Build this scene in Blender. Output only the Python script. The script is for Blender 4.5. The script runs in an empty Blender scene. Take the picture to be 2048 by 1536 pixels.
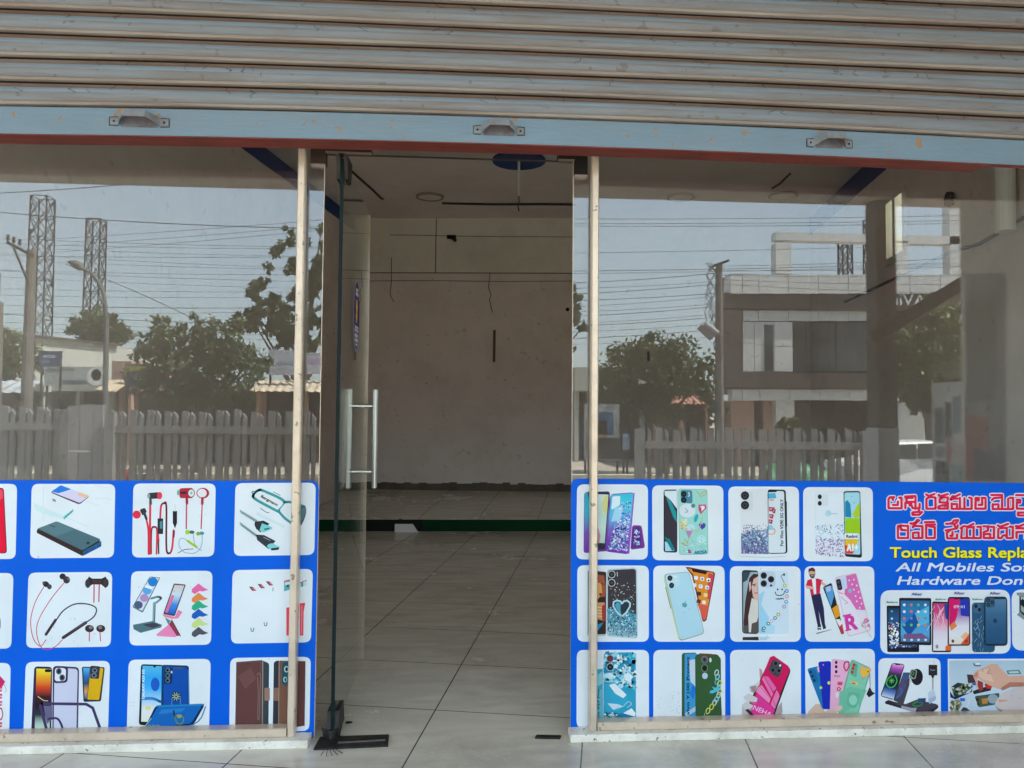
import bpy, bmesh, math, random
from mathutils import Vector, Matrix, Euler
random.seed(7)
scn = bpy.context.scene
COL = scn.collection
rad = math.radians

# ------------------------------------------------------------------ camera, sky, sun, exposure
YAW, PITCH, ROLL, FPX, CAMD, CAMH = rad(3.807), rad(2.236), rad(0.4634), 1500.0, 2.75, 1.162
CAM = Vector((0, -CAMD, CAMH))
_r0 = Vector((math.cos(YAW), -math.sin(YAW), 0)); _f0 = Vector((math.sin(YAW), math.cos(YAW), 0))
FWD = _f0 * math.cos(PITCH) + Vector((0, 0, math.sin(PITCH)))
_u0 = _r0.cross(FWD)
RGT = _r0 * math.cos(ROLL) + _u0 * math.sin(ROLL)
UPV = -_r0 * math.sin(ROLL) + _u0 * math.cos(ROLL)
cd = bpy.data.cameras.new("camera"); cam = bpy.data.objects.new("camera", cd); COL.objects.link(cam)
cd.sensor_width = 36; cd.lens = 36 * FPX / 2048; cd.clip_start = 0.05; cd.clip_end = 2000
m3 = Matrix((RGT, UPV, -FWD)).transposed()
cam.matrix_world = Matrix.Translation(CAM) @ m3.to_4x4()
scn.camera = cam

SUN = Vector((0.62, 0.16, 1.0)).normalized()          # towards the sun: high, to the right, just behind the front
EL = math.asin(SUN.z); AZ = math.atan2(SUN.x, SUN.y)
w = bpy.data.worlds.new("World"); scn.world = w; w.use_nodes = True
wn = w.node_tree.nodes; bg = wn["Background"]
sky = wn.new("ShaderNodeTexSky"); sky.sky_type = 'NISHITA'; sky.sun_disc = False
sky.sun_elevation = EL; sky.sun_rotation = AZ
sky.air_density = 1.0; sky.dust_density = 2.2; sky.ozone_density = 1.5
bg.inputs[1].default_value = 0.15
hz = wn.new("ShaderNodeMix"); hz.data_type = 'RGBA'; hz.inputs[0].default_value = 0.62      # thin white haze over the blue
w.node_tree.links.new(sky.outputs[0], hz.inputs[6]); hz.inputs[7].default_value = (2.95, 3.5, 3.62, 1)
w.node_tree.links.new(hz.outputs[2], bg.inputs[0])
sl = bpy.data.lights.new("sun", 'SUN'); sl.energy = 4.6; sl.angle = rad(0.6); sl.color = (1, 0.95, 0.87)
so = bpy.data.objects.new("sun", sl); COL.objects.link(so); so.rotation_euler = SUN.to_track_quat('Z', 'Y').to_euler()
so.location = (0, 0, 30)
vs = scn.view_settings; vs.view_transform = 'Standard'; vs.look = 'None'; vs.exposure = 2.62; vs.gamma = 1
scn.render.engine = 'CYCLES'
cy = scn.cycles; cy.max_bounces = 12; cy.diffuse_bounces = 6; cy.glossy_bounces = 5; cy.transparent_max_bounces = 16
cy.caustics_reflective = False; cy.caustics_refractive = False

# ------------------------------------------------------------------ where a sight line meets a real surface
def ray(x, y):
    return ((x - 1024) * RGT - (y - 768) * UPV + FPX * FWD).normalized()
def FL(x, y, Y=0.0):                                    # on the shop front's plane
    d = ray(x, y); return CAM + d * ((CAMD + Y) / d.y)
def FLOOR(x, y, z=0.0):
    d = ray(x, y); return CAM + d * ((z - CAMH) / d.z)
def RW(x, y, Y):                                        # in the street, as mirrored by the glass
    p = FL(x, y, Y); return Vector((p.x, -Y, p.z))
TI = rad(10.87)                                         # the room stands at an angle to its front
CI = Vector((math.cos(TI), -math.sin(TI), 0)); DI = Vector((math.sin(TI), math.cos(TI), 0))
def IN(u, v, z=0.0):
    return Vector((0, -CAMD, 0)) + CI * u + DI * v + Vector((0, 0, z))
def onplane(x, y, p, n):
    d = ray(x, y); return CAM + d * ((p - CAM).dot(n) / d.dot(n))

# ------------------------------------------------------------------ helpers
def lin(c):
    return tuple((v / 12.92 if v <= 0.04045 else ((v + 0.055) / 1.055) ** 2.4) for v in c[:3])
def rgb(r, g, b): return lin((r / 255, g / 255, b / 255))
def hexc(s):
    return rgb(int(s[0:2], 16), int(s[2:4], 16), int(s[4:6], 16))

class MB:
    def __init__(s): s.v = []; s.f = []; s.c = []; s.m = []; s.mi = 0; s.col = (1, 1, 1)
    def face(s, pts, col=None):
        i = len(s.v); s.v += [tuple(p) for p in pts]; s.f.append(tuple(range(i, i + len(pts))))
        c = col or s.col
        s.c.append(c if isinstance(c, list) else [c] * len(pts)); s.m.append(s.mi)
    def grid(s, rows, closed=False):
        i = len(s.v); n = len(rows[0])
        for r in rows: s.v += [tuple(p) for p in r]
        for a in range(len(rows) - 1):
            for b in range(n if closed else n - 1):
                b2 = (b + 1) % n
                s.f.append((i + a * n + b, i + a * n + b2, i + (a + 1) * n + b2, i + (a + 1) * n + b)); s.c.append([s.col] * 4); s.m.append(s.mi)
    def box(s, a, b, M=None):
        x0, y0, z0 = a; x1, y1, z1 = b
        x0, x1 = min(x0, x1), max(x0, x1); y0, y1 = min(y0, y1), max(y0, y1); z0, z1 = min(z0, z1), max(z0, z1)
        P = [Vector(p) for p in ((x0, y0, z0), (x1, y0, z0), (x1, y1, z0), (x0, y1, z0), (x0, y0, z1), (x1, y0, z1), (x1, y1, z1), (x0, y1, z1))]
        if M is not None: P = [M @ p for p in P]
        i = len(s.v); s.v += [tuple(p) for p in P]
        for f in ((0, 3, 2, 1), (4, 5, 6, 7), (0, 1, 5, 4), (1, 2, 6, 5), (2, 3, 7, 6), (3, 0, 4, 7)):
            s.f.append(tuple(i + k for k in f)); s.c.append([s.col] * 4); s.m.append(s.mi)
    def cbox(s, c, d, M=None):
        s.box([c[k] - d[k] / 2 for k in range(3)], [c[k] + d[k] / 2 for k in range(3)], M)
    def tube(s, pts, r, n=8, cap=True):
        pts = [Vector(p) for p in pts]
        rs = r if isinstance(r, (list, tuple)) else [r] * len(pts)
        rows = []; a = None
        for k, p in enumerate(pts):
            t = (pts[min(k + 1, len(pts) - 1)] - pts[max(k - 1, 0)])
            t = t.normalized() if t.length > 1e-9 else Vector((0, 0, 1))
            if a is None:
                a = t.orthogonal().normalized()
            else:
                a = (a - t * a.dot(t)); a = a.normalized() if a.length > 1e-6 else t.orthogonal().normalized()
            b = t.cross(a)
            rows.append([p + (a * math.cos(2 * math.pi * j / n) + b * math.sin(2 * math.pi * j / n)) * rs[k] for j in range(n)])
        s.grid(rows, True)
        if cap:
            s.face(rows[0][::-1]); s.face(rows[-1])
    def bar(s, p, q, w, h, up=(0, 0, 1)):
        p = Vector(p); q = Vector(q); t = (q - p).normalized(); u = Vector(up)
        sd = t.cross(u); sd = sd.normalized() if sd.length > 1e-6 else t.orthogonal().normalized()
        u = sd.cross(t)
        rows = [[o + sd * (a * w / 2) + u * (b * h / 2) for a, b in ((-1, -1), (1, -1), (1, 1), (-1, 1))] for o in (p, q)]
        s.grid(rows, True); s.face(rows[0][::-1]); s.face(rows[1])
    def disc(s, c, n, r, thick=0.0, seg=28, rx=None):
        c = Vector(c); n = Vector(n).normalized(); a = n.orthogonal().normalized(); b = n.cross(a)
        ring = [c + (a * math.cos(2 * math.pi * j / seg) + b * math.sin(2 * math.pi * j / seg)) * r for j in range(seg)]
        if thick:
            r2 = [p + n * thick for p in ring]; s.grid([ring, r2], True); s.face(r2); s.face(ring[::-1])
        else: s.face(ring)
    def prism(s, pts, off):
        off = Vector(off); A = [Vector(p) for p in pts]; B = [p + off for p in A]
        s.grid([A, B], True); s.face(A[::-1]); s.face(B)
    def build(s, name, mat=None, parent=None, loc=None, smooth=False, bevel=0, colors=False, mats=None, weld=False):
        me = bpy.data.meshes.new(name); me.from_pydata(s.v, [], s.f)
        for mm in (mats or ([mat] if mat else [])): me.materials.append(mm)
        if mats: me.polygons.foreach_set("material_index", s.m)
        if colors:
            at = me.color_attributes.new("print", 'FLOAT_COLOR', 'CORNER')
            flat = []
            for cs in s.c:
                for c in cs: flat += [c[0], c[1], c[2], 1.0]
            at.data.foreach_set("color", flat)
        if weld:
            bm = bmesh.new(); bm.from_mesh(me); bmesh.ops.remove_doubles(bm, verts=bm.verts, dist=1e-5)
            bmesh.ops.recalc_face_normals(bm, faces=bm.faces); bm.to_mesh(me); bm.free()
        if smooth: me.polygons.foreach_set("use_smooth", [True] * len(me.polygons))
        o = bpy.data.objects.new(name, me); COL.objects.link(o)
        if parent is not None:
            o.parent = parent
            o.matrix_parent_inverse = Matrix.Translation(-parent.location) if parent.type == 'EMPTY' else Matrix.Identity(4)
        if bevel:
            b = o.modifiers.new("bevel", 'BEVEL'); b.width = bevel; b.segments = 2; b.limit_method = 'ANGLE'
        return o

def tag(o, label=None, cat=None, group=None, kind=None):
    if label: o["label"] = label
    if cat: o["category"] = cat
    if group: o["group"] = group
    if kind: o["kind"] = kind
    return o
def thing(name, label, cat, loc=(0, 0, 0), group=None):
    o = bpy.data.objects.new(name, None); COL.objects.link(o); o.location = loc; o.empty_display_size = 0.2
    return tag(o, label, cat, group)
def copy_tree(o, parent=None):
    c = o.copy(); COL.objects.link(c)
    if parent is not None: c.parent = parent
    for ch in list(o.children): copy_tree(ch, c)
    return c

# ------------------------------------------------------------------ materials
def nodes(name):
    m = bpy.data.materials.new(name); m.use_nodes = True; t = m.node_tree
    return m, t, t.nodes, t.links, t.nodes["Principled BSDF"]
def mat(name, col, rough=0.6, metal=0.0, var=0.12, scale=6.0, bump=0.0, bscale=60.0, dirt=None, dirt_amt=0.0, dscale=3.0, stretch=None, spec=0.5, detail=6, speck=0.0, speckcol=(0.03, 0.025, 0.02), speckscale=60):
    m, t, N, L, b = nodes(name)
    b.inputs["Roughness"].default_value = rough; b.inputs["Metallic"].default_value = metal
    b.inputs["Specular IOR Level"].default_value = spec
    tc = N.new("ShaderNodeTexCoord"); src = tc.outputs["Object"]
    if stretch:
        mp = N.new("ShaderNodeMapping"); mp.inputs["Scale"].default_value = stretch; L.new(src, mp.inputs[0]); src = mp.outputs[0]
    n1 = N.new("ShaderNodeTexNoise"); n1.inputs["Scale"].default_value = scale; n1.inputs["Detail"].default_value = detail; n1.inputs["Roughness"].default_value = 0.62
    L.new(src, n1.inputs["Vector"])
    r = N.new("ShaderNodeMapRange"); r.inputs[1].default_value = 0.25; r.inputs[2].default_value = 0.75
    r.inputs[3].default_value = 1 - var; r.inputs[4].default_value = 1 + var; L.new(n1.outputs["Fac"], r.inputs[0])
    mx = N.new("ShaderNodeVectorMath"); mx.operation = 'SCALE'; mx.inputs[0].default_value = col[:3]; L.new(r.outputs[0], mx.inputs["Scale"])
    out = mx.outputs[0]
    def over(fac, c2):
        nonlocal out
        x = N.new("ShaderNodeMix"); x.data_type = 'RGBA'; L.new(fac, x.inputs[0]); L.new(out, x.inputs[6]); x.inputs[7].default_value = (*c2, 1); out = x.outputs[2]
    if dirt:
        n2 = N.new("ShaderNodeTexNoise"); n2.inputs["Scale"].default_value = dscale; n2.inputs["Detail"].default_value = 9; n2.inputs["Roughness"].default_value = 0.7
        L.new(src, n2.inputs["Vector"])
        r2 = N.new("ShaderNodeMapRange"); r2.inputs[1].default_value = 0.45; r2.inputs[2].default_value = 0.75; r2.inputs[3].default_value = 0; r2.inputs[4].default_value = dirt_amt
        L.new(n2.outputs["Fac"], r2.inputs[0]); over(r2.outputs[0], dirt)
    if speck:
        n3 = N.new("ShaderNodeTexNoise"); n3.inputs["Scale"].default_value = speckscale; n3.inputs["Detail"].default_value = 3
        L.new(tc.outputs["Object"], n3.inputs["Vector"])
        r3 = N.new("ShaderNodeMapRange"); r3.inputs[1].default_value = 0.66; r3.inputs[2].default_value = 0.70; r3.inputs[3].default_value = 0; r3.inputs[4].default_value = speck
        L.new(n3.outputs["Fac"], r3.inputs[0]); over(r3.outputs[0], speckcol)
    L.new(out, b.inputs["Base Color"])
    if bump:
        n4 = N.new("ShaderNodeTexNoise"); n4.inputs["Scale"].default_value = bscale; n4.inputs["Detail"].default_value = 5; L.new(src, n4.inputs["Vector"])
        bp = N.new("ShaderNodeBump"); bp.inputs["Strength"].default_value = bump; bp.inputs["Distance"].default_value = 0.01
        L.new(n4.outputs["Fac"], bp.inputs["Height"]); L.new(bp.outputs[0], b.inputs["Normal"])
    return m

def glass_mat(name, tint, r0=0.045, rough=0.0, film=0.0):
    m, t, N, L, b = nodes(name); N.remove(b)
    g = N.new("ShaderNodeNewGeometry"); d = N.new("ShaderNodeVectorMath"); d.operation = 'DOT_PRODUCT'
    L.new(g.outputs["Incoming"], d.inputs[0]); L.new(g.outputs["Normal"], d.inputs[1])
    a = N.new("ShaderNodeMath"); a.operation = 'ABSOLUTE'; L.new(d.outputs["Value"], a.inputs[0])
    o = N.new("ShaderNodeMath"); o.operation = 'SUBTRACT'; o.inputs[0].default_value = 1; o.use_clamp = True; L.new(a.outputs[0], o.inputs[1])
    p = N.new("ShaderNodeMath"); p.operation = 'POWER'; p.inputs[1].default_value = 5; L.new(o.outputs[0], p.inputs[0])
    k = N.new("ShaderNodeMath"); k.operation = 'MULTIPLY_ADD'; k.inputs[1].default_value = 1 - r0; k.inputs[2].default_value = r0; L.new(p.outputs[0], k.inputs[0])
    tr = N.new("ShaderNodeBsdfTransparent"); tr.inputs[0].default_value = (*tint, 1)
    gl = N.new("ShaderNodeBsdfGlossy"); gl.inputs["Roughness"].default_value = rough; gl.inputs[0].default_value = (1, 1, 1, 1)
    mx = N.new("ShaderNodeMixShader"); L.new(k.outputs[0], mx.inputs[0]); L.new(tr.outputs[0], mx.inputs[1]); L.new(gl.outputs[0], mx.inputs[2])
    last = mx.outputs[0]
    if film:                                            # a thin coat of street dust on the pane
        df = N.new("ShaderNodeBsdfDiffuse"); df.inputs[0].default_value = (0.42, 0.43, 0.44, 1)
        tc = N.new("ShaderNodeTexCoord"); mp = N.new("ShaderNodeMapping"); mp.inputs["Scale"].default_value = (2.2, 1, 0.9); L.new(tc.outputs["Object"], mp.inputs[0])
        n = N.new("ShaderNodeTexNoise"); n.inputs["Scale"].default_value = 2.0; n.inputs["Detail"].default_value = 8; n.inputs["Roughness"].default_value = 0.65; L.new(mp.outputs[0], n.inputs["Vector"])
        r = N.new("ShaderNodeMapRange"); r.inputs[1].default_value = 0.35; r.inputs[2].default_value = 0.8; r.inputs[3].default_value = film * 0.25; r.inputs[4].default_value = film
        L.new(n.outputs["Fac"], r.inputs[0])
        m2 = N.new("ShaderNodeMixShader"); L.new(r.outputs[0], m2.inputs[0]); L.new(last, m2.inputs[1]); L.new(df.outputs[0], m2.inputs[2]); last = m2.outputs[0]
    L.new(last, N["Material Output"].inputs[0])
    return m

def print_mat(name, rough=0.42, speck=0.5, gain=1.0):
    m, t, N, L, b = nodes(name)
    at = N.new("ShaderNodeAttribute"); at.attribute_name = "print"
    tc = N.new("ShaderNodeTexCoord")
    n = N.new("ShaderNodeTexNoise"); n.inputs["Scale"].default_value = 5; n.inputs["Detail"].default_value = 6; L.new(tc.outputs["Object"], n.inputs["Vector"])
    r = N.new("ShaderNodeMapRange"); r.inputs[1].default_value = 0.3; r.inputs[2].default_value = 0.7; r.inputs[3].default_value = 0.93 * gain; r.inputs[4].default_value = 1.03 * gain; L.new(n.outputs["Fac"], r.inputs[0])
    s = N.new("ShaderNodeVectorMath"); s.operation = 'SCALE'; L.new(at.outputs["Color"], s.inputs[0]); L.new(r.outputs[0], s.inputs["Scale"])
    n3 = N.new("ShaderNodeTexNoise"); n3.inputs["Scale"].default_value = 75; n3.inputs["Detail"].default_value = 3; L.new(tc.outputs["Object"], n3.inputs["Vector"])
    n5 = N.new("ShaderNodeTexNoise"); n5.inputs["Scale"].default_value = 4; L.new(tc.outputs["Object"], n5.inputs["Vector"])
    ad = N.new("ShaderNodeMath"); ad.operation = 'MULTIPLY_ADD'; ad.inputs[1].default_value = 0.35; L.new(n5.outputs["Fac"], ad.inputs[0]); L.new(n3.outputs["Fac"], ad.inputs[2])
    r3 = N.new("ShaderNodeMapRange"); r3.inputs[1].default_value = 0.90; r3.inputs[2].default_value = 0.97; r3.inputs[3].default_value = 0; r3.inputs[4].default_value = speck; L.new(ad.outputs[0], r3.inputs[0])
    x = N.new("ShaderNodeMix"); x.data_type = 'RGBA'; L.new(r3.outputs[0], x.inputs[0]); L.new(s.outputs[0], x.inputs[6]); x.inputs[7].default_value = (0.12, 0.12, 0.13, 1)
    L.new(x.outputs[2], b.inputs["Base Color"])
    b.inputs["Roughness"].default_value = rough; b.inputs["Specular IOR Level"].default_value = 0.12
    return m

def tile_mat(name, col, alt, grout, angle, off, tw, th, rough=0.11):
    m, t, N, L, b = nodes(name)
    tc = N.new("ShaderNodeTexCoord"); mp = N.new("ShaderNodeMapping"); mp.vector_type = 'TEXTURE'
    mp.inputs["Rotation"].default_value = (0, 0, angle); mp.inputs["Location"].default_value = off
    L.new(tc.outputs["Object"], mp.inputs[0])
    br = N.new("ShaderNodeTexBrick"); br.offset = 0; br.squash = 1
    br.inputs["Scale"].default_value = 1; br.inputs["Brick Width"].default_value = tw; br.inputs["Row Height"].default_value = th
    br.inputs["Mortar Size"].default_value = 0.003; br.inputs["Mortar Smooth"].default_value = 0.3; br.inputs["Bias"].default_value = 0
    br.inputs["Color1"].default_value = (*col, 1); br.inputs["Color2"].default_value = (*alt, 1); br.inputs["Mortar"].default_value = (*grout, 1)
    L.new(mp.outputs[0], br.inputs["Vector"])
    mp2 = N.new("ShaderNodeMapping"); mp2.inputs["Scale"].default_value = (0.7, 2.6, 1); mp2.inputs["Rotation"].default_value = (0, 0, 0.5); L.new(tc.outputs["Object"], mp2.inputs[0])
    n = N.new("ShaderNodeTexNoise"); n.inputs["Scale"].default_value = 2.6; n.inputs["Detail"].default_value = 9; n.inputs["Distortion"].default_value = 1.6; L.new(mp2.outputs[0], n.inputs["Vector"])
    r = N.new("ShaderNodeMapRange"); r.inputs[1].default_value = 0.3; r.inputs[2].default_value = 0.72; r.inputs[3].default_value = 0.84; r.inputs[4].default_value = 1.1; L.new(n.outputs["Fac"], r.inputs[0])
    s = N.new("ShaderNodeVectorMath"); s.operation = 'SCALE'; L.new(br.outputs["Color"], s.inputs[0]); L.new(r.outputs[0], s.inputs["Scale"])
    n2 = N.new("ShaderNodeTexNoise"); n2.inputs["Scale"].default_value = 1.7; n2.inputs["Detail"].default_value = 10; n2.inputs["Roughness"].default_value = 0.72; L.new(tc.outputs["Object"], n2.inputs["Vector"])
    r2 = N.new("ShaderNodeMapRange"); r2.inputs[1].default_value = 0.48; r2.inputs[2].default_value = 0.78; r2.inputs[3].default_value = 0; r2.inputs[4].default_value = 0.5; L.new(n2.outputs["Fac"], r2.inputs[0])
    x = N.new("ShaderNodeMix"); x.data_type = 'RGBA'; L.new(r2.outputs[0], x.inputs[0]); L.new(s.outputs[0], x.inputs[6]); x.inputs[7].default_value = (0.16, 0.13, 0.10, 1)
    L.new(x.outputs[2], b.inputs["Base Color"])
    rr = N.new("ShaderNodeMapRange"); rr.inputs[1].default_value = 0.3; rr.inputs[2].default_value = 0.7; rr.inputs[3].default_value = rough; rr.inputs[4].default_value = rough + 0.22; L.new(n2.outputs["Fac"], rr.inputs[0])
    L.new(rr.outputs[0], b.inputs["Roughness"])
    return m

M = {}
M['glass'] = glass_mat("window glass", (0.90, 0.915, 0.91), 0.07, 0.0, film=0.012)
M['door_glass'] = glass_mat("door glass", (0.90, 0.935, 0.91), 0.045, 0.0, film=0.02)
M['glass_edge'] = mat("cut glass edge", (0.005, 0.013, 0.015), 0.5, var=0.3, scale=8, spec=0.15)
M['plain_glass'] = glass_mat("side window glass", (0.93, 0.96, 0.97), 0.045)
M['print'] = print_mat("printed vinyl")
M['alu'] = mat("champagne aluminium", (0.70, 0.575, 0.45), 0.30, metal=0.35, var=0.06, scale=5, dirt=(0.36, 0.30, 0.22), dirt_amt=0.55, dscale=7, speck=0.6, speckscale=38, bump=0.12, bscale=30)
M['sill'] = mat("white marble sill", (0.82, 0.80, 0.71), 0.5, var=0.08, scale=14, dirt=(0.32, 0.27, 0.2), dirt_amt=0.6, dscale=9, speck=0.8, speckscale=55, bump=0.3)
M['slat'] = mat("dusty shutter paint", (0.175, 0.205, 0.235), 0.45, var=0.16, scale=5, stretch=(0.5, 1, 7), dirt=(0.145, 0.105, 0.08), dirt_amt=0.95, dscale=3.4, bump=0.12, bscale=90, speck=0.5, speckcol=(0.10, 0.07, 0.055), speckscale=26)
M['slat_sheen'] = mat("blue grey paint with sky sheen", (0.20, 0.27, 0.34), 0.4, var=0.14, scale=5, stretch=(0.4, 1, 7), dirt=(0.17, 0.14, 0.12), dirt_amt=0.8, dscale=3.0, bump=0.1, bscale=90)  # upper slat band: sky highlight put into the blue grey paint
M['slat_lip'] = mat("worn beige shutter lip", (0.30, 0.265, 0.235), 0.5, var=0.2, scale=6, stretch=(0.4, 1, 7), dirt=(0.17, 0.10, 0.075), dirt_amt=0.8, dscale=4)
M['slat_groove'] = mat("rusty shutter seam", (0.022, 0.013, 0.011), 0.8, var=0.5, scale=9)
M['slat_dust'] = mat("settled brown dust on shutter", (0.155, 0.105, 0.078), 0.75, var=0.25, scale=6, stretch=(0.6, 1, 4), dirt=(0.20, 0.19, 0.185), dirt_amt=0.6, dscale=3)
M['rail'] = mat("pale blue shutter rail paint", (0.15, 0.238, 0.318), 0.42, var=0.10, scale=4, stretch=(0.6, 1, 3), dirt=(0.19, 0.235, 0.27), dirt_amt=0.7, dscale=3, speck=0.8, speckcol=(0.30, 0.16, 0.06), speckscale=22, bump=0.15, bscale=40)
M['oxide'] = mat("red oxide primer", (0.20, 0.032, 0.022), 0.7, var=0.4, scale=14, stretch=(0.5, 3, 3), dirt=(0.09, 0.035, 0.025), dirt_amt=0.8, dscale=12, bump=0.3)
M['handle_steel'] = mat("painted grey pull", (0.22, 0.25, 0.28), 0.4, var=0.2, scale=12, dirt=(0.14, 0.07, 0.05), dirt_amt=0.7, dscale=22)
M['steel'] = mat("brushed steel", (0.58, 0.59, 0.57), 0.28, metal=0.9, var=0.06, scale=30)
M['patch'] = mat("brown patch fitting", (0.075, 0.05, 0.042), 0.35, metal=0.5, var=0.2, scale=8)
M['patch_edge'] = mat("worn patch edge", (0.55, 0.45, 0.38), 0.3, metal=0.8)
M['dark_metal'] = mat("dark greasy metal", (0.022, 0.02, 0.019), 0.5, metal=0.1, var=0.4, scale=25, dirt=(0.07, 0.065, 0.06), dirt_amt=0.5, dscale=30, spec=0.25)
M['wall'] = mat("pinkish wall paint", (0.78, 0.685, 0.64), 0.8, var=0.05, scale=1.3, dirt=(0.56, 0.48, 0.42), dirt_amt=0.6, dscale=2.2, bump=0.25, bscale=9, speck=0.2, speckcol=(0.12, 0.1, 0.08), speckscale=11)
M['wall_up'] = mat("yellowed upper wall paint", (0.78, 0.745, 0.64), 0.8, var=0.06, scale=1.2, dirt=(0.38, 0.35, 0.27), dirt_amt=0.4, dscale=1.4)
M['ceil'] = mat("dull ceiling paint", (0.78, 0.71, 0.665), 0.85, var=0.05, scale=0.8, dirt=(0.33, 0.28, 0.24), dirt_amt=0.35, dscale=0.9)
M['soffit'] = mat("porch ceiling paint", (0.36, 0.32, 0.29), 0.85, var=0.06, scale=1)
M['band'] = mat("navy band paint", (0.005, 0.045, 0.20), 0.6, var=0.15, scale=3)
M['skirt'] = mat("brown worn skirting", (0.10, 0.075, 0.05), 0.7, var=0.3, scale=5, dirt=(0.2, 0.17, 0.13), dirt_amt=0.5, dscale=4)
M['green'] = mat("dark green riser tile", (0.004, 0.045, 0.014), 0.6, var=0.3, scale=1.2, spec=0.1)
M['black'] = mat("black plastic", (0.016, 0.014, 0.013), 0.6, spec=0.12)
M['wire'] = mat("dark cable", (0.035, 0.032, 0.03), 0.6)
M['wall_wire'] = mat("dusty old wire", (0.11, 0.095, 0.08), 0.8)
M['rim'] = mat("dull light rim", (0.30, 0.26, 0.20), 0.7)
M['white'] = mat("white enamel", (0.72, 0.72, 0.70), 0.45, var=0.04)
M['cream'] = mat("cream window frame", (0.66, 0.645, 0.56), 0.5, var=0.06)
M['ext'] = mat("plastered outer wall", (0.55, 0.52, 0.47), 0.85, var=0.1, scale=2)
_a = M['tile'] = tile_mat("glazed floor tile", (0.68, 0.64, 0.545), (0.64, 0.60, 0.505), (0.085, 0.07, 0.055), -TI, (0, 0, 0), 0.579, 0.5365)
for nd in _a.node_tree.nodes:
    if nd.type == 'MAPPING' and nd.vector_type == 'TEXTURE':
        o_ = IN(-0.654, 2.386); nd.inputs["Location"].default_value = (o_.x, o_.y, 0)
# ------------------------------------------------------------------ ground and floor
ROADZ = -0.95
mb = MB(); mb.box((-400, -900, ROADZ - 0.3), (400, 400, ROADZ))
M['dirt'] = mat("dusty ground", (0.40, 0.36, 0.30), 0.95, var=0.2, scale=0.6, dirt=(0.2, 0.17, 0.13), dirt_amt=0.6, dscale=0.4)
tag(mb.build("ground", M['dirt']), kind="structure")
M['asphalt'] = mat("asphalt", (0.075, 0.073, 0.07), 0.9, var=0.2, scale=1.5)
mb = MB(); mb.box((-200, -21.5, ROADZ + 0.001), (200, -13.0, ROADZ + 0.006)); tag(mb.build("road", M['asphalt']), kind="structure")
M['kerb'] = mat("kerb stone", (0.55, 0.5, 0.36), 0.85, var=0.2, scale=2)
for yy, nm in ((-12.85, 0), (-21.65, 1)):
    mb = MB(); mb.box((-120, yy - 0.12, ROADZ - 0.05), (120, yy + 0.12, ROADZ + 0.14)); tag(mb.build("kerb", M['kerb'], bevel=0.02), kind="structure")
mb = MB(); mb.box((-6.5, -3.9, ROADZ - 0.1), (6.5, 9.5, 0)); tag(mb.build("floor", M['tile']), kind="structure")
mb = MB()
for k in range(5): mb.box((-6.5, -3.9 - 0.3 * (k + 1), ROADZ - 0.1), (6.5, -3.9 - 0.3 * k - 0.002, -0.16 * (k + 1)))
M['concrete'] = mat("weathered concrete", (0.21, 0.21, 0.21), 0.9, var=0.2, scale=3, dirt=(0.11, 0.105, 0.10), dirt_amt=0.7, dscale=2, bump=0.2)
tag(mb.build("steps", M['concrete']), kind="structure")

# ------------------------------------------------------------------ the shop building
ULEFT, URIGHT, CEIL = -3.0, 2.40, 3.5
A_ = Vector((-1.162, 6.327, 0)); B_ = Vector((1.298, 6.086, 0)); BD = (B_ - A_).normalized(); BN = Vector((-BD.y, BD.x, 0))
if BN.y > 0: BN = -BN                                    # faces the room
def back_at_u(u):
    p0 = IN(u, 0); t = (A_ - p0).dot(BN) / DI.dot(BN); return p0 + DI * t
def v_of(p): return (Vector(p) - IN(0, 0)).dot(DI)
def BK(x, y, off=0.0): return onplane(x, y, A_ + BN * off, BN)
BLc, BRc = back_at_u(ULEFT), back_at_u(URIGHT)
shop = thing("shop_building", "empty shop building with bare pinkish walls and navy ceiling band behind the glass", "shop building", (0, 4, 0))

def wall_u(u, out, v0, v1, z0, z1, holes=(), th=0.15):
    vb = sorted({v0, v1, *[h[0] for h in holes], *[h[1] for h in holes]}); zb = sorted({z0, z1, *[h[2] for h in holes], *[h[3] for h in holes]})
    mb = MB()
    for a, b in zip(vb, vb[1:]):
        for c, d in zip(zb, zb[1:]):
            if any(h[0] <= a and b <= h[1] and h[2] <= c and d <= h[3] for h in holes): continue
            P = [IN(u, a), IN(u + out, a), IN(u + out, b), IN(u, b)]
            mb.prism([p + Vector((0, 0, c)) for p in P], (0, 0, d - c))
    return mb
VB_L, VB_R = v_of(BLc), v_of(BRc)
vL0 = (CAMD - 0.05 - 0.1886 * 3.0) / 0.982 + 0.10; vR0 = (CAMD + 0.1886 * 2.4) / 0.982 + 0.12
wall_u(ULEFT, -0.15, vL0, VB_L + 0.3, -0.1, CEIL + 0.1).build("wall", M['wall'], shop)
W_ADDED = (3.36, 4.24, 0.12, 3.42); W0 = (4.26, 4.52, 2.28, 3.12); W1 = (6.3, 6.75, 2.45, 3.02)  # first opening is out of view, added to let sun brighten the room
wall_u(URIGHT, 0.15, vR0, VB_R + 0.3, -0.1, CEIL + 0.1, [W_ADDED, W0, W1]).build("wall", M['wall'], shop)
def backpanel(za, zb, off, th, m, name):
    mb = MB(); L0 = BLc - BD * 0.3 + BN * off; R0 = BRc + BD * 0.3 + BN * off
    mb.prism([p + Vector((0, 0, za)) for p in (L0, R0, R0 - BN * th, L0 - BN * th)], (0, 0, zb - za)); return mb.build(name, m, shop)
zSh = BK(940, 546).z
backpanel(-0.1, zSh, 0, 0.2, M['wall'], "back_wall"); backpanel(zSh + 0.004, CEIL + 0.1, 0.012, 0.2, M['wall_up'], "upper_wall")
zS0, zS1 = BK(940, 981).z, BK(940, 966).z
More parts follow.
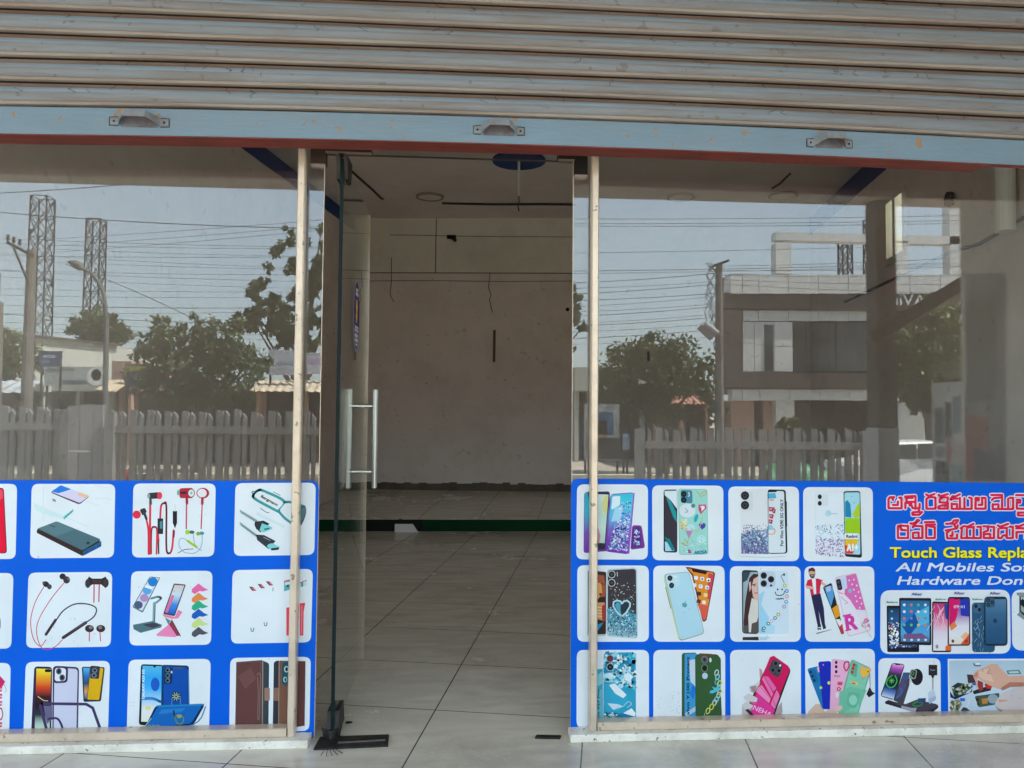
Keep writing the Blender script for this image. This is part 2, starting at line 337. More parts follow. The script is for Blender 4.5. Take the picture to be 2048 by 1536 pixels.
mb = MB()                                               # worn skirting with a ragged upper edge
n = 60
for k in range(n):
    a, b = BLc.lerp(BRc, k / n), BLc.lerp(BRc, (k + 1) / n)
    h0 = zS1 + random.uniform(-0.012, 0.012)
    mb.prism([a + BN * 0.008 + Vector((0, 0, zS0 - 0.05)), b + BN * 0.008 + Vector((0, 0, zS0 - 0.05)), b + BN * 0.001 + Vector((0, 0, zS0 - 0.05)), a + BN * 0.001 + Vector((0, 0, zS0 - 0.05))], (0, 0, h0 - zS0 + 0.05))
mb.build("skirting", M['skirt'], shop); mb = MB()
for k in range(n):
    v0 = vL0 + (VB_L - vL0) * k / n; v1 = vL0 + (VB_L - vL0) * (k + 1) / n; h0 = 0.115 + random.uniform(-0.01, 0.01)
    mb.prism([IN(ULEFT + 0.001, v0), IN(ULEFT + 0.008, v0), IN(ULEFT + 0.008, v1), IN(ULEFT + 0.001, v1)], (0, 0, h0))
mb.build("skirting", M['skirt'], shop)
mb = MB(); mb.prism([IN(ULEFT - .3, vL0 - 0.6, CEIL), IN(URIGHT + .3, vR0 - 0.1, CEIL), IN(URIGHT + .3, VB_R + .4, CEIL), IN(ULEFT - .3, VB_L + .4, CEIL)], (0, 0, 0.12)); mb.build("ceiling", M['ceil'], shop)
mb = MB()
mb.prism([IN(ULEFT, vL0, 3.345), IN(ULEFT + 0.006, vL0, 3.345), IN(ULEFT + 0.006, VB_L, 3.345), IN(ULEFT, VB_L, 3.345)], (0, 0, 0.154)); mb.build("navy_band", M['band'], shop)
mb = MB(); mb.prism([IN(URIGHT, vR0, 3.29), IN(URIGHT - 0.006, vR0, 3.29), IN(URIGHT - 0.006, VB_R, 3.29), IN(URIGHT, VB_R, 3.29)], (0, 0, 0.209)); mb.build("navy_band", M['band'], shop)
# raised floor at the back with a green riser
R0_, R1_ = FLOOR(760, 1062), FLOOR(1140, 1062); RD = (R1_ - R0_).normalized()
def riser_at(u):
    nrm = Vector((-RD.y, RD.x, 0)); p0 = IN(u, 0); return p0 + DI * ((R0_ - p0).dot(nrm) / DI.dot(nrm))
rl, rr = riser_at(ULEFT), riser_at(URIGHT)
mb = MB(); Z = Vector((0, 0, 1))
mb.grid([[rl + Z * 0.118, rr + Z * 0.118], [BLc + Z * zS0, BRc + Z * zS0]]); mb.grid([[rl - Z * .02, rr - Z * .02], [rl + Z * 0.118, rr + Z * 0.118]])
mb.build("raised_floor", M['tile'], shop)
nr = Vector((RD.y, -RD.x, 0))
gx0 = FLOOR(845, 1062); kx0 = FLOOR(722, 1062)
mb = MB(); mb.prism([gx0 + nr * 0.003 , rr + nr * 0.003, rr + nr * 0.014, gx0 + nr * 0.014], (0, 0, 0.112)); mb.prism([rl + nr * 0.003, kx0 + nr * 0.003, kx0 + nr * 0.014, rl + nr * 0.014], (0, 0, 0.112)); mb.build("green_riser", M['green'], shop)
mb = MB(); mb.prism([kx0 + nr * 0.002, gx0 + nr * 0.002, gx0 + nr * 0.008, kx0 + nr * 0.008], (0, 0, 0.112)); mb.build("cavity_shade", M['black'], shop)  # black panel put in for the darkness of the open cavity
mb = MB(); a, b = FLOOR(790, 1063) + nr * .05, FLOOR(838, 1063) + nr * .07
mb.prism([a + Z * 0.001, b + Z * 0.001, b - nr * 0.05 + Z * 0.075 + RD * -.06, a - nr * 0.03 + Z * 0.075], (0, 0.002, 0.001)); tag(mb.build("paper_sheet", M['white']), "white paper sheet leaning against the dark riser at the back of the empty shop", "paper")
# window frames on the right wall, the added light opening included
for (v0, v1, z0, z1), lab in ((W_ADDED, 's'), (W0, 'a'), (W1, 'b')):
    mb = MB()
    for vv in (v0, v1 - 0.05, (v0 + v1) / 2 - 0.02):
        mb.prism([IN(URIGHT - .02, vv, z0), IN(URIGHT + .1, vv, z0), IN(URIGHT + .1, vv + .05, z0), IN(URIGHT - .02, vv + .05, z0)], (0, 0, z1 - z0))
    for zz in (z0 - 0.001, z1 - .049):
        mb.prism([IN(URIGHT - .022, v0, zz), IN(URIGHT + .098, v0, zz), IN(URIGHT + .098, v1, zz), IN(URIGHT - .022, v1, zz)], (0, 0, .05))
    f = mb.build("window_frame", M['cream'], shop)
    mb = MB(); mb.prism([IN(URIGHT + .05, v0, z0), IN(URIGHT + .056, v0, z0), IN(URIGHT + .056, v1, z0), IN(URIGHT + .05, v1, z0)], (0, 0, z1 - z0)); mb.build("pane", M['plain_glass'], f)
mb = MB(); mb.prism([IN(URIGHT + .16, 4.3, 3.25), IN(URIGHT + 1.6, 4.3, 3.2), IN(URIGHT + 1.6, 8, 3.2), IN(URIGHT + .16, 8, 3.25)], (0, 0, .1)); mb.build("added_sunshade", M['ext'], shop)  # unseen slab added to keep direct sun off the windows beneath
# facade walls, lintel, storey above, porch ceiling
SOFZ = 3.0
_d = ray(824, 386); SOFY = -CAMD + (SOFZ - CAMH) / _d.z * _d.y
mb = MB(); mb.box((-6.5, -0.06, -0.05), (-2.62, 0.24, SOFZ + .6)); mb.build("facade_wall", M['ext'], shop)
mb = MB(); mb.box((2.99, -0.06, -0.05), (6.5, 0.24, SOFZ + .6)); mb.build("facade_wall", M['ext'], shop)
mb = MB(); mb.box((-2.615, -0.055, 2.47), (2.985, 0.24, SOFZ + .6)); mb.build("lintel", M['ext'], shop)
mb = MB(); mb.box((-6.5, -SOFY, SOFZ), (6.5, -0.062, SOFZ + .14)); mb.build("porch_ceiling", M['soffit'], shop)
mb = MB(); mb.box((-6.5, -0.3, SOFZ + .75), (6.5, 9.4, 6.6)); mb.build("upper_storey", M['ext'], shop)
M['whitewall'] = mat("whitewashed wall", (.68, .67, .64), .85, var=.08, scale=2, dirt=(.4, .38, .34), dirt_amt=.5, dscale=1.5)
mb = MB(); mb.box((3.62, -2.45, 0), (3.76, -0.063, SOFZ - .003)); mb.build("side_wall", M['whitewall'], shop)

# ------------------------------------------------------------------ room fittings
def CE(x, y): return FLOOR(x, y, CEIL)
for i, (px, py, lab) in enumerate(((860, 392, "round recessed ceiling light seen through the open doorway"), (1362, 393, "round ceiling light behind the right window, nearer the doorway"), (1566, 390, "round ceiling light behind the right window, beside the navy band"))):
    c = CE(px, py); t = thing("ceiling_light", lab, "ceiling light", c, "recessed round ceiling lights")
    mb = MB(); mb.disc(c - Z * 0.012, (0, 0, 1), 0.125, 0.012); mb.build("diffuser", M['wall_up'], t)
    mb = MB(); rows = [[c + Vector((math.cos(a) * r, math.sin(a) * r, z)) for a in [2 * math.pi * k / 30 for k in range(30)]] for r, z in ((0.125, -0.004), (0.128, -0.022), (0.15, -0.018), (0.152, 0))]
    mb.grid(rows, True); mb.build("rim", M['rim'], t, smooth=True)
c = CE(1038, 319); t = thing("fan_mount", "navy round ceiling rose with a hanging fan rod and loose wire", "fan mount", c)
mb = MB(); mb.disc(c - Z * .02, (0, 0, 1), 0.245, .019, 40); mb.build("ceiling_disc", M['band'], t)
mb = MB(); mb.tube([c - Z * .02, c - Z * .34], 0.012, 10); mb.build("rod", M['cream'], t)
mb = MB(); mb.tube([c - Z * .34, c + Vector((.005, 0, -.39)), c + Vector((-.006, 0, -.43)), c + Vector((.004, 0, -.48))], .006, 6); mb.build("wire", M['wire'], t)
def ceil_run(px, r, name, lab, cat, m=None):
    mb = MB(); mb.tube([CE(x, y) - Z * (r + .002) for x, y in px], r, 6); tag(mb.build(name, m or M['wire'], smooth=True), lab, cat)
ceil_run([(700, 337), (722, 357), (745, 377), (762, 394), (766, 396)], 0.011, "conduit", "dark kinked conduit on the ceiling just behind the door top", "conduit")
ceil_run([(884, 404), (915, 405), (1000, 406.5), (1080, 406), (1150, 407)], 0.012, "ceiling_cable", "dark cable along the ceiling behind the hanging fan rod", "cable")
ceil_run([(165, 287), (215, 320), (270, 348), (318, 372), (380, 400)], 0.010, "ceiling_cable", "thin dark cable along the ceiling behind the left window", "cable")
ceil_run([(1580, 345), (1560, 365), (1545, 374)], 0.012, "conduit", "short dark conduit on the ceiling behind the right window", "conduit")
def wall_run(px, r, name, lab, cat, group=None, m=None):
    mb = MB(); mb.tube([BK(x, y, r + .014) for x, y in px], r, 6); tag(mb.build(name, m or M['wall_wire'], smooth=True), lab, cat, group)
wall_run([(780, 470), (850, 470.5), (903, 472), (990, 473), (1150, 474)], .0035, "wall_line", "thin horizontal cable along the yellowed upper back wall through the black socket", "cable")
wall_run([(873, 429), (872, 470), (871, 545)], .005, "wall_line", "vertical thin cable down the yellowed upper back wall", "cable")
wall_run([(783, 515), (783, 560), (780, 590), (788, 604)], .0042, "hanging_wire", "loose wire hanging from the shelf line at the left of the back wall", "wire")
wall_run([(980, 547), (977, 575), (982, 590), (979, 600), (985, 625)], .0042, "hanging_wire", "loose frayed wire hanging from the shelf line at the middle of the back wall", "wire")
wall_run([(735, 562), (850, 561), (1000, 563), (1150, 562)], .0035, "wall_line", "faint groove line along the back wall just under the yellowed upper panel", "cable")  # thin tube standing in for a groove
wall_run([(735, 545.5), (940, 546), (1150, 546.5)], .0045, "wall_line", "thin dark tube standing for the shadow line along the lower edge of the yellowed upper panel", "cable")  # dark tube drawn as the shadow line below the upper panel
c = BK(903, 474, .03); t = thing("wall_socket", "small black broken socket on the upper back wall", "socket", c)
mb = MB(); mb.cbox(c, (0.11, .03, .045)); mb.build("plate", M['black'], t, bevel=.006)
mb = MB(); mb.tube([c + Vector((.02, -.012, -.02)), c + Vector((.05, -.03, -.05))], .02, 8); mb.build("plug", M['dark_metal'], t)
c = BK(1135, 619, .016); mb = MB(); mb.disc(c, BN, .022, .01, 16); tag(mb.build("cable_hole", M['black']), "small round black hole cap on the back wall by the right window edge", "hole cap")
mb = MB(); p0, p1 = BK(989, 660, .012), BK(988, 724, .012); mb.bar(p0, p1, .03, .012, (0, 1, 0))
for k in range(12): mb.cbox(p0.lerp(p1, (k + .5) / 12) + BN * .008, (.018, .012, .012))
tag(mb.build("slotted_strip", M['skirt']), "short dark slotted metal strip screwed upright on the back wall", "shelf strip")
for x, y in ((856, 670), (856, 690), (855, 710), (853, 767), (1122, 672), (1122, 712), (1118, 858), (980, 780), (810, 880), (1060, 640), (900, 830), (1000, 905), (845, 930), (1010, 760)):
    mb = MB(); mb.disc(BK(x, y, .003), BN, random.uniform(.004, .009), .004, 8); mb.build("screw_hole", M['black'], shop)
c = onplane(1903, 398, IN(URIGHT - .02, 5), CI); mb = MB(); mb.disc(c, -CI, .05, .03, 20); tag(mb.build("wall_lamp_holder", M['black']), "small black oval lamp holder on the right wall of the shop", "lamp holder")
cP = IN(URIGHT - .07, 4.68); mb = MB(); mb.tube([cP + Z * 2.25, cP + Z * 3.49], .055, 16); tag(mb.build("drain_pipe", M['white'], smooth=False), "white vertical pipe beside the side window on the right wall", "pipe")
mb = MB(); mb.tube([onplane(x, y, IN(URIGHT - .02, 5), CI) for x, y in ((1690, 604), (1800, 552), (1900, 505), (1960, 487), (2060, 428))], .012, 6); tag(mb.build("wall_conduit", M['wire']), "dark conduit running along the right wall of the shop behind the right window", "conduit")

# ------------------------------------------------------------------ shop front: panes, mullions, rails, sills
XL, XR = -0.5105, 0.407
def front(name, side):
    if side < 0:
        x0, x1, lab = -2.61, XL, "left shop window pane with its aluminium post, mirroring pylons and trees"
    else:
        x0, x1, lab = XR, 2.98, "right shop window pane with its aluminium post, mirroring a modern building"
    t = thing(name, lab, "shop window", ((x0 + x1) / 2, 0, 0))
    mb = MB(); mb.box((x0, 0, 0.004), (x1, .010, 2.468)); mb.build("glass_pane", M['glass'], t)
    if side < 0:
        mb = MB(); mb.box((x1 - .0005, -.0005, .004), (x1 + .0012, .0105, 2.467)); mb.build("pane_edge", M['alu'], t)
    else:
        mb = MB(); mb.box((x0 - .0012, -.0005, .004), (x0 + .0005, .0105, 2.467)); mb.build("pane_edge", M['alu'], t)
    pt, pb = ((604.5, 300), (583, 1461)) if side < 0 else ((1190.5, 318), (1186, 1450))
    xm = (FL(*pt, -.03).x + FL(*pb, -.03).x) / 2; wd = 0.0135
    mb = MB(); prof = [(-wd, -.004), (-wd, -.036), (-wd + .004, -.042), (wd - .004, -.042), (wd, -.036), (wd, -.004)]
    mb.prism([(xm + a, b, 0.028) for a, b in prof], (0, 0, 2.435)); mb.build("post", M['alu'], t)
    zt = .058
    if side < 0: xa, xb = x0, xm + wd
    else: xa, xb = xm - wd, x1
    prof = [(-.004, .028), (-.045, .028), (-.048, .032), (-.048, zt - .003), (-.045, zt), (-.004, zt)]
    mb = MB(); mb.prism([((xm - wd - .0005) if side < 0 else x1, a, b) for a, b in prof], ((x0 - xm + wd) if side < 0 else (xm + wd + .0005 - x1), 0, 0)); mb.build("bottom_rail", M['alu'], t)
    xs0, xs1 = (x0, FL(616, 1485, -.07).x) if side < 0 else (FL(1141, 1470, -.07).x, x1)
    mb = MB(); mb.box((xs0, -.075, 0.0), (xs1, -.0035, .0275)); mb.build("sill", M['sill'], t, bevel=.003)
    return t
winL = front("shop_window", -1); winR = front("shop_window", 1)
tr = thing("transom_window", "narrow glass transom above the open doorway with brown corner fittings", "transom", (0, 0, 2.11))
mb = MB(); mb.box((XL + .003, 0, 2.105), (XR - .003, .010, 2.468)); mb.build("glass_pane", M['glass'], tr)
mb = MB(); mb.box((XL + .003, -.0005, 2.1035), (XR - .003, .0105, 2.1065)); mb.build("pane_edge", M['patch'], tr)
def P_(x, y): p = FL(x, y, -.012); return p.x, p.z
def patch(boxes, m):
    mb = MB()
    for (a, b, c, d) in boxes:
        x0, z1 = P_(a, b); x1, z0 = P_(c, d); mb.box((x0, -.014, z0), (x1, .026, z1))
    o = mb.build("patch_fitting", m, tr)
    mb = MB()
    for (a, b, c, d) in boxes:
        x0, z1 = P_(a, b); x1, z0 = P_(c, d); mb.box((x0, -.0155, z0 - .003), (x1, .024, z0 + .0015))
    mb.build("worn_edge", M['patch_edge'], o)
patch([(622, 280, 651, 329), (651.3, 280, 743, 306)], M['patch'])
patch([(1117, 290, 1149, 320), (1149.3, 290, 1175, 351)], M['black'])

# ------------------------------------------------------------------ the glass door, swung inwards
DOORW, DANG = 0.80, rad(0.0)
HX, HY = -0.449, 0.012
dr = thing("glass_door", "frameless glass door swung inwards with steel pull bars and an oval navy sticker", "glass door", (HX, HY, 0))
def DW(s, n, z): return Vector((HX + s * -math.sin(DANG) + n * math.cos(DANG), HY + s * math.cos(DANG) + n * math.sin(DANG), z))   # s along the leaf, n to its right
mb = MB(); mb.prism([DW(0, -.006, .02), DW(0, .006, .02), DW(DOORW, .006, .02), DW(DOORW, -.006, .02)], (0, 0, 2.075)); mb.build("door_leaf", M['door_glass'], dr)
mb = MB()
mb.prism([DW(-.003, -.0065, .02), DW(-.003, .0065, .02), DW(.0005, .0065, .02), DW(.0005, -.0065, .02)], (0, 0, 2.075))
mb.build("leaf_edge", M['glass_edge'], dr)
mb = MB(); mb.prism([DW(DOORW - .0005, -.0065, .02), DW(DOORW - .0005, .0065, .02), DW(DOORW + .002, .0065, .02), DW(DOORW + .002, -.0065, .02)], (0, 0, 2.075)); mb.build("leaf_edge", M['alu'], dr)
for z0, z1, L in ((2.02, 2.105, .11), (.008, .09, .14)):
    mb = MB(); a = z0 if z0 > 1 else z1; b = z1 if z0 > 1 else z0
    for sgn in (-1, 1):
        q = [DW(-.012, sgn * .0068, b), DW(L, sgn * .0068, b), DW(L * .8, sgn * .0068, a), DW(.012, sgn * .0068, a)]
        nn = Vector((math.cos(DANG), math.sin(DANG), 0)) * (sgn * .014); mb.prism(q, nn)
    mb.build("pivot_clamp", M['dark_metal'], dr, bevel=.003)
mb = MB(); p = DW(0.0, 0, 0.0)
mb.tube([p + Z * .006, p + Z * .03], [.028, .018], 14)
for k in range(9):
    a = random.uniform(0, 6.28); mb.tube([p + Vector((math.cos(a) * .02, math.sin(a) * .02 - .012, .012)), p + Vector((math.cos(a) * .035, math.sin(a) * .03 - .02, .03 + .02 * random.random()))], [.009, .003], 6)
mb.build("pivot", M['dark_metal'], dr)
mb = MB(); p = DW(.0, 0, 2.105); mb.tube([p, p + Z * .05], .02, 12); mb.build("pivot", M['black'], dr)
hs = 0.60
def door_s(px, n):                                       # where along the leaf a sight line passes at offset n
    d = ray(px, 880); best = min((abs((DW(s / 500, n, 1) - CAM).cross(d).z), s / 500) for s in range(500)); return best[1]
hs = door_s(722, 0)
zt_, zb_ = None, None
def zat(py, s, n=0):
    p = DW(s, n, 1); d = ray(722, py); return CAMH + d.z * ((p.y - CAM.y) / d.y)
zt_, zb_ = zat(779, hs), zat(976, hs)
h = MB()
for sgn in (-1, 1): h.tube([DW(hs, sgn * .062, zb_), DW(hs, sgn * .062, zt_)], .0125, 16)
hd = h.build("pull_handle", M['steel'], dr, smooth=False)
for py in (812, 943):
    mb = MB(); z = zat(py, hs); mb.tube([DW(hs, -.05, z), DW(hs, .05, z)], .009, 12)
    for sgn in (-1, 1): mb.tube([DW(hs, sgn * .007, z), DW(hs, sgn * .011, z)], .016, 14)
    mb.build("crossbar", M['steel'], hd)
# oval sticker on the leaf
ss = door_s(709, .0066); sz = zat(632, ss); ry_ = (zat(561, ss) - zat(704, ss)) / 2; rx_ = ry_ * 0.56
def oval(k, off, a=1.0):
    return [DW(ss + math.cos(t) * rx_ * k * a, off, sz + math.sin(t) * ry_ * k) for t in [2 * math.pi * i / 40 for i in range(40)]]
mb = MB(); mb.prism(oval(1.0, .0064), (.0004, 0, 0)); st = mb.build("sticker", mat("sticker rim", (0.35, 0.33, 0.5), .5), dr)
mb = MB(); mb.col = rgb(40, 22, 95); mb.face(oval(.95, .0071)); mb.face([DW(p.y - HY, -.0003 - .0064, p.z) for p in oval(.98, 0)][::-1])
mb.col = rgb(235, 190, 40); mb.face([DW(ss + x * rx_, .0073, sz + z * ry_) for x, z in ((-.2, .45), (.2, .45), (.28, .25), (.15, .1), (.3, -.02), (.1, -.2), (-.1, -.2), (-.3, -.02), (-.15, .1), (-.28, .25))])
mb.col = rgb(235, 235, 240)
for zc, hw, hh in ((.72, .32, .05), (.60, .42, .05), (-.32, .5, .035), (-.41, .62, .035), (-.55, .55, .05), (-.68, .5, .05), (-.8, .28, .03)):
    x = -hw
    while x < hw:
        wv = random.uniform(.05, .13); mb.face([DW(ss + a * rx_, .0075, sz + (zc + b * hh) * ry_) for a, b in ((x, -1), (x + wv, -1), (x + wv, 1), (x, 1))]); x += wv + .04
mb.build("sticker_print", M['print'], st, colors=True)
# floor spring plate and the small strike plate
def floor_plate(px, name, lab, m):
    q = [FLOOR(*p) for p in px]; mb = MB(); mb.prism([v + Z * .0005 for v in q], (0, 0, .006)); o = mb.build(name, m)
    return tag(o, lab, "floor plate"), q
fp, q = floor_plate([(627, 1501), (776, 1494), (778, 1472), (640, 1477)], "floor_spring_plate", "scuffed dark steel floor spring plate under the glass door hinge", M['dark_metal'])
mb = MB(); mb.prism([q[0].lerp(q[3], .35).lerp(q[1].lerp(q[2], .35), .3) + Z * .0068, q[1].lerp(q[2], .42) + Z * .0068 - Vector((.012, 0, 0)), q[1].lerp(q[2], .50) + Z * .0068 - Vector((.012, 0, 0)), q[0].lerp(q[3], .45).lerp(q[1].lerp(q[2], .45), .3) + Z * .0068], (0, 0, .0012)); mb.build("bright_scratch", M['steel'], fp)
floor_plate([(1070, 1478), (1120, 1479), (1122, 1474), (1073, 1473)], "strike_plate", "small dark metal strike plate set in the floor by the right sill", M['dark_metal'])
mb = MB()
for k in range(5):
    p = FLOOR(663, 1500) + Z * .008; a = -1.57 + (k - 2) * .35; mb.tube([p, p + Vector((math.cos(a) * .03, math.sin(a) * .03, .004)), p + Vector((math.cos(a + .2) * .055, math.sin(a + .2) * .055, -.004))], .0012, 5)
tag(mb.build("thread_tuft", M['wire']), "tuft of dark loose threads caught under the door pivot", "threads")
mb = MB(); p = FLOOR(696, 1447); mb.cbox(p + Z * .004, (.018, .012, .006)); mb.cbox(p + Vector((.012, .004, .003)), (.008, .008, .005)); tag(mb.build("debris_chip", M['black'], bevel=.002), "small black chip of debris on the floor behind the door pivot", "debris")

# ------------------------------------------------------------------ rolling shutter
SY = -0.20
sh = thing("rolling_shutter", "half raised dusty grey rolling shutter with a pale blue bottom rail and red underside", "rolling shutter", (0, SY, 2.1))
zA = FL(0, 267, SY - .012).z; zB = FL(2048, 331, SY - .012).z; xA, xB = FL(0, 267, SY).x, FL(2048, 341, SY).x
RH = FL(700, 227, SY).z - FL(700, 279, SY).z
def zbot(x):
    u = (x - (xA + xB) / 2) / ((xB - xA) / 2); return zA + (zB - zA) * (x - xA) / (xB - xA) + 0.020 * max(0.0, 1 - u * u)
XS = [-2.7 + 5.75 * k / 46 for k in range(47)]
def zrow(x, t):                                         # height of a point t above the rail's lower edge
    u = (x - (xA + xB) / 2) / ((xB - xA) / 2); return zbot(x) + t - 0.020 * max(0, 1 - u * u) * min(1, max(0, (t - .12) / .35)) + 0.0012 * math.sin(x * 3.1 + t * 40)
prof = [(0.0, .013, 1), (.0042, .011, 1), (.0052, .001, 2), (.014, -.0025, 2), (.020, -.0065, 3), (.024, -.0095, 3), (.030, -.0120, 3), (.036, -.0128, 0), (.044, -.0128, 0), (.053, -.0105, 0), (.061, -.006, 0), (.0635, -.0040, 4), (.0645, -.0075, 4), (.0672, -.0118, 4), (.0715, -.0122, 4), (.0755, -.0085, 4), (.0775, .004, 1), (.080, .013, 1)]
mb = MB(); PITCHS = 0.0825
for k in range(9):
    top = RH + .007 + (k + 1) * PITCHS
    for (t0, y0, m0), (t1, y1, m1) in zip(prof, prof[1:]):
        mb.mi = m0
        s = PITCHS / .080
        mb.grid([[Vector((x, SY + y0, zrow(x, top - t0 * s))) for x in XS], [Vector((x, SY + y1, zrow(x, top - t1 * s))) for x in XS]])
cur = mb.build("slat_curtain", None, sh, mats=[M['slat'], M['slat_groove'], M['slat_dust'], M['slat_sheen'], M['slat_lip']])
cur["label"] = "dusty grey slats with brown grime in the seams"
mb = MB()
for k in range(130):
    x = random.uniform(-1.75, 2.35); r = random.randint(0, 6); z = zrow(x, RH + .007 + r * PITCHS + random.choice((.070, .058, .075))); p = Vector((x, SY - .013, z)); pts = [p]
    for j in range(4): p = p + Vector((random.uniform(-.012, .014), 0, -random.uniform(.001, .007))); pts.append(p)
    mb.tube(pts, random.uniform(.0004, .0009), 4, False)
co_ = mb.build("cobweb_threads", M['slat_groove'], sh); co_["kind"] = "stuff"
mb = MB()
mb.grid([[Vector((x, SY - .008, zbot(x) + t)) if False else Vector((x, SY - y, zbot(x) + t)) for x in XS] for y, t in ((-.01, RH + .002), (.010, RH + .002), (.013, RH - .002), (.013, .003), (.011, .0))])
mb.build("bottom_rail", M['rail'], sh)
mb = MB(); XE = [x for x in XS if x < FL(1975, 340, SY).x] + [FL(1972, 345, SY).x]
mb.grid([[Vector((x, SY - y, zbot(x) + t)) for x in XE] for y, t in ((.0115, -.001), (.0118, -.004), (-.075, -.0045), (-.075, .002))])
mb.build("flange", M['oxide'], sh)
mb = MB(); mb.grid([[Vector((x, SY + .012, zbot(x) - .003 + t)) for x in XS] for t in (0, RH + .02)]); mb.grid([[Vector((x, SY + y, zbot(x) - .001)) for x in XS] for y in (-.011, .012)]); mb.build("rail_back", M['oxide'], sh)
M['cup_shade'] = mat("painted cup shade with grime", (.13, .125, .14), .6, var=.3, scale=18, dirt=(.05, .025, .02), dirt_amt=.7, dscale=25)  # dark tone paints the shade under the cup lip, grime mixed in
for px, py, hw in ((279, 243, 57), (998, 267, 52), (1659, 294, 49)):
    c = FL(px, py, SY - .014); cz = zbot(c.x) + RH * .47
    sw = hw * 2.5 / 1500
    yb = SY - .0135; P = lambda a, b, z: Vector((c.x + a * sw, yb - b, cz + z))
    mb = MB()
    mb.grid([[P(-.98, .001, .012), P(-.70, .001, .014), P(-.55, .006, .022), P(-.30, .024, .027), P(.30, .024, .027), P(.55, .006, .022), P(.70, .001, .014), P(.98, .001, .012)],
             [P(-.98, .0015, .004), P(-.70, .003, .005), P(-.52, .024, .020), P(-.36, .044, .024), P(.36, .044, .024), P(.52, .024, .020), P(.70, .003, .005), P(.98, .0015, .004)],
             [P(-.98, .0015, -.010), P(-.70, .004, -.012), P(-.55, .030, -.003), P(-.38, .050, .002), P(.38, .050, .002), P(.55, .030, -.003), P(.70, .004, -.012), P(.98, .0015, -.010)]])
    hb = mb.build("pull_handle", M['handle_steel'], sh)
    mb = MB(); mb.prism([P(-.62, .0002, -.016), P(.62, .0002, -.016), P(.5, .0002, .02), P(-.5, .0002, .02)], (0, -.0012, 0)); mb.build("cup_shade_plate", M['cup_shade'], hb)
    so_ = hb.modifiers.new("thickness", 'SOLIDIFY'); so_.thickness = .003; so_.offset = 0
    for sx in (-1, 1):
        mb = MB(); mb.tube([Vector((c.x + sx * sw * .85, SY - .0145, cz + .001)), Vector((c.x + sx * sw * .85, SY - .019, cz + .001))], [.005, .0035], 10); mb.build("rivet", M['dark_metal'], hb)
    for sx in (-1, 1):
        mb = MB(); x0 = c.x + sx * sw * .72; x1 = c.x + sx * sw * 1.02; zq = cz + .001
        mb.tube([(x0, yb - .001, zq + .016), (x1, yb - .001, zq + .014), (x1, yb - .001, zq - .014), (x0, yb - .001, zq - .015)], .0012, 5); mb.build("weld_bead", M['slat_groove'], hb)
# marks left on the glass
mb = MB(); q = [FL(x, y) for x, y in ((1294, 703), (1299, 702), (1300, 722), (1295, 723))]; mb.prism([Vector((p.x, -.0003, p.z)) for p in q], (0, -.0006, 0)); tag(mb.build("tape_scrap", M['black']), "small black tape scrap stuck to the right window over the tree reflection", "tape scrap")
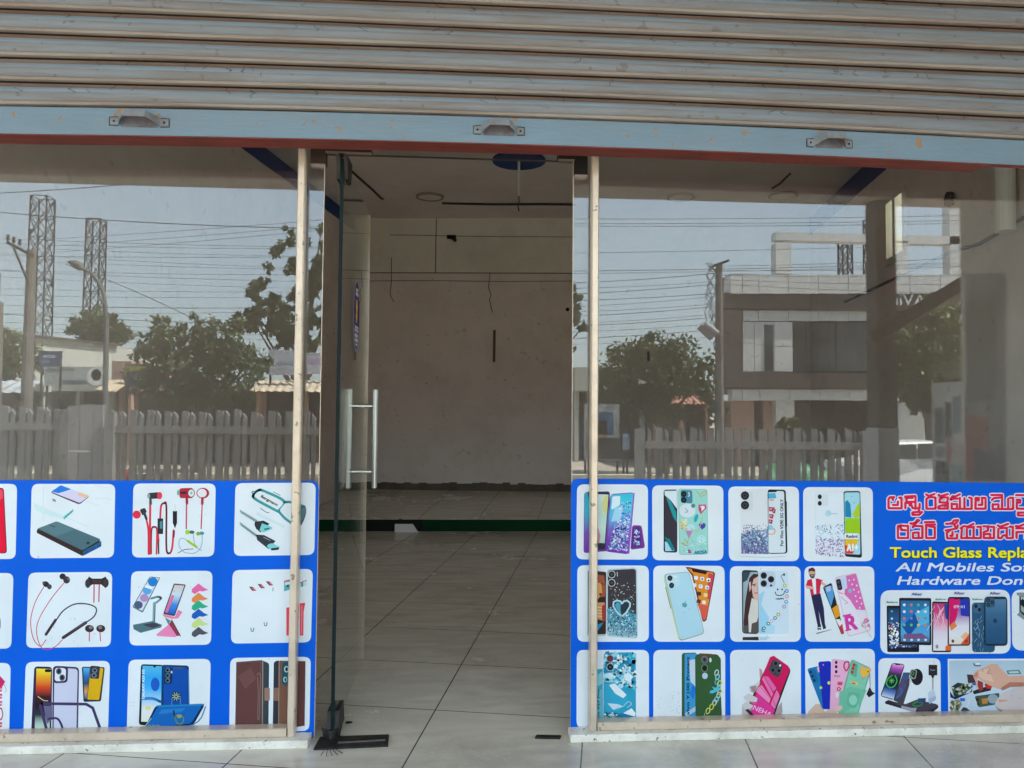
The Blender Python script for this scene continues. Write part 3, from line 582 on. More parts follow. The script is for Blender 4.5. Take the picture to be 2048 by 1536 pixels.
# ------------------------------------------------------------------ printed posters on the panes (drawn flat on the pane's plane)
FONTS = {}
def text_polys(s):
    if s in FONTS: return FONTS[s]
    c = bpy.data.curves.new("t", 'FONT'); c.body = s; c.resolution_u = 3
    o = bpy.data.objects.new("t", c); COL.objects.link(o); bpy.context.view_layer.update()
    me = bpy.data.meshes.new_from_object(o.evaluated_get(bpy.context.evaluated_depsgraph_get()))
    bm = bmesh.new(); bm.from_mesh(me); bmesh.ops.dissolve_limit(bm, angle_limit=.02, verts=bm.verts, edges=bm.edges)
    polys = [[(v.co.x, v.co.y) for v in f.verts] for f in bm.faces]; bm.free()
    wd = max((x for p in polys for x, y in p), default=1)
    bpy.data.objects.remove(o); bpy.data.curves.remove(c); bpy.data.meshes.remove(me)
    FONTS[s] = (polys, wd); return FONTS[s]
WHITE = 'e4ecf2'
class Art(MB):
    def __init__(s, base=0): super().__init__(); s.fr = (0, 0, 1); s.k = base; s.clip = None
    def frame(s, x, y, k): s.fr = (x, y, k)
    def to(s, p, dz=0):
        x = s.fr[0] + p[0] / s.fr[2]; y = s.fr[1] + p[1] / s.fr[2]
        q = FL(x, y); return (q.x, -.0012 - .00002 * (s.k + dz), q.z)
    def C(s, c): return tuple(v * .93 for v in hexc(c))
    def P(s, pts, c):
        s.k += 1
        cl = [s.C(x) for x in c] if isinstance(c, (list, tuple)) else s.C(c)
        s.face([s.to(p) for p in pts], cl)
    def GV(s, q, cols):                                 # quad tl,tr,br,bl with colour stops down it
        s.k += 1; n = len(cols) - 1
        L = lambda a, b, t: (a[0] + (b[0] - a[0]) * t, a[1] + (b[1] - a[1]) * t)
        for i in range(n):
            t0, t1 = i / n, (i + 1) / n; a, b = s.C(cols[i]), s.C(cols[i + 1])
            s.face([s.to(L(q[0], q[3], t0)), s.to(L(q[1], q[2], t0)), s.to(L(q[1], q[2], t1)), s.to(L(q[0], q[3], t1))], [a, a, b, b])
    def RQ(s, q, r, c, n=5):                            # rounded quad
        pts = []
        for i in range(4):
            p = Vector(q[i]); a = Vector(q[i - 1]) - p; b = Vector(q[(i + 1) % 4]) - p
            ra, rb = min(r, a.length / 2), min(r, b.length / 2); A = p + a.normalized() * ra; B = p + b.normalized() * rb
            for k in range(n + 1):
                t = k / n; pts.append(A * (1 - t) ** 2 + p * 2 * t * (1 - t) + B * t * t)
        s.P(pts, c)
    def RR(s, x0, y0, x1, y1, r, c): s.RQ([(x0, y0), (x1, y0), (x1, y1), (x0, y1)], r, c)
    def E(s, x, y, rx, ry, c, rot=0, n=18):
        s.P([(x + math.cos(t) * rx * math.cos(rot) - math.sin(t) * ry * math.sin(rot), y + math.cos(t) * rx * math.sin(rot) + math.sin(t) * ry * math.cos(rot)) for t in [2 * math.pi * i / n for i in range(n)]], c)
    def L(s, pts, w, c, smooth=False, close=False, cap=True):
        pts = [Vector(p) for p in pts]
        if smooth and len(pts) > 2:
            o = []
            n = len(pts)
            for i in range(n - 1):
                p0, p1, p2, p3 = pts[max(i - 1, 0)], pts[i], pts[i + 1], pts[min(i + 2, n - 1)]
                for k in range(5):
                    t = k / 5; o.append(.5 * (2 * p1 + (p2 - p0) * t + (2 * p0 - 5 * p1 + 4 * p2 - p3) * t * t + (3 * p1 - p0 - 3 * p2 + p3) * t ** 3))
            o.append(pts[-1]); pts = o
        if close: pts = pts + [pts[0]]
        s.k += 1; cc = s.C(c)
        for i, (a, b) in enumerate(zip(pts, pts[1:])):
            d = b - a
            if d.length < 1e-6: continue
            nn = Vector((-d.y, d.x)).normalized() * (w / 2)
            dz = (i % 3) * .2
            s.face([s.to(a + nn, dz), s.to(b + nn, dz), s.to(b - nn, dz), s.to(a - nn, dz)], cc)
            if cap and w > 2.5 and (smooth is False or i % 2 == 0 or w > 12): s.face([s.to((a.x + math.cos(t) * w / 2, a.y + math.sin(t) * w / 2), .7) for t in [6.283 * j / 8 for j in range(8)]], cc)
        if cap and w > 2.5:
            b = pts[-1]; s.face([s.to((b.x + math.cos(t) * w / 2, b.y + math.sin(t) * w / 2), .7) for t in [6.283 * j / 8 for j in range(8)]], cc)
    def G(s, n, q, cols, sz, wts=None):                 # glitter in a quad
        s.k += 1
        for i in range(n):
            a, b = random.random(), random.random()
            if wts: b = b ** wts
            x = (q[0][0] * (1 - a) + q[1][0] * a) * (1 - b) + (q[3][0] * (1 - a) + q[2][0] * a) * b
            y = (q[0][1] * (1 - a) + q[1][1] * a) * (1 - b) + (q[3][1] * (1 - a) + q[2][1] * a) * b
            r = sz * random.uniform(.5, 1.2); t = random.uniform(0, 3)
            s.face([s.to((x + math.cos(t + h) * r, y + math.sin(t + h) * r), (i % 4) * .2) for h in (0, 1.6, 3.1, 4.7)], s.C(random.choice(cols)))
    def T(s, txt, x, y, w, h, c, rot=0, shear=0, bold=0, ref=None):      # baseline start x,y; set to width w, cap height h
        polys, wd = text_polys(txt); wd = text_polys(ref)[1] if ref else wd; sx = w / wd; sy = h / .7; s.k += 1; cc = s.C(c)
        offs = [(0, 0)] if not bold else [(a * bold, b * bold) for a, b in ((-.5, -.35), (.5, -.35), (-.5, .35), (.5, .35), (0, 0))]
        for j, (ox, oy) in enumerate(offs):
            for p in polys:
                q = []
                for u, v in p:
                    a = u * sx + v * sy * shear + ox; b = -v * sy + oy
                    q.append(s.to((x + a * math.cos(rot) - b * math.sin(rot), y + a * math.sin(rot) + b * math.cos(rot)), j * .2))
                s.face(q, cc)
def pic(poster, quad, fr, draw, r=None, frq=None, label=None):
    a = Art(6); a.frame(*(frq or fr)); k = a.fr[2]
    a.RQ(quad, (14 if r is None else r) * k, WHITE); a.frame(*fr)
    draw(a)
    o = a.build("picture_panel", M['print'], poster, colors=True)
    return o
FA = (0, 940, 4.6545); FB = (0, 1200, 4.5705); FC = (420, 940, 4.6545); FD = (420, 1206, 4.6545)
FE = (1140, 940, 4.2676); FF = (1440, 940, 4.2676); FG = (1740, 940, 4.2662); FH = (1140, 1280, 6.0235); FI = (1440, 1280, 6.0235); FJ = (1740, 1280, 6.649); FT = (1740, 960, 6.649); F0 = (0, 0, 1)
def phone(a, q, r, frame, fill, inset):
    a.RQ(q, r, frame); c = sum((Vector(p) for p in q), Vector((0, 0))) / 4
    def ins(p):
        p = Vector(p); d = c - p; return p + Vector((math.copysign(min(abs(d.x), inset), d.x), math.copysign(min(abs(d.y), inset), d.y)))
    qq = [ins(p) for p in q]
    if isinstance(fill, list): a.GV(qq, fill)
    elif fill: a.RQ(qq, max(r - inset, 1), fill)
    return qq
BLUE = '0060dc'
# --- left poster
pl = Art(); pl.RQ([(-520, 959), (638, 962), (628, 1479), (-520, 1486)], 16, BLUE)
posL = pl.build("poster", M['print'], None, colors=True)
tag(posL, "blue poster of power banks, earphones and phone covers along the foot of the left window", "poster")

def d(a):
    a.RQ([(-300, 165), (38, 165), (68, 775), (-300, 780)], 30, '7a0f1e'); a.RQ([(-300, 172), (30, 172), (58, 768), (-300, 772)], 28, 'e8123a')
    a.P([(-60, 190), (25, 180), (30, 260), (-60, 320)], 'f04a62')
pic(posL, [(-500, 128), (162, 128), (147, 828), (-510, 830)], FA, d)
def d(a):
    for l in ([(405, 150), (405, 480)], [(310, 310), (520, 400), (830, 530)], [(880, 270), (980, 262), (1060, 280)], [(800, 290), (920, 330)], [(880, 140), (1000, 165)]): a.L(l, 4, 'cdd8de', True)
    a.RQ([(565, 138), (838, 243), (742, 322), (468, 208)], 26, '1c2430'); a.RQ([(568, 140), (835, 240), (745, 308), (472, 200)], 22, 'd8d3ee')
    a.P([(568, 142), (665, 178), (600, 200), (545, 215), (480, 200)], '1f7fe0'); a.P([(740, 205), (832, 240), (800, 262), (720, 230)], 'eec0a0'); a.P([(600, 235), (700, 275), (745, 306), (650, 270)], 'e8c6e6')
    a.P([(488, 265), (520, 275), (522, 298), (492, 288)], '8e8c8a')
    a.RQ([(310, 315), (600, 420), (688, 358), (690, 385), (600, 460), (330, 380)], 10, 'd9eef0') if False else a.P([(315, 320), (600, 425), (685, 360), (682, 385), (600, 460), (480, 430), (330, 375)], 'cfe8ea')
    a.P([(590, 440), (685, 362), (685, 385), (600, 462)], '58b8b4')
    for i in range(3): a.P([(612 + i * 22, 428 - i * 18), (624 + i * 22, 418 - i * 18), (624 + i * 22, 428 - i * 18), (612 + i * 22, 438 - i * 18)], '1d6f74')
    a.RQ([(520, 478), (945, 655), (780, 800), (340, 575)], 26, '1d2328'); a.P([(345, 560), (360, 540), (775, 752), (770, 800), (345, 585)], '3a2a2c')
    a.P([(775, 755), (945, 660), (945, 710), (775, 800)], '2c5f86')
    a.RQ([(530, 476), (942, 645), (770, 748), (350, 545)], 20, '4f6f79'); a.P([(535, 482), (700, 550), (520, 620), (365, 545)], '5a7d86')
    for x, y in ((790, 765), (850, 735), (905, 705)): a.P([(x, y), (x + 36, y - 18), (x + 36, y - 4), (x, y + 16)], '1848a8')
    a.E(822, 678, 16, 12, '30383c'); a.P([(470, 512), (520, 525), (515, 532), (465, 518)], '38444a')
pic(posL, [(298, 128), (1075, 130), (1062, 815), (280, 822)], FA, d)
def d(a):
    R_ = 'df3049'; K = '35393f'
    a.L([(1400, 290), (1398, 500), (1392, 780)], 20, R_); a.L([(1362, 450), (1382, 560), (1384, 780)], 18, R_, True)
    a.L([(1408, 780), (1412, 560), (1440, 530), (1462, 560), (1458, 780)], 16, R_, True); a.L([(1410, 770), (1412, 560), (1440, 535)], 8, K, True); a.L([(1475, 600), (1478, 775)], 14, K)
    a.L([(1492, 460), (1500, 340), (1525, 310), (1550, 340), (1550, 720), (1575, 775), (1603, 730), (1618, 560)], 18, R_, True); a.L([(1530, 312), (1550, 345), (1550, 720), (1575, 775)], 14, K, True)
    a.RR(1468, 450, 1520, 595, 6, '2a3038'); a.RR(1490, 475, 1512, 545, 8, '4a8f98'); a.L([(1470, 600), (1480, 660)], 16, R_)
    a.RR(1610, 380, 1650, 500, 10, '1f2328'); a.P([(1612, 495), (1648, 495), (1630, 545)], '1f2328'); a.L([(1630, 320), (1631, 385)], 7, 'd2d6da'); a.L([(1622, 570), (1618, 620)], 18, '8d2236')
    a.RQ([(1375, 215), (1480, 205), (1490, 265), (1385, 270)], 18, K); a.E(1488, 238, 24, 34, 'e84058'); a.L([(1402, 265), (1404, 315)], 24, '4a5058'); a.E(1385, 240, 14, 22, '9aa4ae')
    a.E(1275, 415, 38, 38, 'e5314c'); a.RQ([(1300, 370), (1350, 350), (1370, 390), (1330, 425)], 15, K); a.L([(1345, 400), (1365, 455)], 24, '3c4248')
    a.RQ([(1670, 170), (1800, 165), (1800, 262), (1672, 262)], 25, 'bb2740'); a.E(1780, 215, 36, 42, 'aa2038'); a.E(1782, 215, 27, 33, 'dfe8ea'); a.E(1782, 213, 12, 14, '7fc4c8'); a.P([(1680, 200), (1740, 200), (1740, 222), (1680, 222)], '3a2a30'); a.L([(1740, 260), (1742, 312)], 24, 'a02640'); a.E(1660, 210, 12, 26, '79b5a8')
    a.E(1890, 215, 60, 50, 'b8283f'); a.E(1882, 215, 44, 40, 'e2e6ea'); a.L([(1886, 262), (1884, 315)], 24, 'a82840')
    a.L([(1738, 310), (1735, 545)], 12, 'd4405c'); a.L([(1884, 310), (1874, 545)], 11, 'd4405c')
    a.E(1748, 578, 22, 20, '9ad21e'); a.E(1788, 578, 24, 16, '3d6f74'); a.E(1846, 592, 18, 18, '7fae2e'); a.E(1880, 588, 22, 16, '4f8f9a')
    a.L([(1800, 590), (1812, 680), (1830, 715)], 5, '5a9aa6', True); a.L([(1884, 600), (1880, 690), (1850, 750), (1790, 775), (1710, 760), (1668, 700), (1680, 640), (1720, 640), (1780, 690), (1880, 750)], 5, '3f9fd0', True); a.L([(1750, 660), (1830, 715)], 22, 'a8cf3a'); a.L([(1660, 772), (1720, 740), (1800, 735)], 6, '27506a', True)
pic(posL, [(1243, 125), (2010, 125), (1995, 805), (1230, 815)], FA, d)
def d(a):
    T_ = '3f9ea6'; 
    a.P([(440, 390), (700, 520), (690, 540), (430, 420)], 'd2e4e8')
    a.RQ([(410, 190), (470, 170), (720, 290), (640, 390), (600, 385), (395, 260)], 20, T_) if False else None
    a.L([(640, 388), (430, 275), (405, 230), (450, 190), (500, 195), (690, 290), (640, 380)], 26, T_, True); a.P([(440, 210), (500, 205), (672, 298), (630, 370), (440, 268)], 'e2e9ec')
    a.L([(690, 300), (760, 300), (880, 340)], 24, T_, True); a.L([(640, 385), (700, 450), (770, 500)], 24, T_, True); a.P([(650, 370), (700, 310), (880, 350), (770, 490)], 'dbe7ea')
    a.E(828, 450, 50, 128, '3f5560', .42); a.E(842, 430, 34, 95, '587d88', .42); a.E(402, 208, 14, 14, '2d3640'); a.E(403, 208, 7, 7, 'e0e8ec')
    a.T("Bergmann", 470, 252, 175, 26, '26343c', .50, 0, 3); a.L([(590, 203), (655, 236)], 5, '2b3640'); a.L([(470, 355), (520, 390), (550, 398)], 6, '2b4048', True)
    for (x0, y0, x1, y1) in ((285, 385, 450, 485), (285, 500, 440, 615)):
        a.L([(x0, y0), (x1, y1)], 30, 'c8e4e6')
        for i in range(13):
            t = (i + .5) / 13; x = x0 + (x1 - x0) * t; y = y0 + (y1 - y0) * t; a.L([(x - 9, y - 17), (x + 3, y + 15)], 5, '25323a')
    a.P([(420, 480), (500, 470), (555, 500), (470, 580), (430, 545), (415, 510)], '2f343c'); a.P([(485, 495), (580, 530), (582, 548), (500, 582), (462, 560)], '7fd0d4'); a.P([(505, 545), (555, 535), (555, 548), (510, 560)], '2d6a72')
    a.P([(430, 600), (505, 605), (612, 660), (545, 735), (440, 650)], '363b44'); a.P([(545, 690), (580, 680), (650, 715), (640, 740), (575, 750), (530, 710)], '7fd0d4'); a.P([(570, 728), (648, 718), (640, 742), (572, 748)], '2c3038'); a.L([(500, 625), (560, 655)], 4, 'b8c0c8')
pic(posL, [(238, 122), (985, 118), (972, 790), (222, 800)], FC, d)
def d(a): a.E(-6, 1430, 18, 60, '9aa0a4')
pic(posL, [(-80, 1146), (27.5, 1146), (23, 1297), (-85, 1298)], FA, d, frq=F0)
def d(a):
    K = '2b2a30'
    a.L([(412, 1085), (330, 1230), (288, 1400), (310, 1560), (375, 1640), (430, 1580)], 8, 'cf4a5c', True)
    a.L([(598, 1050), (470, 1210), (360, 1400), (345, 1530), (380, 1640), (440, 1670), (520, 1640), (580, 1580)], 8, 'cf4a5c', True)
    a.L([(530, 1390), (590, 1310), (690, 1250), (800, 1245), (880, 1270), (900, 1310), (870, 1370), (790, 1425)], 12, '30353c', True)
    a.L([(520, 1395), (430, 1530)], 26, '3a3038'); a.L([(800, 1420), (590, 1560)], 30, '3c343c'); a.L([(800, 1418), (660, 1500)], 10, '5a525a')
    a.E(430, 1062, 32, 26, K, .5); a.E(462, 1086, 22, 24, '4a444c'); a.E(408, 1050, 12, 14, '55505a'); a.E(585, 990, 30, 28, K); a.E(622, 1022, 32, 34, '3a3840'); a.E(640, 1012, 12, 16, '6a6870')
    a.P([(830, 990), (860, 1010), (950, 1010), (985, 990), (1015, 1050), (985, 1100), (945, 1065), (860, 1065), (815, 1098), (792, 1060)], '2d2226'); a.E(820, 1055, 26, 42, '3c383c'); a.E(988, 1050, 26, 42, '3c383c'); a.P([(855, 1018), (955, 1018), (940, 1058), (870, 1058)], '4a3436')
    a.L([(878, 1065), (876, 1230)], 11, 'd04a60'); a.L([(926, 1065), (922, 1225)], 11, 'd04a60')
    for x, tl in ((835, 820), (940, 950)):
        a.E(x, 1475, 42, 34, '3a2c30'); a.E(x + (12 if x < 900 else -5), 1465, 18, 16, '8a7a80'); a.L([(x + (0 if x < 900 else -8), 1508), (x - 2, 1590)], 9, 'cf4a5c')
pic(posL, [(57.6, 1145.2), (225, 1143.5), (222, 1293), (52.5, 1296)], FA, d, frq=F0)
def d(a):
    a.RQ([(1395, 990), (1495, 1000), (1330, 1330), (1232, 1275)], 14, '5f7f86'); a.RQ([(1400, 996), (1485, 1005), (1325, 1312), (1245, 1268)], 10, 'd4d9ea')
    for (x, y, r, c) in ((1425, 1040, 46, '1f80c8'), (1372, 1120, 42, '58a6e0'), (1345, 1190, 40, 'b68fc0'), (1290, 1255, 40, '4c5c7c')): a.E(x, y, r, r * .92, c)
    a.P([(1355, 1070), (1420, 1090), (1410, 1110), (1345, 1090)], 'eef2f8')
    a.L([(1410, 1195), (1470, 1180), (1500, 1195), (1440, 1245)], 20, '6f9aa0', True); a.L([(1438, 1240), (1432, 1440)], 26, '7fa8ac'); a.L([(1446, 1250), (1440, 1430)], 8, '3c5c64')
    a.P([(1240, 1440), (1420, 1405), (1510, 1440), (1500, 1465), (1310, 1515), (1245, 1480)], '4f747e'); a.P([(1330, 1440), (1430, 1420), (1500, 1445), (1420, 1470)], '40414e')
    a.RQ([(1620, 1055), (1732, 1065), (1628, 1360), (1520, 1340)], 14, '4a4450'); a.GV([(1628, 1068), (1718, 1075), (1622, 1345), (1535, 1325)], ['d9c8c0', 'c8dcea', '3f90e0', '1f5fc8']); a.P([(1600, 1160), (1625, 1170), (1560, 1330), (1538, 1322)], 'e87090')
    a.P([(1510, 1340), (1630, 1365), (1660, 1300), (1700, 1320), (1660, 1380), (1600, 1385), (1530, 1365)], 'ee84ac')
    a.P([(1535, 1370), (1590, 1400), (1570, 1440)], '5f8f90'); a.P([(1570, 1440), (1600, 1395), (1680, 1540), (1640, 1545)], '9a3a50'); a.P([(1455, 1530), (1575, 1435), (1645, 1540), (1640, 1555), (1470, 1545)], 'f08ab8'); a.L([(1600, 1395), (1682, 1545)], 8, '40303c')
    for y, c in ((1105, 'ea6aa8'), (1190, 'e88a50'), (1262, '2fae84'), (1340, '1f5fc0'), (1425, 'cbe08a'), (1508, '55555e')):
        a.P([(1790, y), (1850, y - 50), (1900, y - 10), (1942, y + 8), (1890, y + 25), (1860, y + 20), (1815, y + 48), (1785, y + 30)], c); a.P([(1820, y - 10), (1850, y - 48), (1870, y + 10), (1830, y + 25)], c)
pic(posL, [(263, 1142.4), (425.4, 1141.3), (422.3, 1289.3), (258.8, 1290.8)], FA, d, frq=F0)
def d(a):
    for x, y in ((365, 1085), (445, 1060), (522, 1035)): a.P([(x, y), (x + 35, y + 2), (x + 68, y + 38), (x + 30, y + 40)], '7d3a4c'); a.P([(x + 20, y + 8), (x + 40, y + 10), (x + 62, y + 32), (x + 40, y + 30)], 'e0707c'); a.P([(x, y), (x + 14, y), (x + 30, y + 25), (x + 18, y + 25)], '2a2a30')
    a.L([(588, 1095), (586, 1125)], 6, '4a4a52')
    a.P([(690, 1030), (790, 1005), (795, 1095), (690, 1130)], '5fb0b4'); a.P([(690, 1030), (790, 1005), (790, 1018), (690, 1042)], 'e0526c'); a.E(725, 1080, 12, 10, '26305a'); a.P([(700, 1048), (745, 1040), (745, 1060), (700, 1070)], 'd8eef0')
    a.P([(838, 1045), (902, 1020), (900, 1075), (840, 1092)], 'bfe4e6'); a.P([(838, 1045), (902, 1020), (902, 1028), (838, 1054)], 'e0526c'); a.P([(850, 1048), (868, 1042), (868, 1082), (850, 1088)], '3f9aa0')
    a.P([(712, 1280), (742, 1276), (740, 1540), (712, 1540)], 'e84a5e'); a.P([(838, 1240), (888, 1235), (872, 1320), (870, 1540), (838, 1540)], 'ea4258'); a.P([(850, 1260), (862, 1260), (858, 1530), (848, 1530)], 'f48a94')
    for x, y in ((382, 1470), (505, 1418)): a.L([(x, y), (x + 4, y + 26), (x + 14, y + 32), (x + 24, y + 24), (x + 26, y)], 7, '39434c', True)
pic(posL, [(465.5, 1140), (626, 1137.7), (622, 1284.4), (462, 1287)], FC, d, frq=F0)
def d(a):
    a.P([(-100, 690), (0, 690), (50, 745), (25, 790), (-100, 800)], 'd62a66'); a.L([(40, 770), (60, 820), (48, 840)], 6, 'b8b4a0', True)
    for i in range(6):
        a.P([(-100, 800 + i * 65), (22, 790 + i * 65), (20, 835 + i * 65), (-100, 850 + i * 65)], 'dc3a70')
        for x in (-5, 12): a.E(x, 815 + i * 65, 6, 9, 'f2dce4')
    a.E(0, 1040, 32, 62, 'c0507c'); a.E(0, 1040, 22, 46, 'eef0f2')
pic(posL, [(-80, 1325), (21.9, 1325.8), (18.6, 1473.5), (-85, 1475)], FB, d, frq=F0)
def d(a):
    V = '473a66'
    a.RQ([(315, 605), (480, 610), (470, 1235), (285, 1235)], 36, '33264a'); a.GV([(335, 625), (470, 630), (455, 1220), (318, 1218)], ['f2e23a', 'e8a028', 'd8482a', '43202a', '241a1e', '2a3a3c', 'b4ccc0', 'd8e0d0']); a.RR(412, 632, 470, 658, 12, '181418')
    a.RQ([(485, 600), (725, 612), (715, 1215), (480, 1215)], 40, V); a.RQ([(500, 618), (712, 628), (700, 1200), (492, 1205)], 34, 'cfd2e8')
    a.RQ([(490, 600), (625, 605), (620, 755), (488, 760)], 36, '3b2d58'); a.RQ([(505, 618), (606, 622), (602, 738), (502, 742)], 28, 'e4e6ef')
    for x, y in ((540, 650), (570, 708)): a.E(x, y, 26, 30, '565c70'); a.E(x, y, 15, 18, '22242c')
    a.E(548, 704, 5, 6, '8890a0')
    a.RQ([(750, 608), (960, 612), (925, 925), (765, 930)], 18, '23303a'); a.GV([(762, 618), (832, 620), (815, 900), (775, 905)], ['58b8e8', '2f74c0', '324e78', 'e0a060', '2060a8']); a.RQ([(825, 605), (955, 618), (915, 922), (795, 918)], 16, '3a3a30'); a.RQ([(832, 615), (948, 622), (908, 912), (800, 908)], 12, 'e0b018')
    a.RQ([(830, 598), (918, 605), (905, 720), (825, 715)], 14, '343a4c')
    for x, y in ((868, 642), (862, 688)): a.E(x, y, 24, 22, '767e90'); a.E(x, y, 13, 12, '20222c')
    a.RQ([(400, 930), (820, 945), (945, 1210), (425, 1232)], 50, '3a2c52') if False else None
    a.L([(385, 945), (790, 950), (850, 985), (925, 1195), (890, 1215), (440, 1225), (372, 975)], 26, V, False, True); a.P([(400, 965), (480, 965), (480, 1090), (430, 1130)], '6a6888')
    a.L([(445, 1085), (520, 1080), (560, 1130), (585, 1215)], 20, V, True); a.L([(718, 940), (712, 1210)], 5, '6a6a80')
    a.L([(350, 880), (400, 915), (440, 920)], 7, 'd8c8a0', True)
pic(posL, [(238, 565), (1008, 555), (988, 1235), (215, 1250)], FB, d)
def d(a):
    a.RQ([(1290, 585), (1500, 592), (1500, 1160), (1270, 1140)], 28, '12262e'); a.GV([(1305, 600), (1482, 604), (1470, 1120), (1292, 1110)], ['58b8e2', '2fa2e4', '40aef0', '9fd0ea', 'e6ecee', 'e8ead8']); a.E(1420, 770, 40, 62, '1f5cc0'); a.L([(1300, 900), (1400, 900), (1470, 930)], 26, '2f86d8', True); a.E(1355, 985, 26, 20, 'e8d890'); a.E(1415, 606, 12, 10, '0c1418')
    a.T("GALAXY A23 5G", 1322, 905, 270, 22, 'd8eef8', -1.57, 0, 2)
    a.RQ([(1480, 590), (1728, 598), (1735, 960), (1478, 965)], 26, '0c3a66'); a.RQ([(1498, 606), (1712, 612), (1718, 960), (1496, 962)], 18, '0f4faa'); a.L([(1722, 640), (1728, 940)], 9, '2a8ac8'); a.RR(1585, 612, 1675, 632, 6, '3a5a78')
    a.RQ([(1505, 615), (1580, 618), (1572, 765), (1500, 765)], 16, '0a2c58')
    for y in (640, 690, 735): a.E(1535, y, 22, 22, '5a7a88'); a.E(1533, y, 13, 13, '0a0f14')
    a.E(1570, 658, 9, 12, 'b8d0d8')
    a.E(1612, 880, 44, 44, '1a3436')
    for k in range(9): t = k * .7; a.L([(1612 + 12 * math.cos(t), 880 + 12 * math.sin(t)), (1612 + 36 * math.cos(t), 880 + 36 * math.sin(t))], 8, '9fb8a8')
    a.L([(1575, 890), (1572, 955)], 5, '6aa0b8'); a.L([(1650, 890), (1652, 955)], 5, '6aa0b8')
    a.RQ([(1425, 960), (1880, 945), (1770, 1140), (1312, 1195)], 40, '0b2f52'); a.RQ([(1440, 975), (1850, 962), (1750, 1125), (1335, 1172)], 30, '1467ba'); a.L([(1440, 968), (1860, 955)], 16, '1f86c0'); a.L([(1880, 975), (1770, 1135), (1330, 1190)], 10, '1f78a8', True); a.P([(1480, 1000), (1700, 985), (1660, 1020), (1450, 1040)], '2a7fc8')
    a.L([(1590, 1010), (1600, 1060), (1650, 1070)], 14, '20303a', True); a.L([(1600, 1060), (1650, 1050), (1680, 1080), (1660, 1130), (1620, 1120), (1600, 1060)], 12, '6a8a58', True); a.E(1640, 1060, 24, 18, '8aa060')
    for x in (1365, 1405, 1445): a.E(x, 1150, 16, 12, '8fb0b0'); a.E(x, 1150, 8, 6, '0a1418')
    a.L([(1330, 1150), (1385, 1080)], 8, '8fc0d0')
    a.L([(1180, 930), (1240, 932)], 4, 'c8d0d8'); a.L([(1185, 965), (1235, 966)], 4, 'd0d6dc')
pic(posL, [(1178, 545), (1928, 537), (1912, 1205), (1160, 1215)], FB, d)
def d(a):
    B = '5d3f3f'
    a.P([(245, 548), (480, 530), (515, 545), (515, 1168), (470, 1178), (235, 1155)], '6a4a48'); a.P([(255, 560), (470, 545), (470, 1160), (245, 1142)], '64403f'); a.P([(260, 680), (380, 600), (430, 700), (330, 800)], '724c4a')
    a.RQ([(480, 530), (552, 560), (545, 1160), (470, 1178)], 22, '38434a'); a.L([(492, 545), (488, 1165)], 10, 'a08878')
    a.L([(440, 670), (462, 650), (472, 700), (465, 850), (460, 1060), (445, 1060), (450, 850), (445, 690)], 7, '8a6a62', True); a.RR(508, 788, 558, 908, 10, '9a7a68')
    a.RQ([(595, 545), (650, 530), (645, 1175), (585, 1160)], 22, '33363e'); a.P([(650, 535), (890, 540), (880, 1140), (640, 1178)], '74504a'); a.P([(660, 545), (720, 540), (710, 1170), (650, 1170)], '7f5846'); a.RR(590, 788, 640, 910, 10, '8a6a58')
    a.RQ([(672, 545), (745, 545), (740, 770), (668, 765)], 34, '2b5560'); a.E(712, 615, 22, 30, 'c0d8d8'); a.E(714, 615, 13, 20, '1d2a30'); a.E(700, 710, 18, 26, '9fd4d4'); a.E(703, 712, 9, 18, '203840')
    a.L([(645, 545), (640, 1170)], 7, 'a8907c')
    a.P([(800, 540), (890, 540), (882, 1140), (795, 1155)], '633f3d'); a.E(350, 560, 4, 4, '2a1a1a'); a.E(368, 562, 4, 4, '2a1a1a')
pic(posL, [(190, 510), (940, 500), (925, 1190), (180, 1200)], FD, d)

# --- right poster
pr = Art(); pr.RQ([(1142, 957), (2430, 970), (2430, 1471), (1141, 1479)], 16, BLUE)
posR = pr.build("poster", M['print'], None, colors=True)
tag(posR, "blue poster with red Telugu lettering, phone cases and repair offers along the right window", "poster")
GLC = ['e8f0ff', '2f6fd8', '7a58c8', '9fd8f0', '1f3fa0', 'c8a8e8', 'f4f4ff', '40b0d8']
def d(a):
    a.RQ([(120, 190), (340, 180), (335, 690), (115, 710)], 26, '8040a8'); a.GV([(125, 200), (330, 192), (325, 690), (122, 700)], ['28b0c8', '35b8d0', '7a58b8', '7a3aa8']); a.RQ([(150, 180), (338, 190), (300, 680), (228, 680)], 20, '2c3440'); a.GV([(228, 205), (328, 210), (295, 625), (230, 620)], ['d8e8e0', 'c4e0d8', 'cfe6da', 'b8d8cc']); a.P([(235, 480), (260, 560), (250, 625), (230, 625)], 'c890a0'); a.P([(300, 220), (328, 215), (315, 380), (280, 350), (270, 280)], 'd8d890')
    a.RQ([(345, 205), (550, 190), (500, 720), (300, 695)], 30, '7a38b0'); a.GV([(350, 212), (545, 198), (498, 705), (308, 688)], ['38c4dc', '4ac8e0', '60b8e4', '7a70c8', '8048b8', '7c38b0'])
    a.RQ([(362, 225), (430, 220), (425, 300), (352, 340)], 16, 'dff0f8'); a.P([(380, 330), (450, 300), (430, 430), (350, 440)], 'a8d8f0')
    a.G(420, [(390, 470), (500, 440), (490, 690), (315, 680)], GLC, 9); a.G(90, [(430, 280), (520, 260), (510, 480), (400, 480)], GLC, 8)
    a.L([(545, 200), (500, 710)], 12, '9a58c8'); a.RQ([(530, 470), (610, 472), (640, 665), (515, 680)], 22, '7c3496'); a.RQ([(535, 490), (595, 490), (610, 650), (525, 660)], 14, '552a80'); a.G(70, [(550, 500), (590, 500), (600, 640), (545, 650)], GLC, 8)
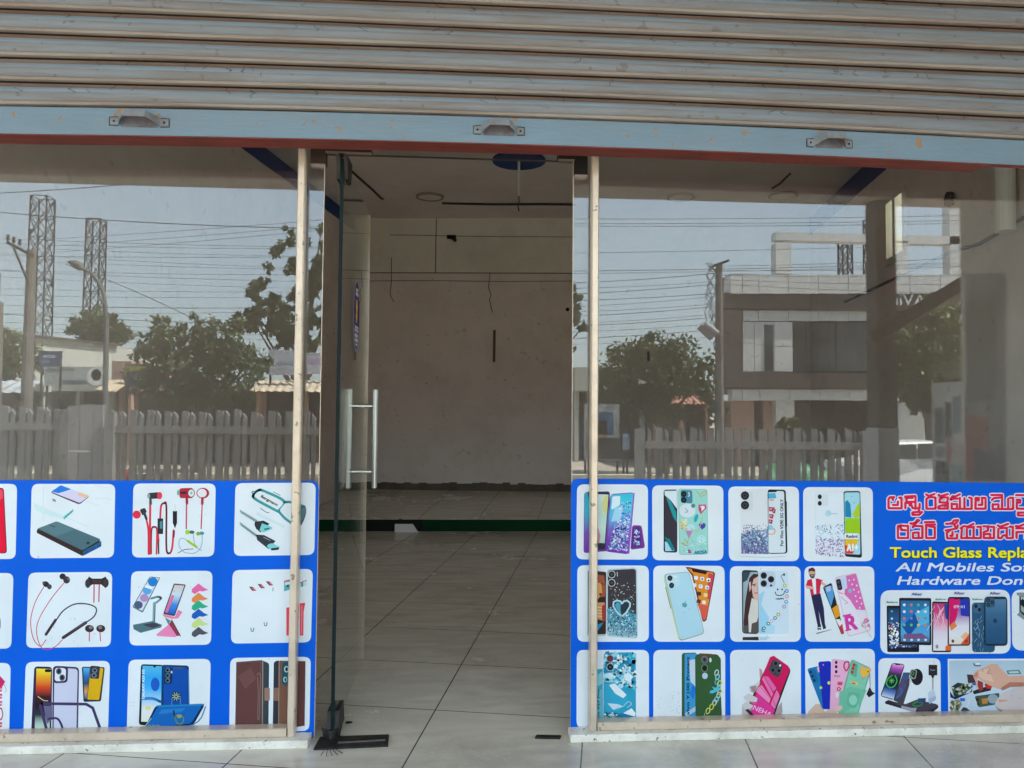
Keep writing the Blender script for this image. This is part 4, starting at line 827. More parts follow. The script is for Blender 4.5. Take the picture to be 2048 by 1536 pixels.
pic(posR, [(60, 122), (665, 122), (663, 765), (52, 762)], FE, d)
def d(a):
    a.RQ([(798, 168), (915, 165), (915, 705), (798, 702)], 22, '20262e'); a.P([(808, 215), (912, 215), (914, 690), (810, 690)], '3b3540'); a.P([(806, 178), (912, 176), (912, 330), (860, 260), (808, 215)], 'dcebf2'); a.P([(820, 230), (860, 270), (905, 360), (912, 450), (880, 400), (850, 320)], '1f9a9c'); a.P([(808, 610), (850, 620), (890, 690), (812, 692)], 'a8d8ea'); a.P([(805, 570), (850, 590), (895, 680), (870, 690), (830, 620)], '157f88')
    a.RQ([(920, 158), (1172, 162), (1180, 720), (930, 725)], 26, '8fccc4'); a.RQ([(928, 165), (1166, 170), (1172, 712), (938, 716)], 22, '9fd8d0'); a.RQ([(942, 170), (1042, 172), (1045, 285), (945, 280)], 20, '4a8aa0')
    for y in (205, 255): a.E(970, y, 24, 25, '15181c'); a.E(970, y, 10, 10, '3a3f48')
    a.L([(1012, 190), (1018, 215), (1010, 225)], 8, 'd0e4ea'); a.E(1000, 345, 70, 60, 'd8e4ea'); a.L([(985, 330), (1005, 355), (980, 360)], 9, '9fb0d0', True); a.E(1050, 305, 18, 18, '5a8890')
    a.P([(1095, 295), (1155, 292), (1165, 325), (1115, 378), (1095, 340)], 'd8487c'); a.P([(1108, 308), (1145, 305), (1150, 325), (1120, 355)], 'eef0f4'); a.L([(1115, 315), (1118, 350)], 6, '30303a')
    a.L([(1080, 180), (1110, 205), (1150, 180), (1165, 200), (1120, 225), (1105, 215)], 8, 'b8b878', True); a.E(1075, 410, 16, 36, '1fa8b8', .3); a.P([(1095, 470), (1110, 450), (1125, 465), (1140, 448), (1158, 465), (1150, 490), (1125, 508)], '5044a8'); a.E(965, 465, 36, 45, 'c8cfa0'); a.G(40, [(935, 420), (1000, 420), (1000, 510), (940, 510)], ['e8e8c0', 'b8a860', 'd8e8e8'], 8); a.E(1030, 490, 36, 30, 'b8e0e4'); a.L([(1030, 500), (1090, 520), (1130, 400)], 6, 'c8b870', True)
    a.P([(985, 520), (1045, 515), (1015, 590)], 'c080c0'); a.L([(985, 590), (1000, 620), (1020, 560)], 9, 'c8b860', True); a.L([(945, 620), (990, 645)], 10, 'e8a840'); a.E(1020, 692, 18, 18, 'b03a98'); a.E(1120, 590, 40, 36, 'b4e4e0'); a.G(60, [(950, 560), (1165, 540), (1165, 700), (950, 700)], ['c8f0ec', 'e8f8f8', '6ab8b0', 'b0d0e8'], 6)
    a.T("AR25A", 1060, 718, 108, 26, '157fa0', -.08, .1, 4)
pic(posR, [(700, 130), (1308, 133), (1308, 772), (703, 770)], FE, d)
def d(a):
    a.RQ([(172, 165), (410, 160), (410, 720), (178, 712)], 20, 'dde2e6')
    a.RQ([(182, 185), (280, 185), (280, 345), (180, 345)], 14, 'd2dade')
    for y in (218, 300): a.E(212, y, 36, 37, '23262c'); a.E(212, y, 20, 20, '3c4048'); a.E(210, y, 8, 8, '101216')
    a.GV([(178, 535), (410, 505), (410, 716), (180, 712)], ['8aa8c0', '7088b0', '78689c']); a.G(380, [(180, 520), (410, 500), (410, 714), (182, 710)], ['b8d0e0', '5868a0', '8a6aa8', '3f5f88', 'e0e8f0', '6a98b0'], 8); a.G(60, [(200, 470), (400, 450), (405, 520), (200, 530)], ['8a8aa8', 'b0a8c8', '6a7890'], 6)
    a.RQ([(405, 165), (560, 168), (575, 712), (410, 716)], 26, '23303a'); a.RQ([(412, 178), (545, 180), (560, 705), (412, 708)], 20, 'd8e4ea'); a.P([(410, 168), (490, 170), (480, 188), (412, 190)], '18202a')
    a.P([(412, 200), (470, 195), (480, 240), (412, 245)], '4fb0d8'); a.P([(420, 250), (460, 250), (460, 262), (420, 262)], 'e89858')
    for (x, y, s) in ((415, 315, 50), (445, 330, 30), (418, 375, 40), (415, 420, 35)): a.P([(x, y), (x + s, y + 4), (x + s * .8, y + 40), (x + 2, y + 36)], 'b03a58'); a.P([(x + 8, y + 12), (x + s * .6, y + 12), (x + s * .5, y + 24), (x + 8, y + 24)], 'e8b0b8')
    a.P([(412, 470), (445, 470), (450, 510), (412, 510)], '8ac8e0'); a.L([(414, 545), (455, 545), (468, 520), (455, 495)], 9, 'e8a878', True); a.L([(565, 270), (568, 480)], 6, '101418')
    a.T("For Vivo V29E 5G ONLY", 538, 650, 400, 26, '2d353c', -1.57, 0, 2.2)
    a.L([(180, 735), (400, 745), (560, 735)], 4, 'b8c4cc', True)
pic(posR, [(70, 140), (672, 142), (675, 778), (75, 775)], FF, d)
def d(a):
    a.RQ([(812, 185), (1060, 180), (1062, 750), (812, 720)], 24, 'd7e4ee'); a.RQ([(818, 192), (1055, 188), (1056, 744), (818, 714)], 20, 'e2ecf4'); a.RQ([(826, 200), (922, 200), (922, 305), (826, 305)], 16, 'd6e2ea')
    for y in (228, 284): a.E(850, y, 17, 20, '1e2026')
    a.E(922, 370, 26, 26, 'b4e0e8'); a.L([(922, 345), (940, 372), (985, 370), (1000, 376)], 5, '8fc0d0', True)
    a.G(170, [(815, 470), (1058, 450), (1060, 620), (815, 600)], ['6a88b8', '8ab8d8', '3f5f90', 'c8d8e8', 'a8c8e0'], 6); a.G(240, [(815, 590), (1060, 590), (1060, 745), (815, 718)], ['9a70b8', 'c8a0d0', '6a5898', 'e0d0ea', 'b088c0'], 7)
    a.RQ([(1052, 180), (1195, 178), (1210, 750), (1065, 738)], 22, '1f2a30'); a.RQ([(1060, 192), (1190, 190), (1196, 722), (1068, 716)], 16, 'a8dcec')
    a.P([(1066, 270), (1085, 255), (1110, 290), (1118, 370), (1118, 405), (1066, 400)], '1f8ab8'); a.P([(1125, 380), (1180, 280), (1192, 300), (1192, 400), (1150, 410)], 'b8d838'); a.P([(1066, 410), (1190, 410), (1194, 545), (1068, 540)], 'a0d020'); a.P([(1066, 590), (1192, 590), (1150, 650), (1066, 650)], 'f0c030'); a.P([(1066, 640), (1110, 650), (1145, 690), (1130, 715), (1070, 712)], 'e8402a')
    a.RR(1062, 540, 1180, 588, 4, 'eef2f4'); a.T("Redmi", 1074, 578, 96, 26, '2c4a78', 0, 0, 3); a.T("A1+", 1082, 690, 92, 60, 'f4f6f4', 0, 0, 8)
pic(posR, [(708, 145), (1303, 148), (1303, 778), (710, 778)], FF, d)
def d(a):
    a.RQ([(148, 850), (310, 865), (308, 1415), (145, 1420)], 20, 'b8c8d0'); a.RQ([(155, 858), (308, 870), (306, 1400), (155, 1405)], 16, '3b2c28')
    a.P([(225, 890), (290, 900), (305, 1000), (300, 1080), (225, 1090)], 'a85c40'); a.P([(225, 960), (265, 965), (275, 1050), (240, 1100), (225, 1100)], 'e0a860'); a.P([(250, 1050), (272, 1050), (262, 1072), (248, 1068)], '8a2a30'); a.L([(262, 968), (290, 975)], 6, '301a18'); a.P([(225, 1130), (295, 1130), (300, 1290), (225, 1270)], 'd8a070'); a.P([(270, 1160), (300, 1145), (300, 1290), (275, 1290)], 'b83a38'); a.P([(230, 1320), (285, 1300), (260, 1340), (232, 1375)], '2a98c0')
    for y in (1170, 1195, 1220, 1245): a.L([(228, y), (268, y + 4)], 9, 'f0d8a0')
    a.RQ([(312, 845), (572, 830), (578, 1440), (312, 1420)], 34, 'bcd0d8'); a.RQ([(322, 855), (562, 842), (568, 1425), (322, 1405)], 28, '3f3a40')
    a.GV([(318, 1180), (566, 1230), (570, 1425), (320, 1408)], ['4f96b0', '5f9ab0', '8fb4c0']); a.G(420, [(318, 1170), (566, 1200), (568, 1425), (322, 1408)], ['2f6a80', '8fd0e0', '1f4a58', 'c8e8f0', '5aa8c0', '3a3a44'], 7); a.G(60, [(340, 960), (555, 960), (560, 1150), (340, 1130)], ['c8b090', '8fb0c0', 'e8e0d0', '807060'], 5)
    for y in (890, 962): a.E(355, y, 32, 33, 'c8d0d4'); a.E(355, y, 26, 27, '2a2628'); a.E(355, y, 10, 10, '58504c')
    a.L([(402, 872), (404, 905)], 6, 'd0d8dc')
    hp = [(440, 1250), (395, 1205), (368, 1160), (372, 1125), (400, 1112), (430, 1120), (442, 1140), (460, 1118), (490, 1115), (512, 1135), (510, 1165), (480, 1215)]
    a.P(hp, '2f3a44'); a.P([(440, 1240), (405, 1200), (382, 1155), (400, 1125), (430, 1140), (430, 1200)], '4fa8c0'); a.L(hp, 14, 'b8dce8', False, True)
pic(posR, [(62, 812), (672, 815), (672, 1465), (62, 1465)], FE, d)
def d(a):
    a.RQ([(995, 825), (1240, 878), (1150, 1290), (1080, 1250), (1020, 900)], 20, '5a2a2e') if False else a.P([(985, 828), (1010, 828), (1225, 868), (1238, 885), (1165, 1280), (1145, 1295), (1130, 1290), (1040, 900)], '6a2c30')
    a.P([(1000, 838), (1215, 876), (1228, 890), (1158, 1270), (1140, 1285), (1050, 890)], 'e8902c'); a.P([(1180, 880), (1228, 890), (1190, 1100), (1170, 1100)], 'd84a50'); a.P([(1085, 1140), (1185, 1160), (1158, 1270), (1140, 1285)], 'e0604a'); a.P([(1035, 842), (1170, 868), (1160, 890), (1050, 868)], '20181c')
    for x, y, c in ((1075, 920, 'f0f0f4'), (1128, 928, 'f0f0f4'), (1182, 938, 'f0f0f4'), (1062, 982, 'e8eef4'), (1115, 992, 'e8eef4'), (1170, 1002, 'e0e8f0'), (1102, 1055, '40343c'), (1157, 1066, 'f0d890'), (1098, 1120, '5a3a34'), (1143, 1128, 'f0e0e0')): a.RQ([(x - 17, y - 18), (x + 17, y - 14), (x + 15, y + 18), (x - 18, y + 15)], 8, c)
    for x, y, c in ((1128, 930, '405848'), (1182, 942, '283848'), (1112, 990, '7fb8d8'), (1172, 1005, '5a90c8')): a.E(x, y, 8, 8, c)
    a.RQ([(798, 888), (1015, 865), (1148, 1395), (935, 1462)], 34, '9aa890'); a.RQ([(808, 892), (1012, 870), (1142, 1390), (940, 1452)], 30, 'b5dcec'); a.L([(805, 930), (930, 1440)], 12, 'c8d8a0'); a.L([(815, 1000), (860, 1180)], 6, '6a7078')
    a.RQ([(815, 900), (930, 885), (938, 985), (842, 1012)], 26, 'c2e2ee')
    for x, y in ((852, 922), (866, 984)): a.E(x, y, 22, 24, '23262e'); a.E(x, y, 10, 11, '40485a')
    a.E(898, 910, 9, 9, 'e8f4f8'); a.E(905, 945, 11, 11, 'd4e8ee')
    a.E(978, 1152, 20, 20, '5aa8b4'); a.E(964, 1148, 8, 16, '5aa8b4'); a.E(993, 1135, 6, 6, 'b5dcec'); a.E(984, 1126, 4, 8, '5aa8b4', .5)
pic(posR, [(710, 815), (1318, 817), (1322, 1465), (712, 1465)], FE, d)
def d(a):
    a.RQ([(185, 852), (330, 858), (330, 1400), (188, 1395)], 30, '2a3036'); a.P([(196, 870), (325, 870), (326, 1385), (198, 1380)], '9ab4bc'); a.P([(196, 868), (260, 868), (230, 940), (196, 960)], '3a4a58')
    a.P([(325, 890), (285, 885), (250, 920), (235, 1000), (215, 1120), (200, 1300), (205, 1385), (240, 1385), (330, 1385)], '4a2f30'); a.P([(325, 905), (285, 930), (268, 1000), (280, 1080), (310, 1130), (326, 1125)], 'e0bcb0'); a.P([(245, 960), (262, 950), (265, 1010), (250, 1040)], 'dcb4a8'); a.P([(270, 1090), (325, 1120), (325, 1250), (290, 1385), (245, 1385), (240, 1250)], 'ded8d0'); a.P([(270, 1310), (325, 1290), (325, 1390), (262, 1390)], '5a5450'); a.P([(200, 1330), (240, 1320), (245, 1388), (200, 1388)], '5c5654')
    a.L([(275, 978), (305, 972)], 6, '3a2420'); a.E(292, 985, 11, 5, '3a5a58'); a.L([(295, 1050), (318, 1048)], 9, 'c8606a'); a.L([(312, 985), (322, 1025)], 4, 'c09888')
    a.RQ([(325, 855), (580, 860), (585, 1395), (330, 1400)], 30, 'd2e4f2'); a.P([(330, 1060), (380, 1030), (350, 1150), (420, 1260), (380, 1390), (332, 1395)], 'a4d4ee'); a.P([(400, 1300), (470, 1330), (460, 1395), (380, 1395)], 'b4dcf0')
    a.RQ([(335, 862), (470, 864), (472, 1000), (338, 1002)], 34, 'c2d2e0')
    for x, y in ((372, 900), (372, 968), (434, 932)): a.E(x, y, 27, 28, '2e3038'); a.E(x, y, 14, 14, '171a20')
    a.E(434, 985, 10, 10, '30343c')
    a.L([(470, 1040), (480, 1065), (510, 1070), (540, 1060), (548, 1035)], 7, '28303a', True); a.E(490, 1018, 7, 8, '28303a'); a.E(528, 1018, 7, 8, '28303a'); a.T("HAPPY", 474, 1106, 72, 15, '202830', 0, 0, 2)
    for x, y, c in ((550, 985, 'c0c850'), (568, 1032, '5a9ac8'), (570, 1078, 'd8a8a8'), (562, 1125, '6ab0d0'), (545, 1165, 'a89ac8'), (525, 1200, 'd8dce8'), (495, 1232, 'c0b858'), (468, 1262, '58a0b8'), (438, 1288, 'e0b8c0'), (410, 1310, '3aa0a0'), (372, 1350, '5a98a8')): a.E(x, y, 17, 17, c); a.E(x, y, 7, 7, 'e8eef4')
    a.L([(545, 885), (520, 905), (530, 930), (545, 960)], 6, '707880', True); a.E(545, 892, 8, 12, '404850'); a.L([(365, 1340), (355, 1370), (380, 1380)], 6, '405860', True)
    a.P([(192, 1425), (325, 1422), (330, 1452), (190, 1450)], '3a3434'); a.L([(330, 1410), (580, 1412)], 5, 'f4f8fc'); a.P([(335, 1425), (430, 1425), (390, 1450), (335, 1452)], 'b8d8e8')
pic(posR, [(83, 820), (687, 822), (688, 1465), (85, 1465)], FF, d)
def d(a):
    a.P([(812, 1393), (950, 1358), (948, 1362), (830, 1398)], '4a5a68')
    a.P([(775, 1065), (855, 1050), (885, 1180), (895, 1320), (870, 1330), (840, 1200), (860, 1340), (835, 1345)], '2a2a52'); a.P([(832, 1320), (860, 1318), (862, 1362), (830, 1362)], '2a3a44'); a.P([(870, 1322), (897, 1318), (905, 1350), (880, 1360)], '2a3a44'); a.L([(838, 1345), (856, 1345)], 8, 'e8ecf0')
    a.P([(745, 940), (780, 928), (830, 925), (875, 940), (862, 975), (855, 990), (850, 1055), (775, 1070), (762, 1000), (730, 990)], 'd6244c'); a.P([(782, 930), (815, 928), (820, 1058), (800, 1060)], 'eef0f2'); a.P([(862, 945), (905, 975), (900, 1000), (862, 970)], 'e0b49c'); a.P([(735, 985), (765, 990), (800, 1000), (798, 1018), (745, 1012), (728, 1000)], 'e0b49c')
    a.E(784, 880, 30, 36, 'd8a890'); a.P([(752, 870), (755, 842), (790, 830), (812, 850), (808, 868), (780, 860)], '5a3038'); a.P([(762, 892), (808, 888), (806, 915), (788, 926), (768, 915)], '5a3430'); a.L([(776, 903), (796, 902)], 5, 'e8d8d0')
    a.RQ([(875, 1000), (950, 960), (1060, 1395), (1035, 1405)], 16, '20262e'); a.P([(888, 1002), (960, 985), (970, 1080), (945, 1165)], '5aa0d8'); a.P([(900, 1000), (940, 985), (945, 1030), (912, 1040)], 'b8c8e8'); a.P([(955, 1180), (1005, 1145), (1025, 1240), (985, 1270)], 'e8a028'); a.P([(985, 1275), (1020, 1270), (1050, 1320), (1020, 1340)], 'f0ece8'); a.P([(1015, 1340), (1042, 1310), (1055, 1390), (1040, 1398)], 'd83048')
    a.RQ([(975, 915), (1160, 875), (1290, 1370), (1090, 1425)], 30, 'e2c0d4'); a.RQ([(985, 922), (1155, 882), (1282, 1362), (1096, 1415)], 26, 'e8e2ee'); a.P([(1070, 905), (1158, 882), (1240, 1195), (1160, 1190), (1110, 1110), (1060, 1060)], 'e070b8'); a.P([(990, 1030), (1070, 1060), (1110, 1100), (1090, 1060), (1030, 1055)], 'd878b8')
    a.RQ([(990, 925), (1075, 905), (1085, 1010), (1020, 1030)], 14, 'c8d8f0'); a.RQ([(985, 935), (1025, 925), (1045, 1020), (1005, 1028)], 18, '26262e'); a.E(1008, 955, 13, 14, '4a4a54'); a.E(1018, 998, 13, 14, '4a4a54'); a.E(1107, 1030, 14, 18, '7fc0d8')
    for x, y in ((1100, 940), (1140, 935), (1125, 975), (1165, 985), (1140, 1020), (1180, 1040), (1155, 1075), (1195, 1090), (1165, 1120), (1205, 1140), (1190, 1175)): a.E(x, y, 7, 8, 'f6dcee')
    a.L([(1030, 1080), (1060, 1110), (1090, 1130), (1060, 1140)], 5, 'b0a0a8', True)
    a.T("R", 1068, 1368, 105, 122, 'd840a4', -.13, 0, 12); a.L([(1050, 1245), (1110, 1232)], 14, 'd840a4'); a.L([(1072, 1368), (1112, 1360)], 14, 'd840a4')
    a.E(1245, 1285, 20, 22, 'e880b0'); a.E(1265, 1325, 13, 13, 'e880b0'); a.G(25, [(1200, 1290), (1270, 1260), (1280, 1350), (1210, 1340)], ['b8a8b0', '907880', 'd8b8c8'], 7); a.L([(1200, 1300), (1290, 1425)], 4, 'b8b0b0')
pic(posR, [(718, 820), (1315, 822), (1318, 1465), (725, 1465)], FF, d)
def d(a):
    a.P([(320, 350), (395, 345), (395, 1010), (320, 1010)], '3fa4c0'); a.P([(330, 420), (385, 380), (390, 520), (330, 560)], '8accd8'); a.P([(335, 600), (385, 590), (388, 1000), (332, 1000)], '6ab8cc'); a.T("vivo V27 Pro", 352, 985, 390, 24, '1a3a50', -1.57, 0, 3)
    a.RQ([(405, 150), (790, 145), (795, 1005), (400, 1012)], 50, '2f9fc0'); a.G(140, [(420, 160), (780, 160), (780, 600), (420, 500)], ['1f86b0', '8fd4e4', '50bcd4', 'd8f0f6', '2490b8', 'b0e0ec'], 34); a.G(50, [(420, 170), (780, 160), (785, 560), (600, 520)], ['e8f6fa', 'b8c8c8', '187aa0'], 16)
    a.P([(420, 520), (560, 540), (680, 640), (700, 760), (600, 850), (440, 860), (405, 780)], '35a8cc'); a.P([(470, 540), (540, 520), (680, 660), (640, 700), (540, 640)], 'e4eef4'); a.P([(450, 760), (580, 770), (640, 800), (520, 840)], 'c8e0ee'); a.P([(650, 420), (700, 390), (760, 440), (720, 500), (660, 480)], 'e0f0f6')
    a.P([(640, 880), (740, 820), (790, 880), (780, 920)], 'eaf2f6'); a.P([(540, 890), (640, 880), (790, 930), (780, 1005), (560, 1005)], '1f78a4'); a.G(130, [(420, 870), (560, 880), (600, 1005), (410, 1005)], ['9fd8e0', '1a4a5c', 'd8f0f4', '3a8aa0'], 14); a.L([(640, 800), (700, 740), (740, 770), (690, 810)], 9, 'a8d0d8', True)
    a.E(482, 222, 46, 46, 'a8c0c8'); a.E(482, 222, 40, 40, '70363c'); a.E(484, 325, 46, 48, 'a8c8d0'); a.E(484, 325, 38, 40, '18222c'); a.E(484, 325, 12, 12, '5a6a70'); a.E(482, 430, 42, 40, 'c8e8f4'); a.RR(565, 175, 598, 240, 14, 'e4f0f4'); a.E(580, 242, 15, 13, '101c24')
    a.L([(540, 390), (640, 500), (420, 500)], 8, 'b8dce4'); a.E(755, 158, 10, 14, '18485c')
pic(posR, [(82, 118), (950, 118), (950, 1040), (78, 1060)], FH, d)
def d(a):
    a.RQ([(1345, 155), (1530, 150), (1530, 1000), (1345, 995)], 36, '375a3a'); a.RQ([(1380, 165), (1530, 160), (1525, 995), (1378, 990)], 20, '3f9ad0'); a.P([(1430, 240), (1510, 230), (1510, 560), (1450, 500)], 'c4d4e4'); a.P([(1480, 520), (1515, 600), (1480, 720), (1440, 640)], '1f78d0'); a.P([(1385, 880), (1520, 790), (1520, 850), (1400, 920)], 'b0c8dc'); a.T("vivo Y100 Protect", 1436, 900, 700, 34, '17304e', -1.57, 0, 5)
    a.RQ([(1505, 165), (1800, 170), (1830, 985), (1512, 1000)], 60, '2c4a2e'); a.RQ([(1515, 170), (1815, 195), (1820, 980), (1520, 990)], 50, '365c36'); a.P([(1560, 158), (1700, 165), (1760, 185), (1640, 220), (1540, 210)], '5a4a34')
    for y, c in ((235, '5a4468'), (338, '1d2420')): a.E(1620, y, 40, 46, '7a8a78'); a.E(1620, y, 32, 38, c); a.E(1620, y, 12, 14, '12161a')
    a.E(1624, 430, 34, 38, 'b8cce0'); a.E(1690, 240, 13, 28, 'dce8e4')
    ch = [((1765, 390), 'c4d8d8'), ((1775, 440), '9ad0d8'), ((1770, 495), '58c0d0'), ((1800, 520), 'd8d850'), ((1790, 570), '6ac8dc'), ((1800, 620), 'd0d860'), ((1790, 660), 'b8d4d8'), ((1765, 710), '8acce0'), ((1740, 750), 'c8dce0'), ((1705, 800), 'd8d84a'), ((1660, 850), 'ccd87a')]
    for (x, y), c in ch: a.L([(x - 22, y + 28), (x - 20, y - 10), (x + 4, y - 32), (x + 22, y - 12), (x + 12, y + 24), (x - 10, y + 38)], 12, c, True, True)
    a.P([(1705, 560), (1760, 575), (1790, 545), (1800, 600), (1760, 620), (1720, 640), (1680, 640), (1685, 610), (1735, 595)], '4fc0d4'); a.L([(1620, 880), (1615, 915)], 9, 'b8c0b8')
    a.G(45, [(1040, 640), (1320, 640), (1320, 960), (1060, 960)], ['a8b4bc', 'b8c0c8', '808890'], 5)
pic(posR, [(1003, 118), (1868, 115), (1868, 1020), (1003, 1030)], FH, d)
def d(a):
    S = 'd4d2d2'; S2 = 'b0a0a2'
    a.P([(470, 340), (500, 350), (520, 440), (480, 470)], 'c8a0a8'); a.P([(280, 1000), (262, 900), (265, 780), (320, 740), (400, 800), (400, 1000)], 'c2bcbc'); a.P([(640, 1000), (690, 860), (760, 880), (750, 1000)], 'd8dade'); a.P([(650, 880), (715, 780), (740, 740), (752, 860), (700, 950)], S2)
    a.RQ([(620, 180), (860, 345), (620, 1000), (300, 860)], 60, '33262e'); a.RQ([(640, 192), (840, 340), (630, 990), (345, 870)], 50, 'cc1c54') if False else None
    a.P([(600, 205), (645, 188), (820, 310), (838, 360), (640, 850), (600, 1000), (480, 985), (345, 880), (345, 840)], 'd81a5e'); a.P([(345, 850), (450, 640), (660, 840), (600, 1000), (480, 985), (350, 880)], 'e43a9a')
    a.P([(520, 430), (580, 440), (680, 580), (640, 620)], 'ec6ab0'); a.P([(505, 470), (525, 430), (640, 640), (620, 690)], 'f07ab8'); a.P([(470, 560), (500, 540), (610, 700), (590, 760), (430, 620)], 'f490c4'); a.P([(680, 600), (720, 670), (660, 830), (605, 775)], 'f07ab4')
    a.L([(525, 430), (640, 640)], 6, 'c01a58'); a.L([(470, 545), (605, 700)], 6, 'd84a98'); a.L([(690, 560), (595, 775)], 8, 'b81a50'); a.L([(640, 730), (670, 800)], 5, 'c83a80')
    a.RQ([(640, 215), (765, 300), (705, 465), (572, 370)], 56, '43444e')
    for x, y in ((668, 280), (635, 360), (708, 368)): a.E(x, y, 30, 34, '5c6068'); a.E(x, y, 20, 24, '14151a')
    a.E(722, 305, 13, 15, 'e4e8ea'); a.T("NEHA", 385, 830, 240, 58, 'f6c4e0', .42, 0, 2)
    for q in ([(345, 560), (420, 530), (480, 490), (470, 540), (400, 620), (350, 600)], [(280, 680), (350, 640), (450, 700), (440, 745), (370, 740), (290, 710)], [(265, 790), (320, 740), (400, 790), (360, 830), (290, 830)]): a.P(q, S); a.P([(x + 6, y + 16) for x, y in q[-3:]], S2)
    a.P([(360, 560), (440, 545), (420, 620), (380, 610)], 'a8888c'); a.P([(300, 840), (340, 830), (500, 990), (440, 985)], '3a2a34')
pic(posR, [(120, 118), (972, 115), (975, 1000), (128, 1000)], FI, d)
def d(a):
    a.P([(1040, 990), (1060, 860), (1150, 770), (1220, 770), (1260, 860), (1420, 780), (1470, 800), (1440, 850), (1260, 960), (1180, 990)], 'd8bca8'); a.P([(1180, 920), (1260, 870), (1260, 960), (1180, 985)], 'c8a088')
    a.RQ([(1045, 345), (1190, 310), (1290, 830), (1230, 835)], 30, '1f7ab4'); a.RQ([(1060, 365), (1140, 345), (1185, 505), (1125, 520)], 26, '1a6aa0')
    for i in range(3): a.E(1090 + i * 22, 385 + i * 50, 13, 17, '0f2a44')
    a.RQ([(1180, 260), (1335, 250), (1330, 835), (1240, 830)], 30, '1a30b8'); a.P([(1165, 330), (1190, 320), (1195, 390), (1178, 380)], 'f0b8d8')
    for y in (295, 345, 400): a.E(1245, y, 13, 17, '3a2a9a')
    a.E(1310, 515, 18, 20, 'e8d868'); a.E(1213, 572, 16, 18, 'c8d868'); a.E(1242, 298, 8, 10, 'e880c0')
    a.RQ([(1340, 235), (1530, 240), (1500, 600), (1450, 870), (1320, 840)], 30, 'f0b4d4') if False else a.P([(1340, 240), (1360, 225), (1540, 245), (1560, 300), (1450, 850), (1320, 840)], 'eeb2d4'); a.P([(1365, 420), (1440, 425), (1440, 445), (1370, 440)], 'd080a8')
    for y in (268, 320, 380): a.E(1397, y, 16, 20, '2e2430')
    a.L([(1500, 270), (1545, 262), (1550, 310), (1520, 370), (1490, 320), (1500, 270)], 16, 'd83068', True); a.P([(1415, 500), (1475, 505), (1465, 545), (1412, 540)], 'd8485a'); a.E(1428, 588, 26, 24, 'd83a58'); a.E(1428, 588, 10, 10, 'f0dce0'); a.P([(1390, 640), (1430, 620), (1420, 690), (1395, 700)], 'e8e4ea')
    a.RQ([(1580, 225), (1820, 340), (1640, 970), (1410, 870)], 40, '5fae90'); a.RQ([(1590, 240), (1805, 345), (1635, 955), (1430, 870)], 34, '84d0b4'); a.P([(1440, 620), (1560, 560), (1760, 600), (1700, 760), (1470, 880), (1420, 860)], '76c4a6')
    a.RQ([(1590, 255), (1660, 290), (1640, 450), (1560, 410)], 20, '64b294')
    for x, y in ((1612, 300), (1600, 340), (1588, 385)): a.E(x, y, 18, 20, 'c8283c')
    hp = [(1725, 465), (1690, 400), (1690, 340), (1715, 310), (1745, 340), (1790, 325), (1812, 360), (1790, 410)]; a.P(hp, 'ecc640'); a.L(hp, 12, 'ee9a9a', False, True); a.E(1780, 378, 10, 10, '6a4a30')
    a.L([(1580, 505), (1655, 525)], 26, 'e8d84a'); a.L([(1590, 515), (1620, 522)], 16, 'd84858'); a.L([(1675, 545), (1745, 570)], 24, '9ac8b8')
    a.RQ([(1540, 620), (1690, 640), (1630, 830), (1520, 790)], 40, '6cba9c'); a.E(1600, 720, 50, 62, '98dcc4')
    a.L([(1800, 400), (1805, 560)], 8, '6a7078'); a.P([(1800, 560), (1830, 620), (1865, 640), (1790, 690), (1760, 650)], '2a2c30')
    a.P([(1395, 800), (1455, 780), (1475, 815), (1440, 850), (1380, 860)], 'e8c4b4'); a.P([(1260, 930), (1480, 920), (1490, 950), (1440, 985), (1255, 970)], '7a2030'); a.P([(1300, 940), (1460, 935), (1400, 970)], 'b83038')
pic(posR, [(1022, 105), (1863, 103), (1868, 985), (1030, 1000)], FI, d)
